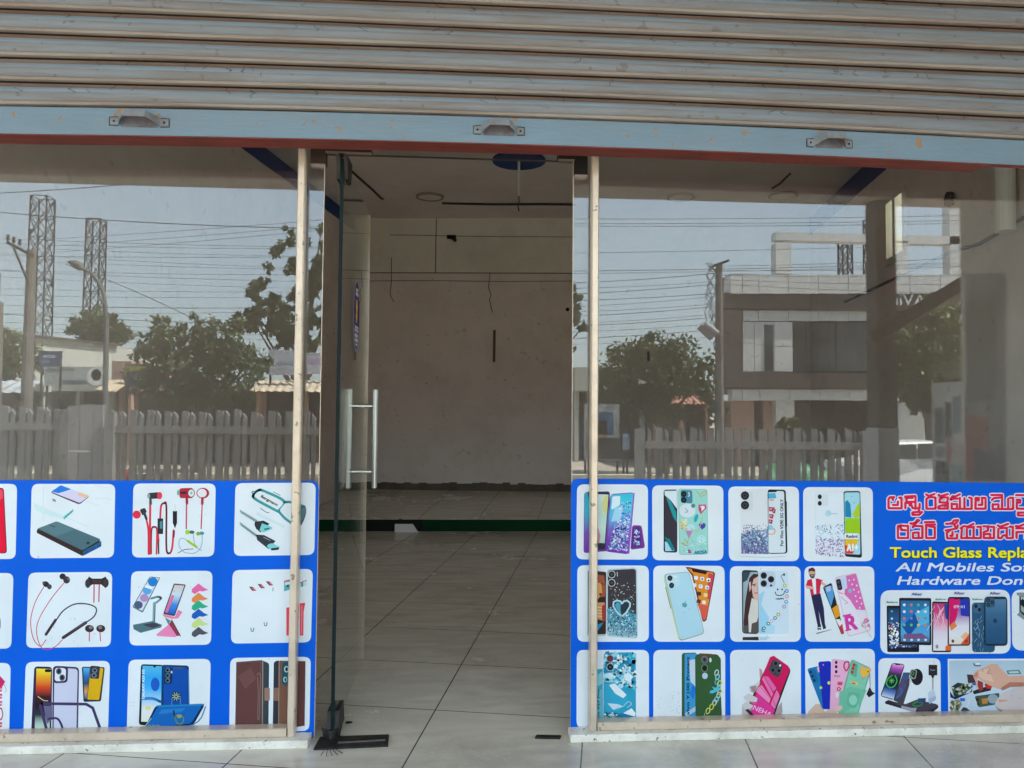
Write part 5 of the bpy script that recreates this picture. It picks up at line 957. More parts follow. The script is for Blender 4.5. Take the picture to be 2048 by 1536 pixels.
def d(a):
    a.RQ([(140, 1155), (412, 1160), (418, 1553), (145, 1553)], 14, '20202a'); a.GV([(155, 1180), (395, 1180), (400, 1512), (160, 1512)], ['24406a', '2a5a8a', '2f4f78', '5a6a98', '3a4a78']); a.G(150, [(155, 1300), (240, 1300), (400, 1515), (160, 1515)], ['a8c8e8', 'e8f0f8', '6a90b8', '18283c'], 8); a.G(60, [(160, 1350), (230, 1350), (235, 1480), (160, 1480)], ['f4f8fc', '1c2c40'], 14)
    for i in range(6): a.E(185, 1205 + i * 62, 10, 9, ['58c080', 'd8e0e8', 'e06070', 'e8c060', 'c8d8e8', '6a90d0'][i])
    a.RQ([(246, 1090), (520, 1092), (522, 1495), (246, 1488)], 14, '262228'); a.GV([(260, 1112), (506, 1114), (506, 1470), (260, 1465)], ['2a6aa0', '2f80b8', '2a74c0', '4aa0d8', '58a8d8', '4a6a98']); a.P([(270, 1330), (420, 1180), (470, 1240), (330, 1420)], '1c58a0'); a.P([(380, 1220), (500, 1160), (500, 1300), (420, 1330)], '58b8dc'); a.P([(285, 1400), (440, 1390), (500, 1440), (290, 1445)], '7a5a88')
    for i in range(4):
        for j in range(4): a.E(290 + j * 60, 1150 + i * 57, 12, 12, random.choice(['e8eef4', '58c878', 'e87a60', 'f0c860', 'd8e4f0', '6a8ad0']))
    for j in range(4): a.E(292 + j * 60, 1448, 12, 10, 'd0e4f4')
    a.RQ([(528, 1120), (695, 1125), (690, 1553), (525, 1553)], 18, '2c2832'); a.GV([(538, 1135), (680, 1138), (676, 1540), (536, 1540)], ['c0407a', 'd84a88', 'e890b0', 'e4d4e4', 'e8e4ee', 'ece8ee']); a.P([(630, 1140), (685, 1145), (680, 1300), (640, 1260)], '2a4a9a')
    for k in range(14): x = random.uniform(540, 640); a.L([(x, 1150 + k * 9), (x + random.uniform(-60, 40), 1210 + k * 12)], 3, 'f6e0ea')
    a.P([(640, 1505), (690, 1470), (690, 1540), (640, 1540)], 'e8703a'); a.E(568, 1505, 12, 18, '9a90a0')
    a.RQ([(660, 1082), (850, 1082), (852, 1498), (658, 1498)], 26, '1e1c28'); a.GV([(670, 1095), (842, 1095), (842, 1486), (670, 1486)], ['8a2a8a', '9a50b0', 'b898c8', 'e6e2ee', 'e8e8ee', 'ecdcd0']); a.P([(672, 1095), (760, 1095), (740, 1240), (700, 1360), (672, 1330)], 'dc1a6c'); a.P([(765, 1095), (842, 1095), (842, 1250), (770, 1240)], '2a3ab0'); a.P([(672, 1330), (715, 1290), (740, 1330), (690, 1370)], 'ec8a50'); a.P([(770, 1485), (842, 1390), (842, 1486)], 'e8502a'); a.P([(770, 1420), (810, 1380), (842, 1400), (800, 1450)], 'f0b890')
    a.RR(715, 1085, 795, 1100, 8, '1e1c28'); a.T("09:41", 710, 1178, 92, 26, 'f4f0f8'); a.E(703, 1458, 12, 14, '504a5c'); a.E(818, 1458, 12, 14, '8a4a40')
    a.RQ([(865, 1130), (1060, 1128), (1062, 1553), (868, 1553)], 34, '2f5a7c'); a.RQ([(875, 1140), (945, 1140), (948, 1215), (880, 1220)], 14, '456a88'); a.E(900, 1160, 14, 16, '1a2430'); a.E(930, 1190, 14, 16, '1a2430')
    for k in range(60): x, y = random.uniform(872, 1050), random.uniform(1230, 1530); a.L([(x, y), (x + random.uniform(-25, 25), y + random.uniform(10, 40))], 3, random.choice(['a8c8dc', '88aac4', '1f3f5c']))
    a.RQ([(970, 1078), (1165, 1078), (1168, 1498), (968, 1498)], 36, '24323e'); a.GV([(980, 1100), (1156, 1100), (1156, 1480), (980, 1480)], ['5a84a8', '3f6c92', '2f5c84', '2a567c']); a.RQ([(978, 1088), (1058, 1086), (1060, 1170), (982, 1172)], 22, '3d5f7c')
    for x, y in ((1002, 1108), (1002, 1148), (1038, 1128)): a.E(x, y, 15, 16, '18222c'); a.E(x, y, 6, 6, '4a6a84')
    a.E(1062, 1284, 18, 20, '20405c'); a.E(1074, 1274, 7, 7, '2f5c84')
    for t, x, y, wd, h, c in (("Before", 135, 1133, 95, 16, '7a9a7a'), ("After", 350, 1068, 88, 22, '5a5a98'), ("Before", 552, 1108, 88, 15, '6a9a78'), ("After", 710, 1060, 92, 24, '5a5a98'), ("Before", 866, 1108, 86, 15, '6a9a80'), ("After", 1015, 1060, 92, 22, '5a5a98')): a.T(t, x, y, wd, h, c, 0, 0, 2)
pic(posR, [(1760.6, 1180.3), (2019.4, 1179), (2021, 1307), (1760, 1308)], FG, d, r=20, frq=F0)
def d(a):
    a.P([(1250, 1045), (1420, 1045), (1420, 1290), (1330, 1290), (1250, 1235), (1270, 1215), (1270, 1075), (1250, 1065)], '8a9498'); a.P([(1275, 1080), (1420, 1080), (1420, 1260), (1340, 1270), (1275, 1205)], '1d2430'); a.T("M", 1285, 1105, 26, 22, 'c8d0d4', 0, 0, 4); a.P([(1285, 1150), (1330, 1190), (1310, 1220), (1285, 1200)], 'a0b0a8')
pic(posR, [(2022.5, 1179), (2150, 1178), (2150, 1300), (2024, 1301)], FG, d, r=20, frq=F0)
def d(a):
    a.P([(195, 820), (240, 795), (470, 860), (900, 860), (905, 900), (770, 1005), (720, 1000), (200, 845)], '2f2c38'); a.P([(240, 800), (470, 850), (620, 790), (880, 850), (900, 870), (760, 960), (420, 890)], '494452'); a.P([(420, 870), (540, 900), (620, 900), (600, 960), (410, 905)], 'a8a4b0')
    a.L([(560, 855), (620, 820), (690, 835), (680, 865), (610, 878), (560, 858)], 13, '2f9a4a', True); a.P([(630, 775), (740, 770), (735, 830), (640, 820)], '2a4a80')
    a.P([(440, 430), (530, 430), (520, 600), (440, 860), (310, 800)], '4a4652'); a.P([(445, 445), (515, 440), (470, 620), (400, 760), (340, 760)], '3a5a8a'); a.L([(360, 740), (430, 640), (400, 600), (470, 560), (440, 520)], 16, '7a3a44', True); a.L([(350, 770), (420, 690), (400, 640)], 10, '2f7ac8', True)
    a.RQ([(290, 300), (462, 320), (320, 800), (132, 745)], 40, '30303c'); a.GV([(300, 312), (448, 330), (312, 785), (150, 738)], ['e0a8e0', 'b84ab8', '4a3a60', '1c1a28', '1a1c2c', '24346a', '6a90d0', 'd0d8e8']); a.RR(335, 312, 400, 330, 8, '18161e')
    a.L([(330, 470), (355, 540), (320, 610), (260, 630), (215, 580), (240, 510), (290, 470)], 14, '3fbf4a', True)
    for k in range(8): t = k * .785; a.L([(285, 540), (285 + 36 * math.cos(t), 540 + 36 * math.sin(t))], 7, '58d858')
    a.E(620, 490, 80, 110, '23222a'); a.RQ([(540, 385), (625, 400), (600, 520), (505, 510)], 26, '9aa0a4'); a.RQ([(548, 395), (612, 408), (590, 505), (520, 498)], 22, '2c3036'); a.E(562, 440, 22, 26, '5a9a50'); a.E(562, 440, 12, 15, '1e2a20'); a.L([(560, 500), (520, 470), (540, 560)], 10, 'c0c4c8', True)
    a.RR(775, 328, 890, 468, 12, '2b2a32'); a.T("Power", 798, 405, 66, 18, '9a9aa4', 0, 0, 2); a.P([(805, 465), (855, 465), (838, 505), (822, 505)], '2b2a32'); a.L([(832, 500), (832, 655)], 9, '3a3a44'); a.L([(848, 255), (848, 330)], 5, 'c0c4cc')
    a.RQ([(765, 690), (850, 655), (875, 780), (780, 850)], 34, 'c4d0e4'); a.P([(770, 780), (870, 740), (872, 790), (785, 850)], 'a8b8d4')
pic(posR, [(108, 240), (935, 240), (940, 1055), (110, 1065)], FJ, d)
def d(a):
    a.GV([(1050, 270), (2300, 270), (2300, 1005), (1060, 1015)], ['b4ccdc', 'c0d4e2', 'c8dae8', 'bcd4ea'])
    a.P([(1080, 620), (1160, 565), (1340, 590), (1370, 620), (1200, 745), (1110, 745)], '5a6a48'); a.G(90, [(1090, 600), (1330, 590), (1260, 700), (1130, 740)], ['c8d0a0', '2a3430', 'd8e0e8', '7a9a50', '3a4a6a'], 20); a.P([(1060, 680), (1110, 750), (1320, 700), (1360, 640), (1350, 690), (1130, 790), (1065, 760)], '1c2c5c'); a.P([(1080, 620), (1165, 565), (1230, 580), (1150, 640)], '28343c')
    a.P([(1065, 820), (1180, 780), (1220, 850), (1140, 1010), (1065, 1012)], '8a8c70'); a.G(60, [(1070, 820), (1190, 800), (1150, 1000), (1070, 1000)], ['d8dcc8', '4a5048', 'b0b898', '6a6a58'], 18); a.P([(1190, 770), (1260, 770), (1260, 810), (1200, 815)], '2f70d0')
    a.P([(1285, 455), (1360, 460), (1410, 520), (1400, 570), (1300, 570)], '4a3a3c'); a.P([(1350, 575), (1410, 570), (1420, 600), (1360, 600)], '2f5ac0')
    a.L([(1375, 310), (1395, 340), (1465, 338)], 14, '3a5a6a', True); a.P([(1400, 300), (1460, 305), (1455, 325), (1410, 325)], 'e8ecf0')
    a.P([(1810, 405), (1980, 395), (2010, 450), (1830, 455)], '4a8088'); a.P([(1835, 418), (1965, 410), (1985, 438), (1850, 442)], 'c8d8d8')
    a.P([(1200, 1010), (1180, 960), (1240, 890), (1280, 900), (1330, 940), (1580, 930), (1610, 960), (1600, 1005), (1400, 1000)], '3c3e46'); a.P([(1330, 950), (1560, 940), (1580, 970), (1400, 985)], '50525c'); a.L([(1290, 880), (1325, 790)], 12, 'e4e8ec')
    a.P([(1360, 680), (1460, 640), (1620, 600), (1600, 670), (1380, 720)], '2c2a34'); a.P([(1520, 580), (1600, 575), (1620, 630), (1540, 650)], '8a3040'); a.E(1580, 610, 40, 36, 'e03028'); a.P([(1430, 530), (1500, 560), (1500, 660), (1450, 680), (1425, 600)], 'a03a38')
    a.RQ([(1385, 745), (1720, 700), (1700, 850), (1440, 895)], 30, '3f5c58'); a.P([(1410, 760), (1540, 740), (1540, 860), (1450, 880)], '5a5a40'); a.E(1630, 780, 70, 62, '9aa8b4'); a.P([(1480, 780), (1560, 770), (1560, 840), (1490, 850)], 'c08a4a'); a.E(1425, 790, 18, 20, '1c2424'); a.E(1435, 850, 16, 18, '1c2424')
    a.P([(1365, 470), (1400, 410), (1500, 370), (1600, 320), (1680, 315), (1740, 380), (1840, 480), (2100, 470), (2100, 610), (1860, 620), (1760, 665), (1640, 625), (1560, 590), (1470, 530), (1420, 500), (1425, 560), (1415, 660), (1400, 560)], 'dcae98'); a.P([(1430, 420), (1520, 385), (1590, 380), (1560, 440), (1600, 450), (1640, 560), (1500, 520), (1440, 480)], 'e8c0aa'); a.L([(1500, 380), (1490, 420)], 8, 'b0806c'); a.L([(1590, 385), (1550, 440), (1600, 440)], 8, 'b0806c', True); a.P([(1730, 640), (1850, 560), (2080, 560), (2080, 615), (1860, 625), (1760, 668)], 'b87a64'); a.P([(1370, 470), (1420, 420), (1440, 440), (1420, 500), (1380, 490)], 'd88a7a')
    a.P([(1660, 830), (1690, 780), (1760, 700), (1900, 640), (2100, 600), (2100, 1000), (1900, 1000), (1840, 940), (1720, 920), (1650, 880)], 'd2c8c8'); a.P([(1690, 790), (1800, 790), (1830, 805), (1720, 830)], 'd8a890'); a.P([(1650, 870), (1720, 920), (1840, 930), (1900, 1000), (1820, 950), (1700, 925)], '7a7a9a')
pic(posR, [(1030, 250), (2300, 245), (2300, 1030), (1040, 1040)], FJ, d, r=0)

# lettering
tx = Art(6)
TEL = [  # strokes of the red Telugu lines, traced in the crop's own units
 [(300, 265), (300, 240), (262, 228), (242, 250), (242, 375), (415, 375), (415, 235), (385, 235)], [(300, 330), (365, 330), (365, 285)], [(262, 228), (318, 228)],
 [(462, 218), (600, 212), (600, 290), (480, 290), (480, 240), (500, 240)], [(600, 290), (600, 380), (560, 370), (545, 330), (520, 335)], [(465, 375), (465, 300), (545, 310)], [(520, 236), (560, 236)],
 [(655, 315), (655, 370), (590, 380)], [(560, 430), (600, 425), (690, 425)], [(560, 462), (650, 462), (690, 425)], [(655, 360), (640, 425)], [(565, 435), (562, 460)],
 [(740, 190), (775, 212), (852, 185)], [(775, 232), (745, 250), (745, 380), (865, 380), (865, 232), (800, 225)],
 [(905, 195), (930, 215), (1030, 185)], [(940, 240), (920, 260), (920, 295), (1020, 300), (1030, 230), (950, 230)], [(1030, 300), (1030, 380), (905, 380), (905, 350), (960, 335), (1030, 330)],
 [(1070, 245), (1095, 212), (1110, 225), (1190, 188)], [(1075, 262), (1075, 250), (1160, 245)], [(1080, 310), (1080, 382), (1190, 382), (1190, 235)], [(1080, 320), (1150, 318), (1150, 382)], [(1190, 382), (1250, 382), (1250, 240)], [(1250, 382), (1345, 382), (1345, 240), (1310, 232)],
 [(1400, 265), (1440, 270), (1440, 240), (1400, 235), (1395, 380), (1530, 380), (1530, 238), (1480, 235)], [(1440, 330), (1485, 330), (1485, 250)],
 [(1605, 198), (1750, 198), (1750, 382)], [(1615, 265), (1640, 240), (1730, 232)], [(1625, 320), (1625, 385), (1750, 385)], [(1625, 325), (1700, 322), (1700, 385)], [(1750, 385), (1895, 385), (1895, 235), (1850, 235)], [(1830, 250), (1830, 385)],
 [(1935, 200), (2060, 200)], [(1945, 262), (1990, 262), (1990, 300), (1945, 300), (1945, 380), (2100, 380), (2100, 230)], [(1960, 432), (2080, 432)], [(1965, 470), (2080, 470)], [(1962, 440), (1962, 468)],
 [(395, 625), (395, 608), (365, 612), (365, 770), (500, 770), (500, 610), (415, 605)], [(410, 640), (410, 665), (470, 665)],
 [(530, 575), (560, 580), (600, 560), (620, 530), (650, 535), (600, 575), (560, 630)], [(560, 630), (580, 610), (690, 612), (690, 770), (565, 770), (565, 700)], [(570, 700), (640, 695), (640, 770)],
 [(720, 560), (850, 556)], [(735, 595), (860, 590)], [(740, 610), (740, 770), (855, 770), (855, 625), (780, 615)],
 [(1005, 582), (1080, 575), (1110, 535), (1165, 530), (1150, 560), (1110, 590), (1140, 640)], [(1000, 668), (1060, 660), (1150, 640), (1160, 600)], [(1060, 665), (1015, 700), (1020, 775), (1150, 775), (1150, 720)], [(1060, 740), (1090, 740), (1090, 690)],
 [(1200, 640), (1240, 610), (1290, 620), (1370, 580)], [(1215, 640), (1205, 770), (1280, 770), (1280, 650)], [(1280, 770), (1370, 770), (1370, 620)], [(1370, 770), (1465, 770), (1465, 620), (1420, 620)], [(1290, 630), (1370, 625)],
 [(1500, 615), (1560, 615), (1560, 670), (1505, 690), (1505, 770), (1640, 770), (1640, 620), (1590, 620)], [(1505, 720), (1590, 715), (1590, 770)],
 [(1690, 600), (1720, 620), (1830, 580)], [(1700, 650), (1695, 770), (1740, 770), (1760, 735), (1800, 735), (1810, 770)], [(1720, 640), (1810, 635), (1810, 770), (1890, 770), (1890, 620), (1850, 620)],
 [(1930, 610), (1970, 615), (2060, 580)], [(1935, 640), (2060, 640)], [(1940, 770), (1940, 690), (2060, 690), (2060, 775)]]
tx.frame(*FT)
for st_ in TEL: tx.L(st_, 58, 'f4e8f0')
tx.k += 2
for st_ in TEL: tx.L(st_, 31, 'e0204e')
tx.frame(*FG)
tx.T("Touch Glass Replacement", 169, 752, 1175, 88, '12305a', 0, 0, 9, "Touch Glass Repla"); tx.T("Touch Glass Replacement", 165, 745, 1175, 88, 'f6ee14', 0, 0, 7, "Touch Glass Repla")
tx.T("All Mobiles Software", 215, 862, 1180, 72, 'dce8f6', 0, .30, 5, "All Mobiles Soft"); tx.T("Hardware Done", 215, 976, 1160, 72, 'dce8f6', 0, .30, 5)
tx.build("lettering", M['print'], posR, colors=True)
# ------------------------------------------------------------------ the street behind the photographer, mirrored in the panes
def pxm(Y): return (Y + CAMD) / FPX
def brect(mb, x0, y0, x1, y1, Y, dp=.2):                # box whose front stands Y in front of the shop
    ym = (y0 + y1) / 2; xm = (x0 + x1) / 2
    a, b = RW(x0, ym, Y).x, RW(x1, ym, Y).x; c, d_ = RW(xm, y1, Y).z, RW(xm, y0, Y).z
    mb.box((a, -Y - dp, c), (b, -Y, d_)); return a, b, c, d_
def to_ground(mb, x0, y0, x1, Y, dp=.2, z0=ROADZ - .02):
    ym = y0; a, b = RW(x0, ym, Y).x, RW(x1, ym, Y).x; d_ = RW((x0 + x1) / 2, y0, Y).z
    mb.box((a, -Y - dp, z0), (b, -Y, d_)); return a, b, d_
# fences of precast pickets
def fence(x0, x1, Y0, Y1, ztop, zrail, lab, step=.265):
    A, B = RW(x0, 820, Y0), RW(x1, 820, Y1); A.z = B.z = 0; Ln = (B - A).length; D = (B - A).normalized(); Nn = Vector((-D.y, D.x, 0)); ang = math.atan2(D.y, D.x)
    t = thing("picket_fence", lab, "fence", (A + B) / 2 + Z * ROADZ, "grey precast picket fences along the forecourt")
    mb = MB(); n = int(Ln / step)
    for k in range(n + 1):
        for o, wd, hh in ((0, .10, 0), (step * .52, .055, -.02)):
            s = k * step + o
            if s + wd > Ln: continue
            h = ztop + hh + random.uniform(-.03, .02)
            P = [A + D * s, A + D * (s + wd)]
            for q in P: q.z = ROADZ
            th = .05; f = [P[0], P[1], P[1] - Nn * th, P[0] - Nn * th]
            cut = .07 if o else .015
            top = [Vector((f[0].x, f[0].y, h)), Vector((f[1].x, f[1].y, h - cut)), Vector((f[2].x, f[2].y, h - cut)), Vector((f[3].x, f[3].y, h))]
            mb.grid([f, top], True); mb.face(top)
    mb.build("picket_panel", M['concrete'], t)
    for zz in (zrail, ROADZ + .22):
        mb = MB(); a, b = A + Nn * .035, B + Nn * .035; a.z = b.z = zz; mb.bar(a, b, .07, .11); mb.build("rail", M['concrete'], t)
    np_ = max(2, int(Ln / 2.4) + 1)
    for k in range(np_):
        p = A + D * (Ln * k / (np_ - 1)) + Nn * .05; mb = MB()
        mb.prism([p + D * a * .07 + Nn * b * .05 + Z * ROADZ for a, b in ((-1, -1), (1, -1), (1, 1), (-1, 1))], (0, 0, ztop - .03 - ROADZ)); mb.build("post", M['concrete'], t)
    return t
fence(-420, 137, 9.4, 9.2, 1.20, .90, "grey precast picket fence mirrored at the far left, beyond the gate")
fence(226, 700, 9.1, 8.8, 1.17, .87, "grey precast picket fence mirrored in the left window, right of the gate")
fence(1278, 1728, 8.6, 8.4, .965, .70, "grey precast picket fence mirrored in the right window below the modern building")
M['gate'] = mat("grey painted gate sheet", (0.25, 0.25, 0.265), .6, var=.1, scale=2, dirt=(.25, .24, .24), dirt_amt=.4)
gt = thing("sheet_gate", "plain grey sheet metal gate with a latch between the two left fences", "gate", RW(180, 830, 9.1) * 1.0)
for x0, x1, y0 in ((136, 159, 812), (160.5, 186, 809), (187, 206, 810)):
    mb = MB(); to_ground(mb, x0, y0, x1, 9.12, .05); mb.build("gate_leaf", M['gate'], gt)
mb = MB(); p, q = RW(137, 902, 9.02), RW(178, 903, 9.02); mb.tube([p, q], .02, 8); mb.build("latch", M['steel'], gt)

# leaves
def leaf_mat(name, c1, c2):
    m, t, N, L, b = nodes(name); at = N.new("ShaderNodeAttribute"); at.attribute_name = "print"; sp = N.new("ShaderNodeSeparateColor"); L.new(at.outputs["Color"], sp.inputs[0])
    x = N.new("ShaderNodeMix"); x.data_type = 'RGBA'; L.new(sp.outputs[0], x.inputs[0]); x.inputs[6].default_value = (*c1, 1); x.inputs[7].default_value = (*c2, 1)
    L.new(x.outputs[2], b.inputs["Base Color"]); b.inputs["Roughness"].default_value = .55; b.inputs["Specular IOR Level"].default_value = .3
    tl = N.new("ShaderNodeBsdfTranslucent"); L.new(x.outputs[2], tl.inputs[0]); ms = N.new("ShaderNodeMixShader"); ms.inputs[0].default_value = .25
    L.new(b.outputs[0], ms.inputs[1]); L.new(tl.outputs[0], ms.inputs[2]); L.new(ms.outputs[0], N["Material Output"].inputs[0]); return m
M['leaf_a'] = leaf_mat("dark green leaves", (.036, .06, .026), (.135, .17, .075)); M['leaf_b'] = leaf_mat("broad teak leaves", (.04, .07, .03), (.16, .195, .09)); M['leaf_c'] = leaf_mat("yellow green leaves", (.045, .065, .02), (.22, .23, .08))
M['bark'] = mat("bark", (.11, .085, .06), .9, var=.3, scale=8, bump=.5)
def tree(blobs, Y, lab, n, size, m, trunk, name="leafy_tree"):
    bx = RW(trunk[0], trunk[1], Y); t = thing(name, lab, "tree", (bx.x, bx.y, ROADZ), "trees across the road")
    mb = MB(); tot = sum(b[2] ** 2 for b in blobs)
    for (x, y, r, *dy) in blobs:
        c = RW(x, y, Y + (dy[0] if dy else 0)); R_ = r * pxm(Y); cnt = int(n * r * r / tot)
        clumps = [Vector((random.gauss(0, 1), random.gauss(0, 1), random.gauss(0, 1))).normalized() * (random.random() ** .4) for _ in range(max(14, cnt // 34))]
        for k in range(cnt):
            q = random.choice(clumps); p = c + q * R_ * 1.05 + Vector((random.gauss(0, 1), random.gauss(0, 1), random.gauss(0, 1))) * (R_ * .12)
            s = size * random.uniform(.55, 1.25); e = Euler((random.uniform(-1.2, 1.2), random.uniform(-1.2, 1.2), random.uniform(0, 6.28))).to_matrix()
            v = min(1, max(0, random.gauss(.42, .3) + q.z * .12))
            mb.face([p + e @ Vector(a) * s for a in ((-.5, 0, 0), (-.12, .26, .05), (.5, .02, .1), (-.05, -.26, .05))], (v, v, v))
    cr = mb.build("crown", m, t, colors=True)
    mb = MB(); top = RW(blobs[0][0], blobs[0][1], Y); base = Vector((bx.x, bx.y, ROADZ - .1)); fork = base.lerp(top, .45)
    mb.tube([base, base.lerp(top, .25) + Vector((.06, 0, 0)), fork], [.20, .15, .12], 9)
    for (x, y, r, *dy) in (blobs if len(blobs) < 14 else blobs[::4]):
        c = RW(x, y, Y + (dy[0] if dy else 0)); mb.tube([fork, fork.lerp(c, .5) + Vector((0, 0, .15)), c + Vector((0, 0, r * pxm(Y) * .3))], [.09, .05, .02], 6)
    mb.build("trunk", M['bark'], t, smooth=True); return t
tree([(392, 735, 62), (310, 740, 48), (335, 690, 50), (440, 690, 55), (470, 745, 58), (395, 665, 38), (375, 780, 48), (290, 775, 32), (505, 725, 30)], 23.6, "large dense dark tree mirrored in the middle of the left window", 10500, .2, M['leaf_a'], (400, 830))
tb_ = [(590, 640, 34), (600, 600, 22), (560, 650, 26)]
for (y, xl, xr, n_, r0) in ((470, 560, 650, 4, 8), (500, 545, 660, 7, 11), (530, 535, 670, 9, 14), (560, 520, 680, 10, 15), (590, 508, 690, 11, 17), (620, 490, 700, 12, 18), (650, 478, 700, 12, 20), (680, 520, 700, 8, 22)):
    for k in range(max(2, int(n_ * .72))): tb_.append((random.uniform(xl, xr), y + random.uniform(-16, 16), r0 * random.uniform(.6, 1.2)))
tb_ += [(475, 636, 8), (505, 625, 12), (562, 488, 8), (583, 466, 7), (548, 505, 10)]
tree([(1060, 640, 60), (1090, 590, 40), (1040, 590, 42), (1075, 700, 60), (1105, 640, 34), (1130, 600, 20), (1140, 580, 13), (1158, 595, 9), (1152, 620, 11), (1166, 655, 10), (1145, 640, 12)], 30, "broad leaved tree whose outer leaves show just right of the doorway", 5200, .40, M['leaf_b'], (1060, 830), "tall_tree")
tree(tb_, 30, "tall broad leaved tree with sparse top shoots beside the left post", 5600, .36, M['leaf_b'], (600, 830), "tall_tree")
tree([(195, 655, 36), (170, 660, 28), (225, 668, 32), (200, 690, 30)], 48, "small round tree rising behind the pale shed", 3600, .42, M['leaf_a'], (200, 800))
tree([(30, 710, 44), (-20, 700, 50), (10, 745, 40), (60, 735, 26)], 27.0, "hazy bush-like tree mirrored at the far left edge behind the pole", 4200, .24, M['leaf_c'], (20, 820))
tree([(1310, 735, 62), (1250, 740, 52), (1370, 735, 55), (1320, 690, 38), (1275, 700, 34), (1220, 770, 38), (1330, 790, 55), (1410, 765, 34), (1260, 800, 44), (1430, 820, 26)], 23.4, "wide dark tree mirrored beside the right post", 10500, .2, M['leaf_a'], (1330, 850))
tree([(1850, 680, 62), (1800, 720, 50), (1880, 640, 48), (1830, 760, 55), (1900, 720, 55), (1780, 680, 34), (1860, 800, 42), (1850, 615, 28)], 21.9, "sunlit yellow green tree mirrored in front of the modern building", 11000, .21, M['leaf_c'], (1860, 860))

tree([(1572, 852, 17), (1590, 846, 13), (1558, 858, 11), (1580, 870, 14)], 9.6, "small yellow green shrub peeping over the right fence", 700, .10, M['leaf_c'], (1575, 900), "shrub")
# modern two storey building
M['panel'] = mat("white cladding panel", (.62, .62, .61), .35, var=.05, scale=.6); M['brownclad'] = mat("brown cladding", (.065, .052, .048), .5, var=.1, scale=.5)
M['darkglass'] = mat("dark mirror glazing", (.05, .06, .065), .08, var=.2, scale=.4); M['pinkwall'] = mat("pink plaster", (.42, .27, .22), .85, var=.12, scale=1)
YB = 27.0; bd = thing("modern_building", "two storey building with white panels, brown frame and an open roof pergola", "building", RW(1690, 860, YB))
def rects(name, m, rs, Y, dp, parent):
    mb = MB()
    for r in rs: brect(mb, *r, Y, dp)
    return mb.build(name, m, parent)
JN = .6
def panels(x0, y0, x1, y1, cuts, Y, dp, parent, name="cladding"):
    xs = [x0] + list(cuts) + [x1]; rects(name, M['panel'], [(a + JN, y0, b - JN, y1) for a, b in zip(xs, xs[1:])], Y, dp, parent)
mb = MB(); brect(mb, 1462, 552, 1925, 790, YB + .25, 1.6); mb.build("wall", M['brownclad'], bd)
panels(1461, 549, 1925, 587, (1485, 1518, 1577, 1637, 1697, 1760, 1820, 1881), YB - .35, .8, bd)
rects("brown_frame", M['brownclad'], [(1451, 589, 1925, 620), (1451, 620.5, 1484, 745), (1451, 746, 1925, 777)], YB - .25, .7, bd)
panels(1485.5, 621, 1780, 642, (1517, 1577, 1637, 1697), YB - .05, .35, bd)
panels(1485.5, 644, 1586, 743, (1509, 1549), YB - .05, .35, bd)
for x0, x1 in ((1587, 1611), (1613, 1671), (1673, 1778)):
    o = rects("window", M['darkglass'], [(x0, 645, x1, 743)], YB - .02, .3, bd)
rects("window", M['darkglass'], [(1530, 650, 1547, 742)], YB - .09, .1, bd)
for xa_, xb_ in ((1585.5, 1588.5), (1611, 1613), (1671, 1673)): rects("window_frame", M['panel'], [(xa_, 644, xb_, 743.5)], YB + .06, .1, bd)
mb = MB(); brect(mb, 1526, 684, 1544, 698, YB + .5, .5); mb.build("air_conditioner", M['dark_metal'], bd, bevel=.03)
panels(1464, 778.5, 1780, 800, (1485, 1520, 1580, 1640, 1700), YB - .1, .5, bd)
for r in ((1552, 468, 1920, 484), (1552, 485, 1583, 548), (1787, 482, 1816, 548), (1900, 408, 1922, 548)):
    rects("pergola_beam", M['panel'], [r], YB + .4, .5, bd)
mb = MB(); to_ground(mb, 1462, 801, 1508, YB + .5, 1.2); to_ground(mb, 1527, 801, 1549, YB + .5, 1.2); mb.build("ground_floor_wall", M['pinkwall'], bd)
mb = MB(); to_ground(mb, 1552, 801, 1589, YB + .1, .8); mb.build("column", M['panel'], bd)
mb = MB(); to_ground(mb, 1590, 801, 1790, YB + 2.5, .2); mb.build("dark_shopfront", M['brownclad'], bd)
mb = MB(); to_ground(mb, 1509, 801, 1526, YB + .9, .2); mb.build("doorway", M['brownclad'], bd)
mb = MB(); to_ground(mb, 1791, 801, 1925, YB + .5, 5); mb.build("ground_floor_wall", M['panel'], bd)
def sign_text(txt, p0, width, h, m, name, parent, lab=None):
    """raised letters facing the shop, read from the forecourt"""
    polys, wd = text_polys(txt); mb = MB(); sx = width / wd; sy = h / .7
    for p in polys:
        q = [Vector((p0.x - u * sx, p0.y + .05, p0.z + v * sy)) for u, v in p]; mb.face(q); mb.face([k - Vector((0, .05, 0)) for k in q][::-1])
        mb.grid([q, [k - Vector((0, .05, 0)) for k in q]], True)
    return mb.build(name, m, parent)
pA = RW(1868, 612, YB - .26); pN = RW(1781, 612, YB - .26)
sign_text("LAVin", pA, pA.x - pN.x, 24 * pxm(YB), M['white'], "sign_letters", bd)
pA = RW(1762, 796, YB - .12); sign_text("A", pA, .45, .5, M['brownclad'], "sign_letters", bd)
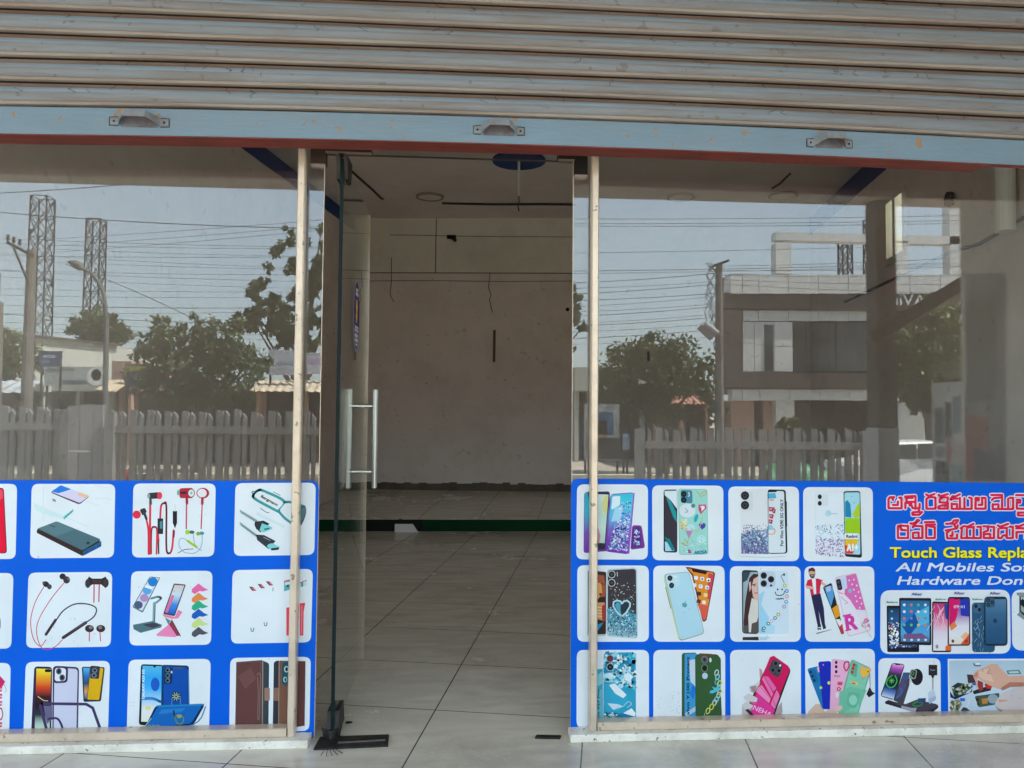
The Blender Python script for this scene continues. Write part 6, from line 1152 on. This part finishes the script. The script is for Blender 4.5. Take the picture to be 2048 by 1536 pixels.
# long pale shed, shops and boards at the left
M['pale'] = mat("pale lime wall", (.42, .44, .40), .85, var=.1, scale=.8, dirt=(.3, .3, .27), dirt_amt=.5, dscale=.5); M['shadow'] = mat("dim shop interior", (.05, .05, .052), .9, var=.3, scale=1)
sd = thing("long_shed", "long pale shed with a sloping roof line mirrored at the far left", "shed", RW(120, 800, 31))
mb = MB(); a0, a1 = RW(-260, 640, 31), RW(236, 692, 44); g0, g1 = Vector((a0.x, a0.y, ROADZ)), Vector((a1.x, a1.y, ROADZ))
mb.prism([g0, g1, a1, a0], (0, -6, 0)); mb.build("wall", M['pale'], sd)
mb = MB(); mb.bar(a0 + Vector((0, .1, .05)), a1 + Vector((0, .1, .05)), .5, .12); mb.build("roof", M['brownclad'], sd)
def row_shop(x0, x1, ytop, Y, lab, m, roofm=None, eave=782, name="roadside_shop", dp=4.0):
    t = thing(name, lab, "shop", RW((x0 + x1) / 2, 830, Y) * 1.0); mb = MB()
    brect(mb, x0, ytop, x1, eave, Y, dp); mb.build("upper_wall", m, t)
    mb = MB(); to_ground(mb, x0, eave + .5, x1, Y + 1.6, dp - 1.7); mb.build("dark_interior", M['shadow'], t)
    for xx in (x0, (x0 + x1) / 2 - 4, x1 - 8):
        mb = MB(); to_ground(mb, xx, eave + .6, xx + 8, Y + .2, .3); mb.build("pillar", m, t)
    if roofm:
        mb = MB(); a, b = RW(x0 - 3, eave - 2, Y), RW(x1 + 3, eave - 2, Y); rows = []
        n = 40
        for yo, zo in ((.05, .38), (1.3, -.08)): rows.append([Vector((a.x + (b.x - a.x) * k / n, a.y + yo, a.z + zo + .03 * math.sin(k * 1.9))) for k in range(n + 1)])
        mb.grid(rows); mb.build("awning", roofm, t)
    return t
M['tin'] = mat("bluish tin sheet", (.50, .55, .58), .5, metal=.3, var=.2, scale=2); M['tarp'] = mat("beige tarpaulin", (.52, .44, .33), .85, var=.15, scale=1.5); M['redroof'] = mat("faded red roof tile", (.42, .20, .15), .85, var=.25, scale=3)
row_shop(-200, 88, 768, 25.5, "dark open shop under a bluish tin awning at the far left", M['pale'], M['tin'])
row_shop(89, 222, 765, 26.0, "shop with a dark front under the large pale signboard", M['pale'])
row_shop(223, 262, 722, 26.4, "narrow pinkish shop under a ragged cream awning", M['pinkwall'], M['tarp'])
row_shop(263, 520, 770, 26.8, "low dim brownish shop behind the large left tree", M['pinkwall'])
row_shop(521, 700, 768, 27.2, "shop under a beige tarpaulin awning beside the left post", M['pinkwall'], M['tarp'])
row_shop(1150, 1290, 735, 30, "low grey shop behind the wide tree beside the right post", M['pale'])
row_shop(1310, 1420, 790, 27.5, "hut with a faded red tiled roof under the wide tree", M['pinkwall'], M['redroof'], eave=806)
# boards
def board(x0, y0, x1, y1, Y, col, lab, art, name="signboard", legs=True):
    t = thing(name, lab, "signboard", RW((x0 + x1) / 2, 830, Y) * 1.0)
    mb = MB(); a, b, c, e = brect(mb, x0, y0, x1, y1, Y, .08); mb.build("board", mat("painted board", col, .6, var=.1, scale=1), t)
    mb = MB()
    for u, v, uu, vv, cc in art:
        mb.col = rgb(*cc); X = lambda q: a + (b - a) * q; ZZ = lambda q: e + (c - e) * q
        if uu < 0: mb.face([Vector((X(u) + math.cos(k) * -uu * abs(e - c), -Y + .012, ZZ(v) + math.sin(k) * vv * abs(e - c))) for k in [6.283 * i / 20 for i in range(20)]])
        else: mb.face([Vector((X(u), -Y + .006, ZZ(v))), Vector((X(uu), -Y + .006, ZZ(v))), Vector((X(uu), -Y + .006, ZZ(vv))), Vector((X(u), -Y + .006, ZZ(vv)))])
    if art: mb.build("board_print", M['print'], t, colors=True)
    if legs:
        for xx in (a + .05, b - .05):
            mb = MB(); mb.tube([(xx, -Y - .12, ROADZ), (xx, -Y - .12, e)], .04, 6); mb.build("leg", M['dark_metal'], t)
    return t
def words(n, u0, u1, v, h, c): 
    o = []; x = u0
    while x < u1: wd = random.uniform(.02, .06); o.append((x, v, min(x + wd, u1), v + h, c)); x += wd + .012
    return o
board(77, 702, 121, 733, 24.5, (.035, .05, .12), "navy blue signboard on the pale shed beside the concrete pole", words(5, .2, .8, .25, .2, (170, 190, 215)) + words(4, .1, .5, .6, .18, (120, 140, 180)))
board(88, 733, 208, 772, 25.0, (.40, .44, .44), "wide pale signboard with a round portrait photo over a dark shop", words(9, .25, .72, .70, .2, (80, 90, 110)) + [(.05, .1, .5, .2, (120, 130, 135)), (.87, .5, -.48, .48, (225, 228, 225)), (.87, .42, -.26, .3, (70, 66, 66)), (.87, .52, -.18, .22, (190, 180, 172))])
board(250, 728, 305, 774, 25.8, (.05, .045, .10), "dark purple signboard half hidden by the large left tree", words(5, .35, .95, .4, .12, (170, 140, 190)) + words(5, .4, .95, .65, .12, (150, 150, 190)) + [(.0, .1, .9, .3, (150, 150, 60))])
board(537, 700, 600, 750, 26.5, (.44, .47, .53), "wrinkled pale blue banner leaning behind the left post", words(3, .3, .8, .45, .14, (150, 165, 185)), "banner")
board(602, 706, 690, 748, 26.8, (.46, .46, .52), "pale lilac shop board right of the left post", words(5, .15, .9, .3, .2, (190, 160, 200)) + [(.5, .68, .66, .8, (110, 110, 130))])
board(1169, 808, 1239, 920, 22.8, (.30, .31, .32), "grey roadside hoarding with an orange and blue picture", [(.3, .15, .82, .55, (60, 95, 130)), (.3, .3, .65, .7, (170, 125, 105)), (.4, .6, .98, .98, (70, 66, 64)), (.05, .55, .3, .95, (105, 108, 108))], "hoarding")
board(1246, 868, 1259, 900, 22.0, (.25, .30, .38), "small blue sign panel on a stand beside the hoarding", [(.1, .1, .9, .45, (120, 140, 165))], "small_sign")
# poles
M['pole'] = mat("concrete pole", (.15, .135, .12), .9, var=.15, scale=3)
def cone_pole(mb, x, y, Y, r0, r1):
    p = RW(x, y, Y); mb.tube([(p.x, p.y, ROADZ - .1), p], [r0, r1], 10); return p
up = thing("utility_pole", "thick concrete utility pole with a slanted cross arm at the far left", "utility pole", (RW(63, 820, 22).x, -22, ROADZ))
mb = MB(); p = cone_pole(mb, 63, 500, 22, .19, .135); mb.build("pole", M['pole'], up)
mb = MB(); q = RW(21, 487, 22); mb.bar(p + Vector((.2, .2, -.25)), q + Vector((0, .2, 0)), .07, .09); mb.bar(RW(27, 495, 21.7), RW(58, 570, 21.7), .05, .05); mb.build("cross_arm", M['dark_metal'], up)
for k in range(3):
    b = q.lerp(p, .04 + k * .28) + Vector((0, .2, .05 - k * .02)); mb = MB(); mb.tube([b, b + Z * .06, b + Z * .12, b + Z * .2], [.025, .06, .04, .05], 8); mb.build("insulator", M['black'], up)
up2 = thing("utility_pole", "slim concrete utility pole with tangled wires left of the modern building", "utility pole", (RW(1437, 830, 22).x, -22, ROADZ))
mb = MB(); p2 = cone_pole(mb, 1438, 528, 22, .17, .11); mb.build("pole", M['pole'], up2)
mb = MB(); mb.bar(p2 + Vector((-.25, .12, -.1)), p2 + Vector((.3, .12, .1)), .07, .08); mb.build("cross_arm", M['dark_metal'], up2)
mb = MB()
for k in range(7):
    pts = [RW(1420 + random.uniform(-12, 14), 530 + j * 19 + random.uniform(-6, 6), 21.6) for j in range(8)]; mb.tube(pts, .012, 4)
c = RW(1441, 690, 21.7)
mb.tube([c + Vector((math.cos(k * .42) * .22, 0, math.sin(k * .42) * .28)) for k in range(16)], .02, 5)
mb.build("tangled_wires", M['wire'], up2)
mb = MB(); mb.tube([RW(1400, 652, 21.5), RW(1425, 675, 21.5)], .14, 10); mb.tube([RW(1408, 648, 21.4), RW(1434, 668, 21.4)], .13, 10); mb.build("transformer", M['gate'], up2)
up3 = thing("utility_pole", "concrete utility pole with a thin spike cut by the left edge of the window", "utility pole", (RW(-2, 820, 24).x, -24, ROADZ))
mb = MB(); p3 = cone_pole(mb, -2, 604, 24, .2, .13); mb.build("pole", M['pole'], up3); mb = MB(); mb.tube([p3, p3 + Z * 1.0], .02, 5); mb.build("spike", M['dark_metal'], up3)
M['lampgrey'] = mat("dull grey lamp paint", (.10, .11, .11), .6, var=.1); M['pylon'] = mat("dark galvanised lattice", (.035, .036, .036), .8, var=.2, scale=.3, spec=.1)
sl_ = thing("street_lamp", "curved grey street lamp in front of the second pylon", "street lamp", (RW(211, 820, 20).x, -20, ROADZ))
mb = MB(); mb.tube([Vector((RW(211, 820, 20).x, -20, ROADZ)), RW(213, 640, 20), RW(208, 590, 20), RW(196, 562, 20), RW(182, 546, 20)], [.09, .07, .055, .05, .045], 9); mb.build("post", M['lampgrey'], sl_, smooth=True)
mb = MB(); mb.tube([RW(182, 546, 20), RW(166, 538, 20)], [.03, .03], 8); mb.build("arm", M['lampgrey'], sl_)
mb = MB(); mb.tube([RW(167, 539, 20), RW(160, 533, 20), RW(147, 527, 20), RW(136, 523, 20)], [.05, .13, .12, .03], 10); mb.build("lamp_head", M['lampgrey'], sl_, smooth=True)
# lattice pylons
def pylon(x, ytop, Y, wpx, lab, yb=700):
    t = thing("lattice_pylon", lab, "pylon", (RW(x, 820, Y).x, -Y, ROADZ), "lattice power pylons"); c = RW(x, ytop, Y); hw = wpx * pxm(Y) / 2; mb = MB(); nl = 11
    zt = c.z; z0 = ROADZ; r = .0016 * (Y + 3) * .55
    def hwz(z): return hw * (1 + .15 * (zt - z) / (zt - z0))
    cor = [(-1, -1), (1, -1), (1, 1), (-1, 1)]
    for a, b in cor: mb.tube([(c.x + a * hwz(z0), c.y + b * hwz(z0), z0), (c.x + a * hw, c.y + b * hw, zt)], r * 1.15, 5)
    zs = [zt - (zt - z0) * (k / nl) for k in range(nl + 1)]
    for k in range(nl):
        for i in range(4):
            a, b = cor[i], cor[(i + 1) % 4]; P = lambda q, z: Vector((c.x + q[0] * hwz(z), c.y + q[1] * hwz(z), z))
            mb.tube([P(a, zs[k]), P(b, zs[k + 1])], r * .7, 4); mb.tube([P(b, zs[k]), P(a, zs[k + 1])], r * .7, 4); mb.tube([P(a, zs[k]), P(b, zs[k])], r * .8, 4)
    mb.build("lattice_tower", M['pylon'], t)
    for k in range(5):
        z = zt - (zt - z0) * (.03 + .115 * k)
        for sg in (-1, 1):
            mb = MB(); mb.tube([(c.x + sg * hwz(z), c.y, z), (c.x + sg * hwz(z) * 1.45, c.y, z)], r, 4); mb.tube([(c.x + sg * hwz(z) * 1.4, c.y, z), (c.x + sg * hwz(z) * 1.42, c.y, z - hw * .75)], r * 1.2, 5); mb.build("insulator", M['dark_metal'], t)
pylon(86, 395, 120, 30, "tallest lattice power pylon mirrored in the left window"); pylon(193, 440, 140, 26, "second lattice power pylon, right of the tallest one")
pylon(1690, 485, 150, 20, "small lattice pylon seen through the roof pergola of the modern building"); pylon(1738, 440, 150, 16, "slim lattice pylon behind the roof pergola beside the dark column")
# overhead cables
def cable(x0, y0, x1, y1, Y0, Y1, sag, r, lab, grp=None):
    a, b = RW(x0, y0, Y0), RW(x1, y1, Y1); pts = [a.lerp(b, k / 16) - Z * (4 * sag * (k / 16) * (1 - k / 16)) for k in range(17)]
    mb = MB(); mb.tube(pts, r, 4, False); tag(mb.build("overhead_cable", M['wire']), lab, "cable", grp)
cable(-300, 395, 760, 458, 23, 23, .25, .016, "thick black overhead cable passing in front of both pylon tops"); cable(-300, 395, 420, 352, 14, 14, .1, .010, "dark overhead cable at the top left just under the porch edge")
LBL = "thin dark overhead cable strung across the pale sky in the windows"; GR = "overhead cables across the sky"
yy = 462
while yy < 690:
    Y_ = random.choice((22, 24, 26)); s0 = random.uniform(-26, 18)
    cable(-300, yy + s0, 760, yy + random.uniform(8, 34) - s0 * .3, Y_, Y_, .12, .0075 if random.random() < .8 else .012, LBL, GR); yy += random.uniform(8.5, 13)
for y0, y1 in ((478, 418), (492, 428), (505, 434)): cable(100, y0, 1000, y1 - 10, 40, 26, .1, .012, LBL, GR)
for y0, y1, r in ((435, 431, .010), (444, 441, .011), (449, 447, .011), (505, 485, .009), (541, 523, .013), (546, 527, .009)): cable(1000, y0 + 2, 2150, y1 - 6, 24, 24, .1, r, LBL, GR)
yy = 556
while yy < 690: cable(1000, yy + random.uniform(8, 16), 1437, yy - random.uniform(4, 12), 22, 22, .08, random.choice((.008, .008, .012)), LBL, GR); yy += random.uniform(9, 13)
for k in range(5): cable(1440, 532 + k * 9, 2150, 500 + k * 22, 22, 20, .1, .009, LBL, GR)
cable(1437, 676, 1700, 692, 22, 20, .15, .012, "pale slack service wire drooping across the front of the modern building"); cable(130, 528, 420, 655, 21, 22, -.1, .014, "slanting service wire running down from the second pylon to the large tree")

# car, tarpaulin covered bike, motorbikes
def wheel(mb, c, r, wd, ax): mb.tube([Vector(c) - Vector(ax) * wd / 2, Vector(c) + Vector(ax) * wd / 2], r, 18)
M['carpaint'] = mat("white car paint", (.72, .72, .70), .2, var=.03); M['rubber'] = mat("tyre rubber", (.025, .025, .025), .8); M['redlamp'] = mat("red lamp lens", (.4, .02, .015), .2)
cx = (RW(1665, 920, 17).x + RW(1960, 920, 17).x) / 2; g = ROADZ; cyy = -17.4
car = thing("parked_car", "white hatchback parked behind the right fence", "car", (cx, cyy, g))
side = [(-1.9, .35), (-1.92, .62), (-1.75, .86), (-1.0, .95), (-.45, 1.42), (.75, 1.46), (1.45, 1.08), (1.85, .95), (1.92, .6), (1.88, .32), (1.5, .26), (-1.6, .26)]
mb = MB(); rows = []
for yo, sc in ((-.82, .90), (-.78, .98), (-.6, 1.0), (.6, 1.0), (.78, .98), (.82, .90)): rows.append([Vector((cx + x * sc, cyy + yo * (.82 if z > 1.0 else 1), g + .26 + (z - .26) * sc)) for x, z in side])
mb.grid(rows, True); mb.face(rows[0][::-1]); mb.face(rows[-1]); mb.build("body", M['carpaint'], car, smooth=False, bevel=.03)
mb = MB()
for q in ([(-.88, .97), (-.42, 1.34), (.05, 1.38), (.05, .98)], [(.12, .98), (.12, 1.38), (.72, 1.38), (1.25, 1.05)]): mb.prism([Vector((cx + x, cyy + .80 * .90, g + z)) for x, z in q], (0, .06, 0))
mb.build("window", M['darkglass'], car)
for wx in (-1.2, 1.22):
    for wy in (-.72, .72):
        mb = MB(); wheel(mb, (cx + wx, cyy + wy, g + .3), .3, .2, (0, 1, 0)); wo = mb.build("wheel", M['rubber'], car)
        mb = MB(); wheel(mb, (cx + wx, cyy + wy * 1.14, g + .3), .18, .06, (0, 1, 0)); mb.build("rim", M['steel'], wo)
for sx in (-1, 1):
    mb = MB(); mb.cbox((cx + sx * 1.86, cyy + .55, g + .72), (.1, .34, .14)); mb.build("headlight" if sx < 0 else "tail_light", M['white'] if sx < 0 else M['redlamp'], car, bevel=.02)
def bike(name, lab, x, y, paint, grp):
    t = thing(name, lab, "motorbike", (x, y, g), grp)
    for wx in (-.62, .62):
        mb = MB(); n = 20; mb.tube([Vector((x + wx + .27 * math.cos(6.283 * k / n), y, g + .3 + .27 * math.sin(6.283 * k / n))) for k in range(n + 1)], .045, 7); wo = mb.build("wheel", M['rubber'], t)
        mb = MB(); wheel(mb, (x + wx, y, g + .3), .1, .08, (0, 1, 0))
        for k in range(6): mb.bar((x + wx, y, g + .3), (x + wx + .25 * math.cos(k * 1.05), y, g + .3 + .25 * math.sin(k * 1.05)), .015, .015)
        mb.build("rim", M['steel'], wo)
    mb = MB(); mb.tube([(x - .62, y, g + .3), (x - .42, y, g + .62), (x - .32, y, g + .95)], .035, 7); mb.tube([(x - .35, y, g + .75), (x + .1, y, g + .35), (x + .62, y, g + .3)], .04, 7); mb.cbox((x, y, g + .42), (.4, .24, .3)); mb.build("frame", M['dark_metal'], t)
    mb = MB(); mb.tube([(x - .32, y, g + .80), (x - .2, y, g + .85), (x + .02, y, g + .83), (x + .12, y, g + .76)], [.06, .14, .13, .06], 10); mb.build("tank", paint, t, smooth=True)
    mb = MB(); mb.tube([(x + .05, y, g + .78), (x + .3, y, g + .77), (x + .7, y, g + .86)], [.09, .12, .06], 9); mb.build("seat", M['black'], t, smooth=True)
    mb = MB(); mb.tube([(x - .22, y - .36, g + 1.02), (x - .32, y - .15, g + .98), (x - .32, y + .15, g + .98), (x - .22, y + .36, g + 1.02)], .018, 6); mb.build("handlebar", M['steel'], t)
    mb = MB(); mb.tube([(x - .46, y, g + .9), (x - .38, y, g + .9)], [.09, .05], 10); mb.build("headlight", M['white'], t)
    return t
M['bikered'] = mat("dark red tank paint", (.20, .015, .015), .25); 
labs = ["motorbike parked just right of the gate behind the left fence", "motorbike behind the left fence under the large tree's left side", "motorbike behind the left fence under the middle of the large tree", "motorbike behind the left fence under the large tree's right side", "motorbike behind the left fence nearest the left post", "motorbike parked behind the gate itself"]
b0 = None
for px, lab in zip((262, 335, 408, 480, 556, 150), labs):
    p = RW(px, 900, 12.2)
    if b0 is None: b0 = bike("motorbike", lab, p.x, -12.2, M['bikered'], "motorbikes parked behind the left fence"); bx0 = p.x
    else: c_ = copy_tree(b0); c_["label"] = lab; c_.location = (p.x, -12.2 + random.uniform(-.2, .3), g); c_.rotation_euler = (0, 0, random.uniform(.5, 1.0))
p = RW(1592, 910, 14.5); tb = bike("covered_bike", "motorbike under a green tarpaulin behind the right fence", p.x, -14.5, M['bikered'], None)
mb = MB(); rows = []; nx = 14
for j, (yo, zo) in enumerate(((.36, .35), (.33, .62), (.2, .92), (0, 1.08), (-.2, .92), (-.33, .6), (-.36, .35))):
    rows.append([Vector((p.x - .75 + 1.5 * k / nx, -14.5 + yo + .04 * math.sin(k * 2.1 + j), g + zo * (1 - .28 * abs(k / nx - .4) * 1.2) + .03 * math.sin(k * 1.7 + j * 2))) for k in range(nx + 1)])
mb.grid(rows); mb.build("green_tarpaulin", mat("green tarpaulin", (.03, .20, .08), .5, var=.25, scale=4), tb, smooth=True)
# porch column, brace, standee and wall banner at the right
SC = thing("porch_column", "slim dark porch column with a white painted base mirrored in the right window", "column", (RW(1769, 900, SOFY - .15).x, -SOFY + .15, 0))
xa, xb = RW(1750, 700, SOFY - .15).x, RW(1790, 700, SOFY - .15).x
zW = RW(1770, 855, SOFY - .15).z
M['colbrown'] = mat("dark brown column paint", (.06, .05, .048), .7, var=.2, scale=3); M['white_wash'] = mat("grimy whitewash", (.55, .55, .55), .85, var=.12, scale=4)
mb = MB(); mb.box((xa, -SOFY + .02, zW), (xb, -SOFY + .2, SOFZ - .002)); mb.build("shaft", M['colbrown'], SC, bevel=.01)
mb = MB(); mb.box((xa - .006, -SOFY + .014, 0), (xb + .006, -SOFY + .206, zW - .002)); mb.build("painted_base", M['white_wash'], SC, bevel=.01)
mb = MB(); zz1 = RW(1770, 470, SOFY - .15).z; zz0 = RW(1770, 585, SOFY - .15).z
mb.col = rgb(120, 70, 85); mb.face([(xa + .02, -SOFY + .2035, zz0), (xb - .02, -SOFY + .2035, zz0), (xb - .02, -SOFY + .2035, zz1), (xa + .02, -SOFY + .2035, zz1)]); mb.col = rgb(40, 36, 42)
for a, b, c, e in ((.1, .1, .5, .45), (.5, .3, .9, .6), (.2, .55, .7, .9)): mb.face([(xa + (xb - xa) * u, -SOFY + .2045, zz0 + (zz1 - zz0) * v) for u, v in ((a, b), (c, b), (c, e), (a, e))])
mb.build("pasted_bill", M['print'], SC, colors=True)
mb = MB(); mb.bar(RW(1748, 676, SOFY - .5), RW(1935, 563, SOFY - .9), .09, .10); mb.bar(RW(1742, 672, SOFY - .5), RW(1762, 688, SOFY - .5), .08, .08); tag(mb.build("diagonal_brace", M['colbrown']), "dark diagonal brace rising right from the porch column", "brace")
stn = thing("standee_board", "white promotional standee board with phone pictures on the right of the porch", "standee", (RW(1898, 900, 2.9).x, -2.9, 0))
A, B = RW(1866, 900, 3.15), RW(1932, 900, 2.6); zt = RW(1899, 770, 2.9).z
mb = MB(); A.z = B.z = .02; nn = Vector(((B - A).y, -(B - A).x, 0)).normalized(); mb.prism([A, B, B + nn * .03, A + nn * .03], (0, 0, zt)); mb.build("board", M['white_wash'], stn)
mb = MB(); nn = -nn
def S_(u, v): return A.lerp(B, u) + nn * .003 + Z * (zt * (1 - v))
for u0, v0, u1, v1, c in ((.05, .05, .95, .95, (205, 205, 200)), (.1, .14, .38, .34, (70, 84, 90)), (.42, .11, .62, .3, (64, 78, 84)), (.66, .08, .9, .28, (120, 140, 150)), (.45, .3, .62, .45, (180, 120, 130)), (.65, .32, .95, .42, (190, 180, 172)), (.1, .36, .4, .42, (110, 130, 138)), (.1, .44, .55, .62, (56, 72, 80)), (.6, .45, .95, .6, (140, 165, 165)), (.1, .66, .95, .72, (130, 135, 150)), (.15, .76, .9, .9, (90, 100, 130))):
    mb.col = rgb(*c); mb.face([S_(u0, v0) + nn * .001 * (u0 * 3), S_(u1, v0) + nn * .001 * (u0 * 3), S_(u1, v1) + nn * .001 * (u0 * 3), S_(u0, v1) + nn * .001 * (u0 * 3)])
mb.build("board_print", M['print'], stn, colors=True)
WX = 3.617
def SW(px, py): d_ = ray(px, py); t = WX / d_.x; p = CAM + d_ * t; return Vector((WX, -p.y, p.z))
mb = MB()
for k, (q, c) in enumerate((([(1932, 548), (2012, 545), (2012, 960), (1932, 962)], (128, 134, 136)), ([(1936, 600), (2000, 590), (1995, 800), (1938, 805)], (78, 92, 90)), ([(1933, 830), (1980, 833), (1978, 960), (1933, 962)], (150, 78, 76)), ([(1950, 898), (2010, 895), (2012, 962), (1950, 962)], (58, 72, 100)))):
    mb.col = rgb(*c); mb.face([SW(*p) - Vector((.002 + .001 * k, 0, 0)) for p in q])
bn_ = mb.build("wall_banner", M['print'], None, colors=True); tag(bn_, "faded banner with red and blue blocks pasted on the porch side wall", "banner")
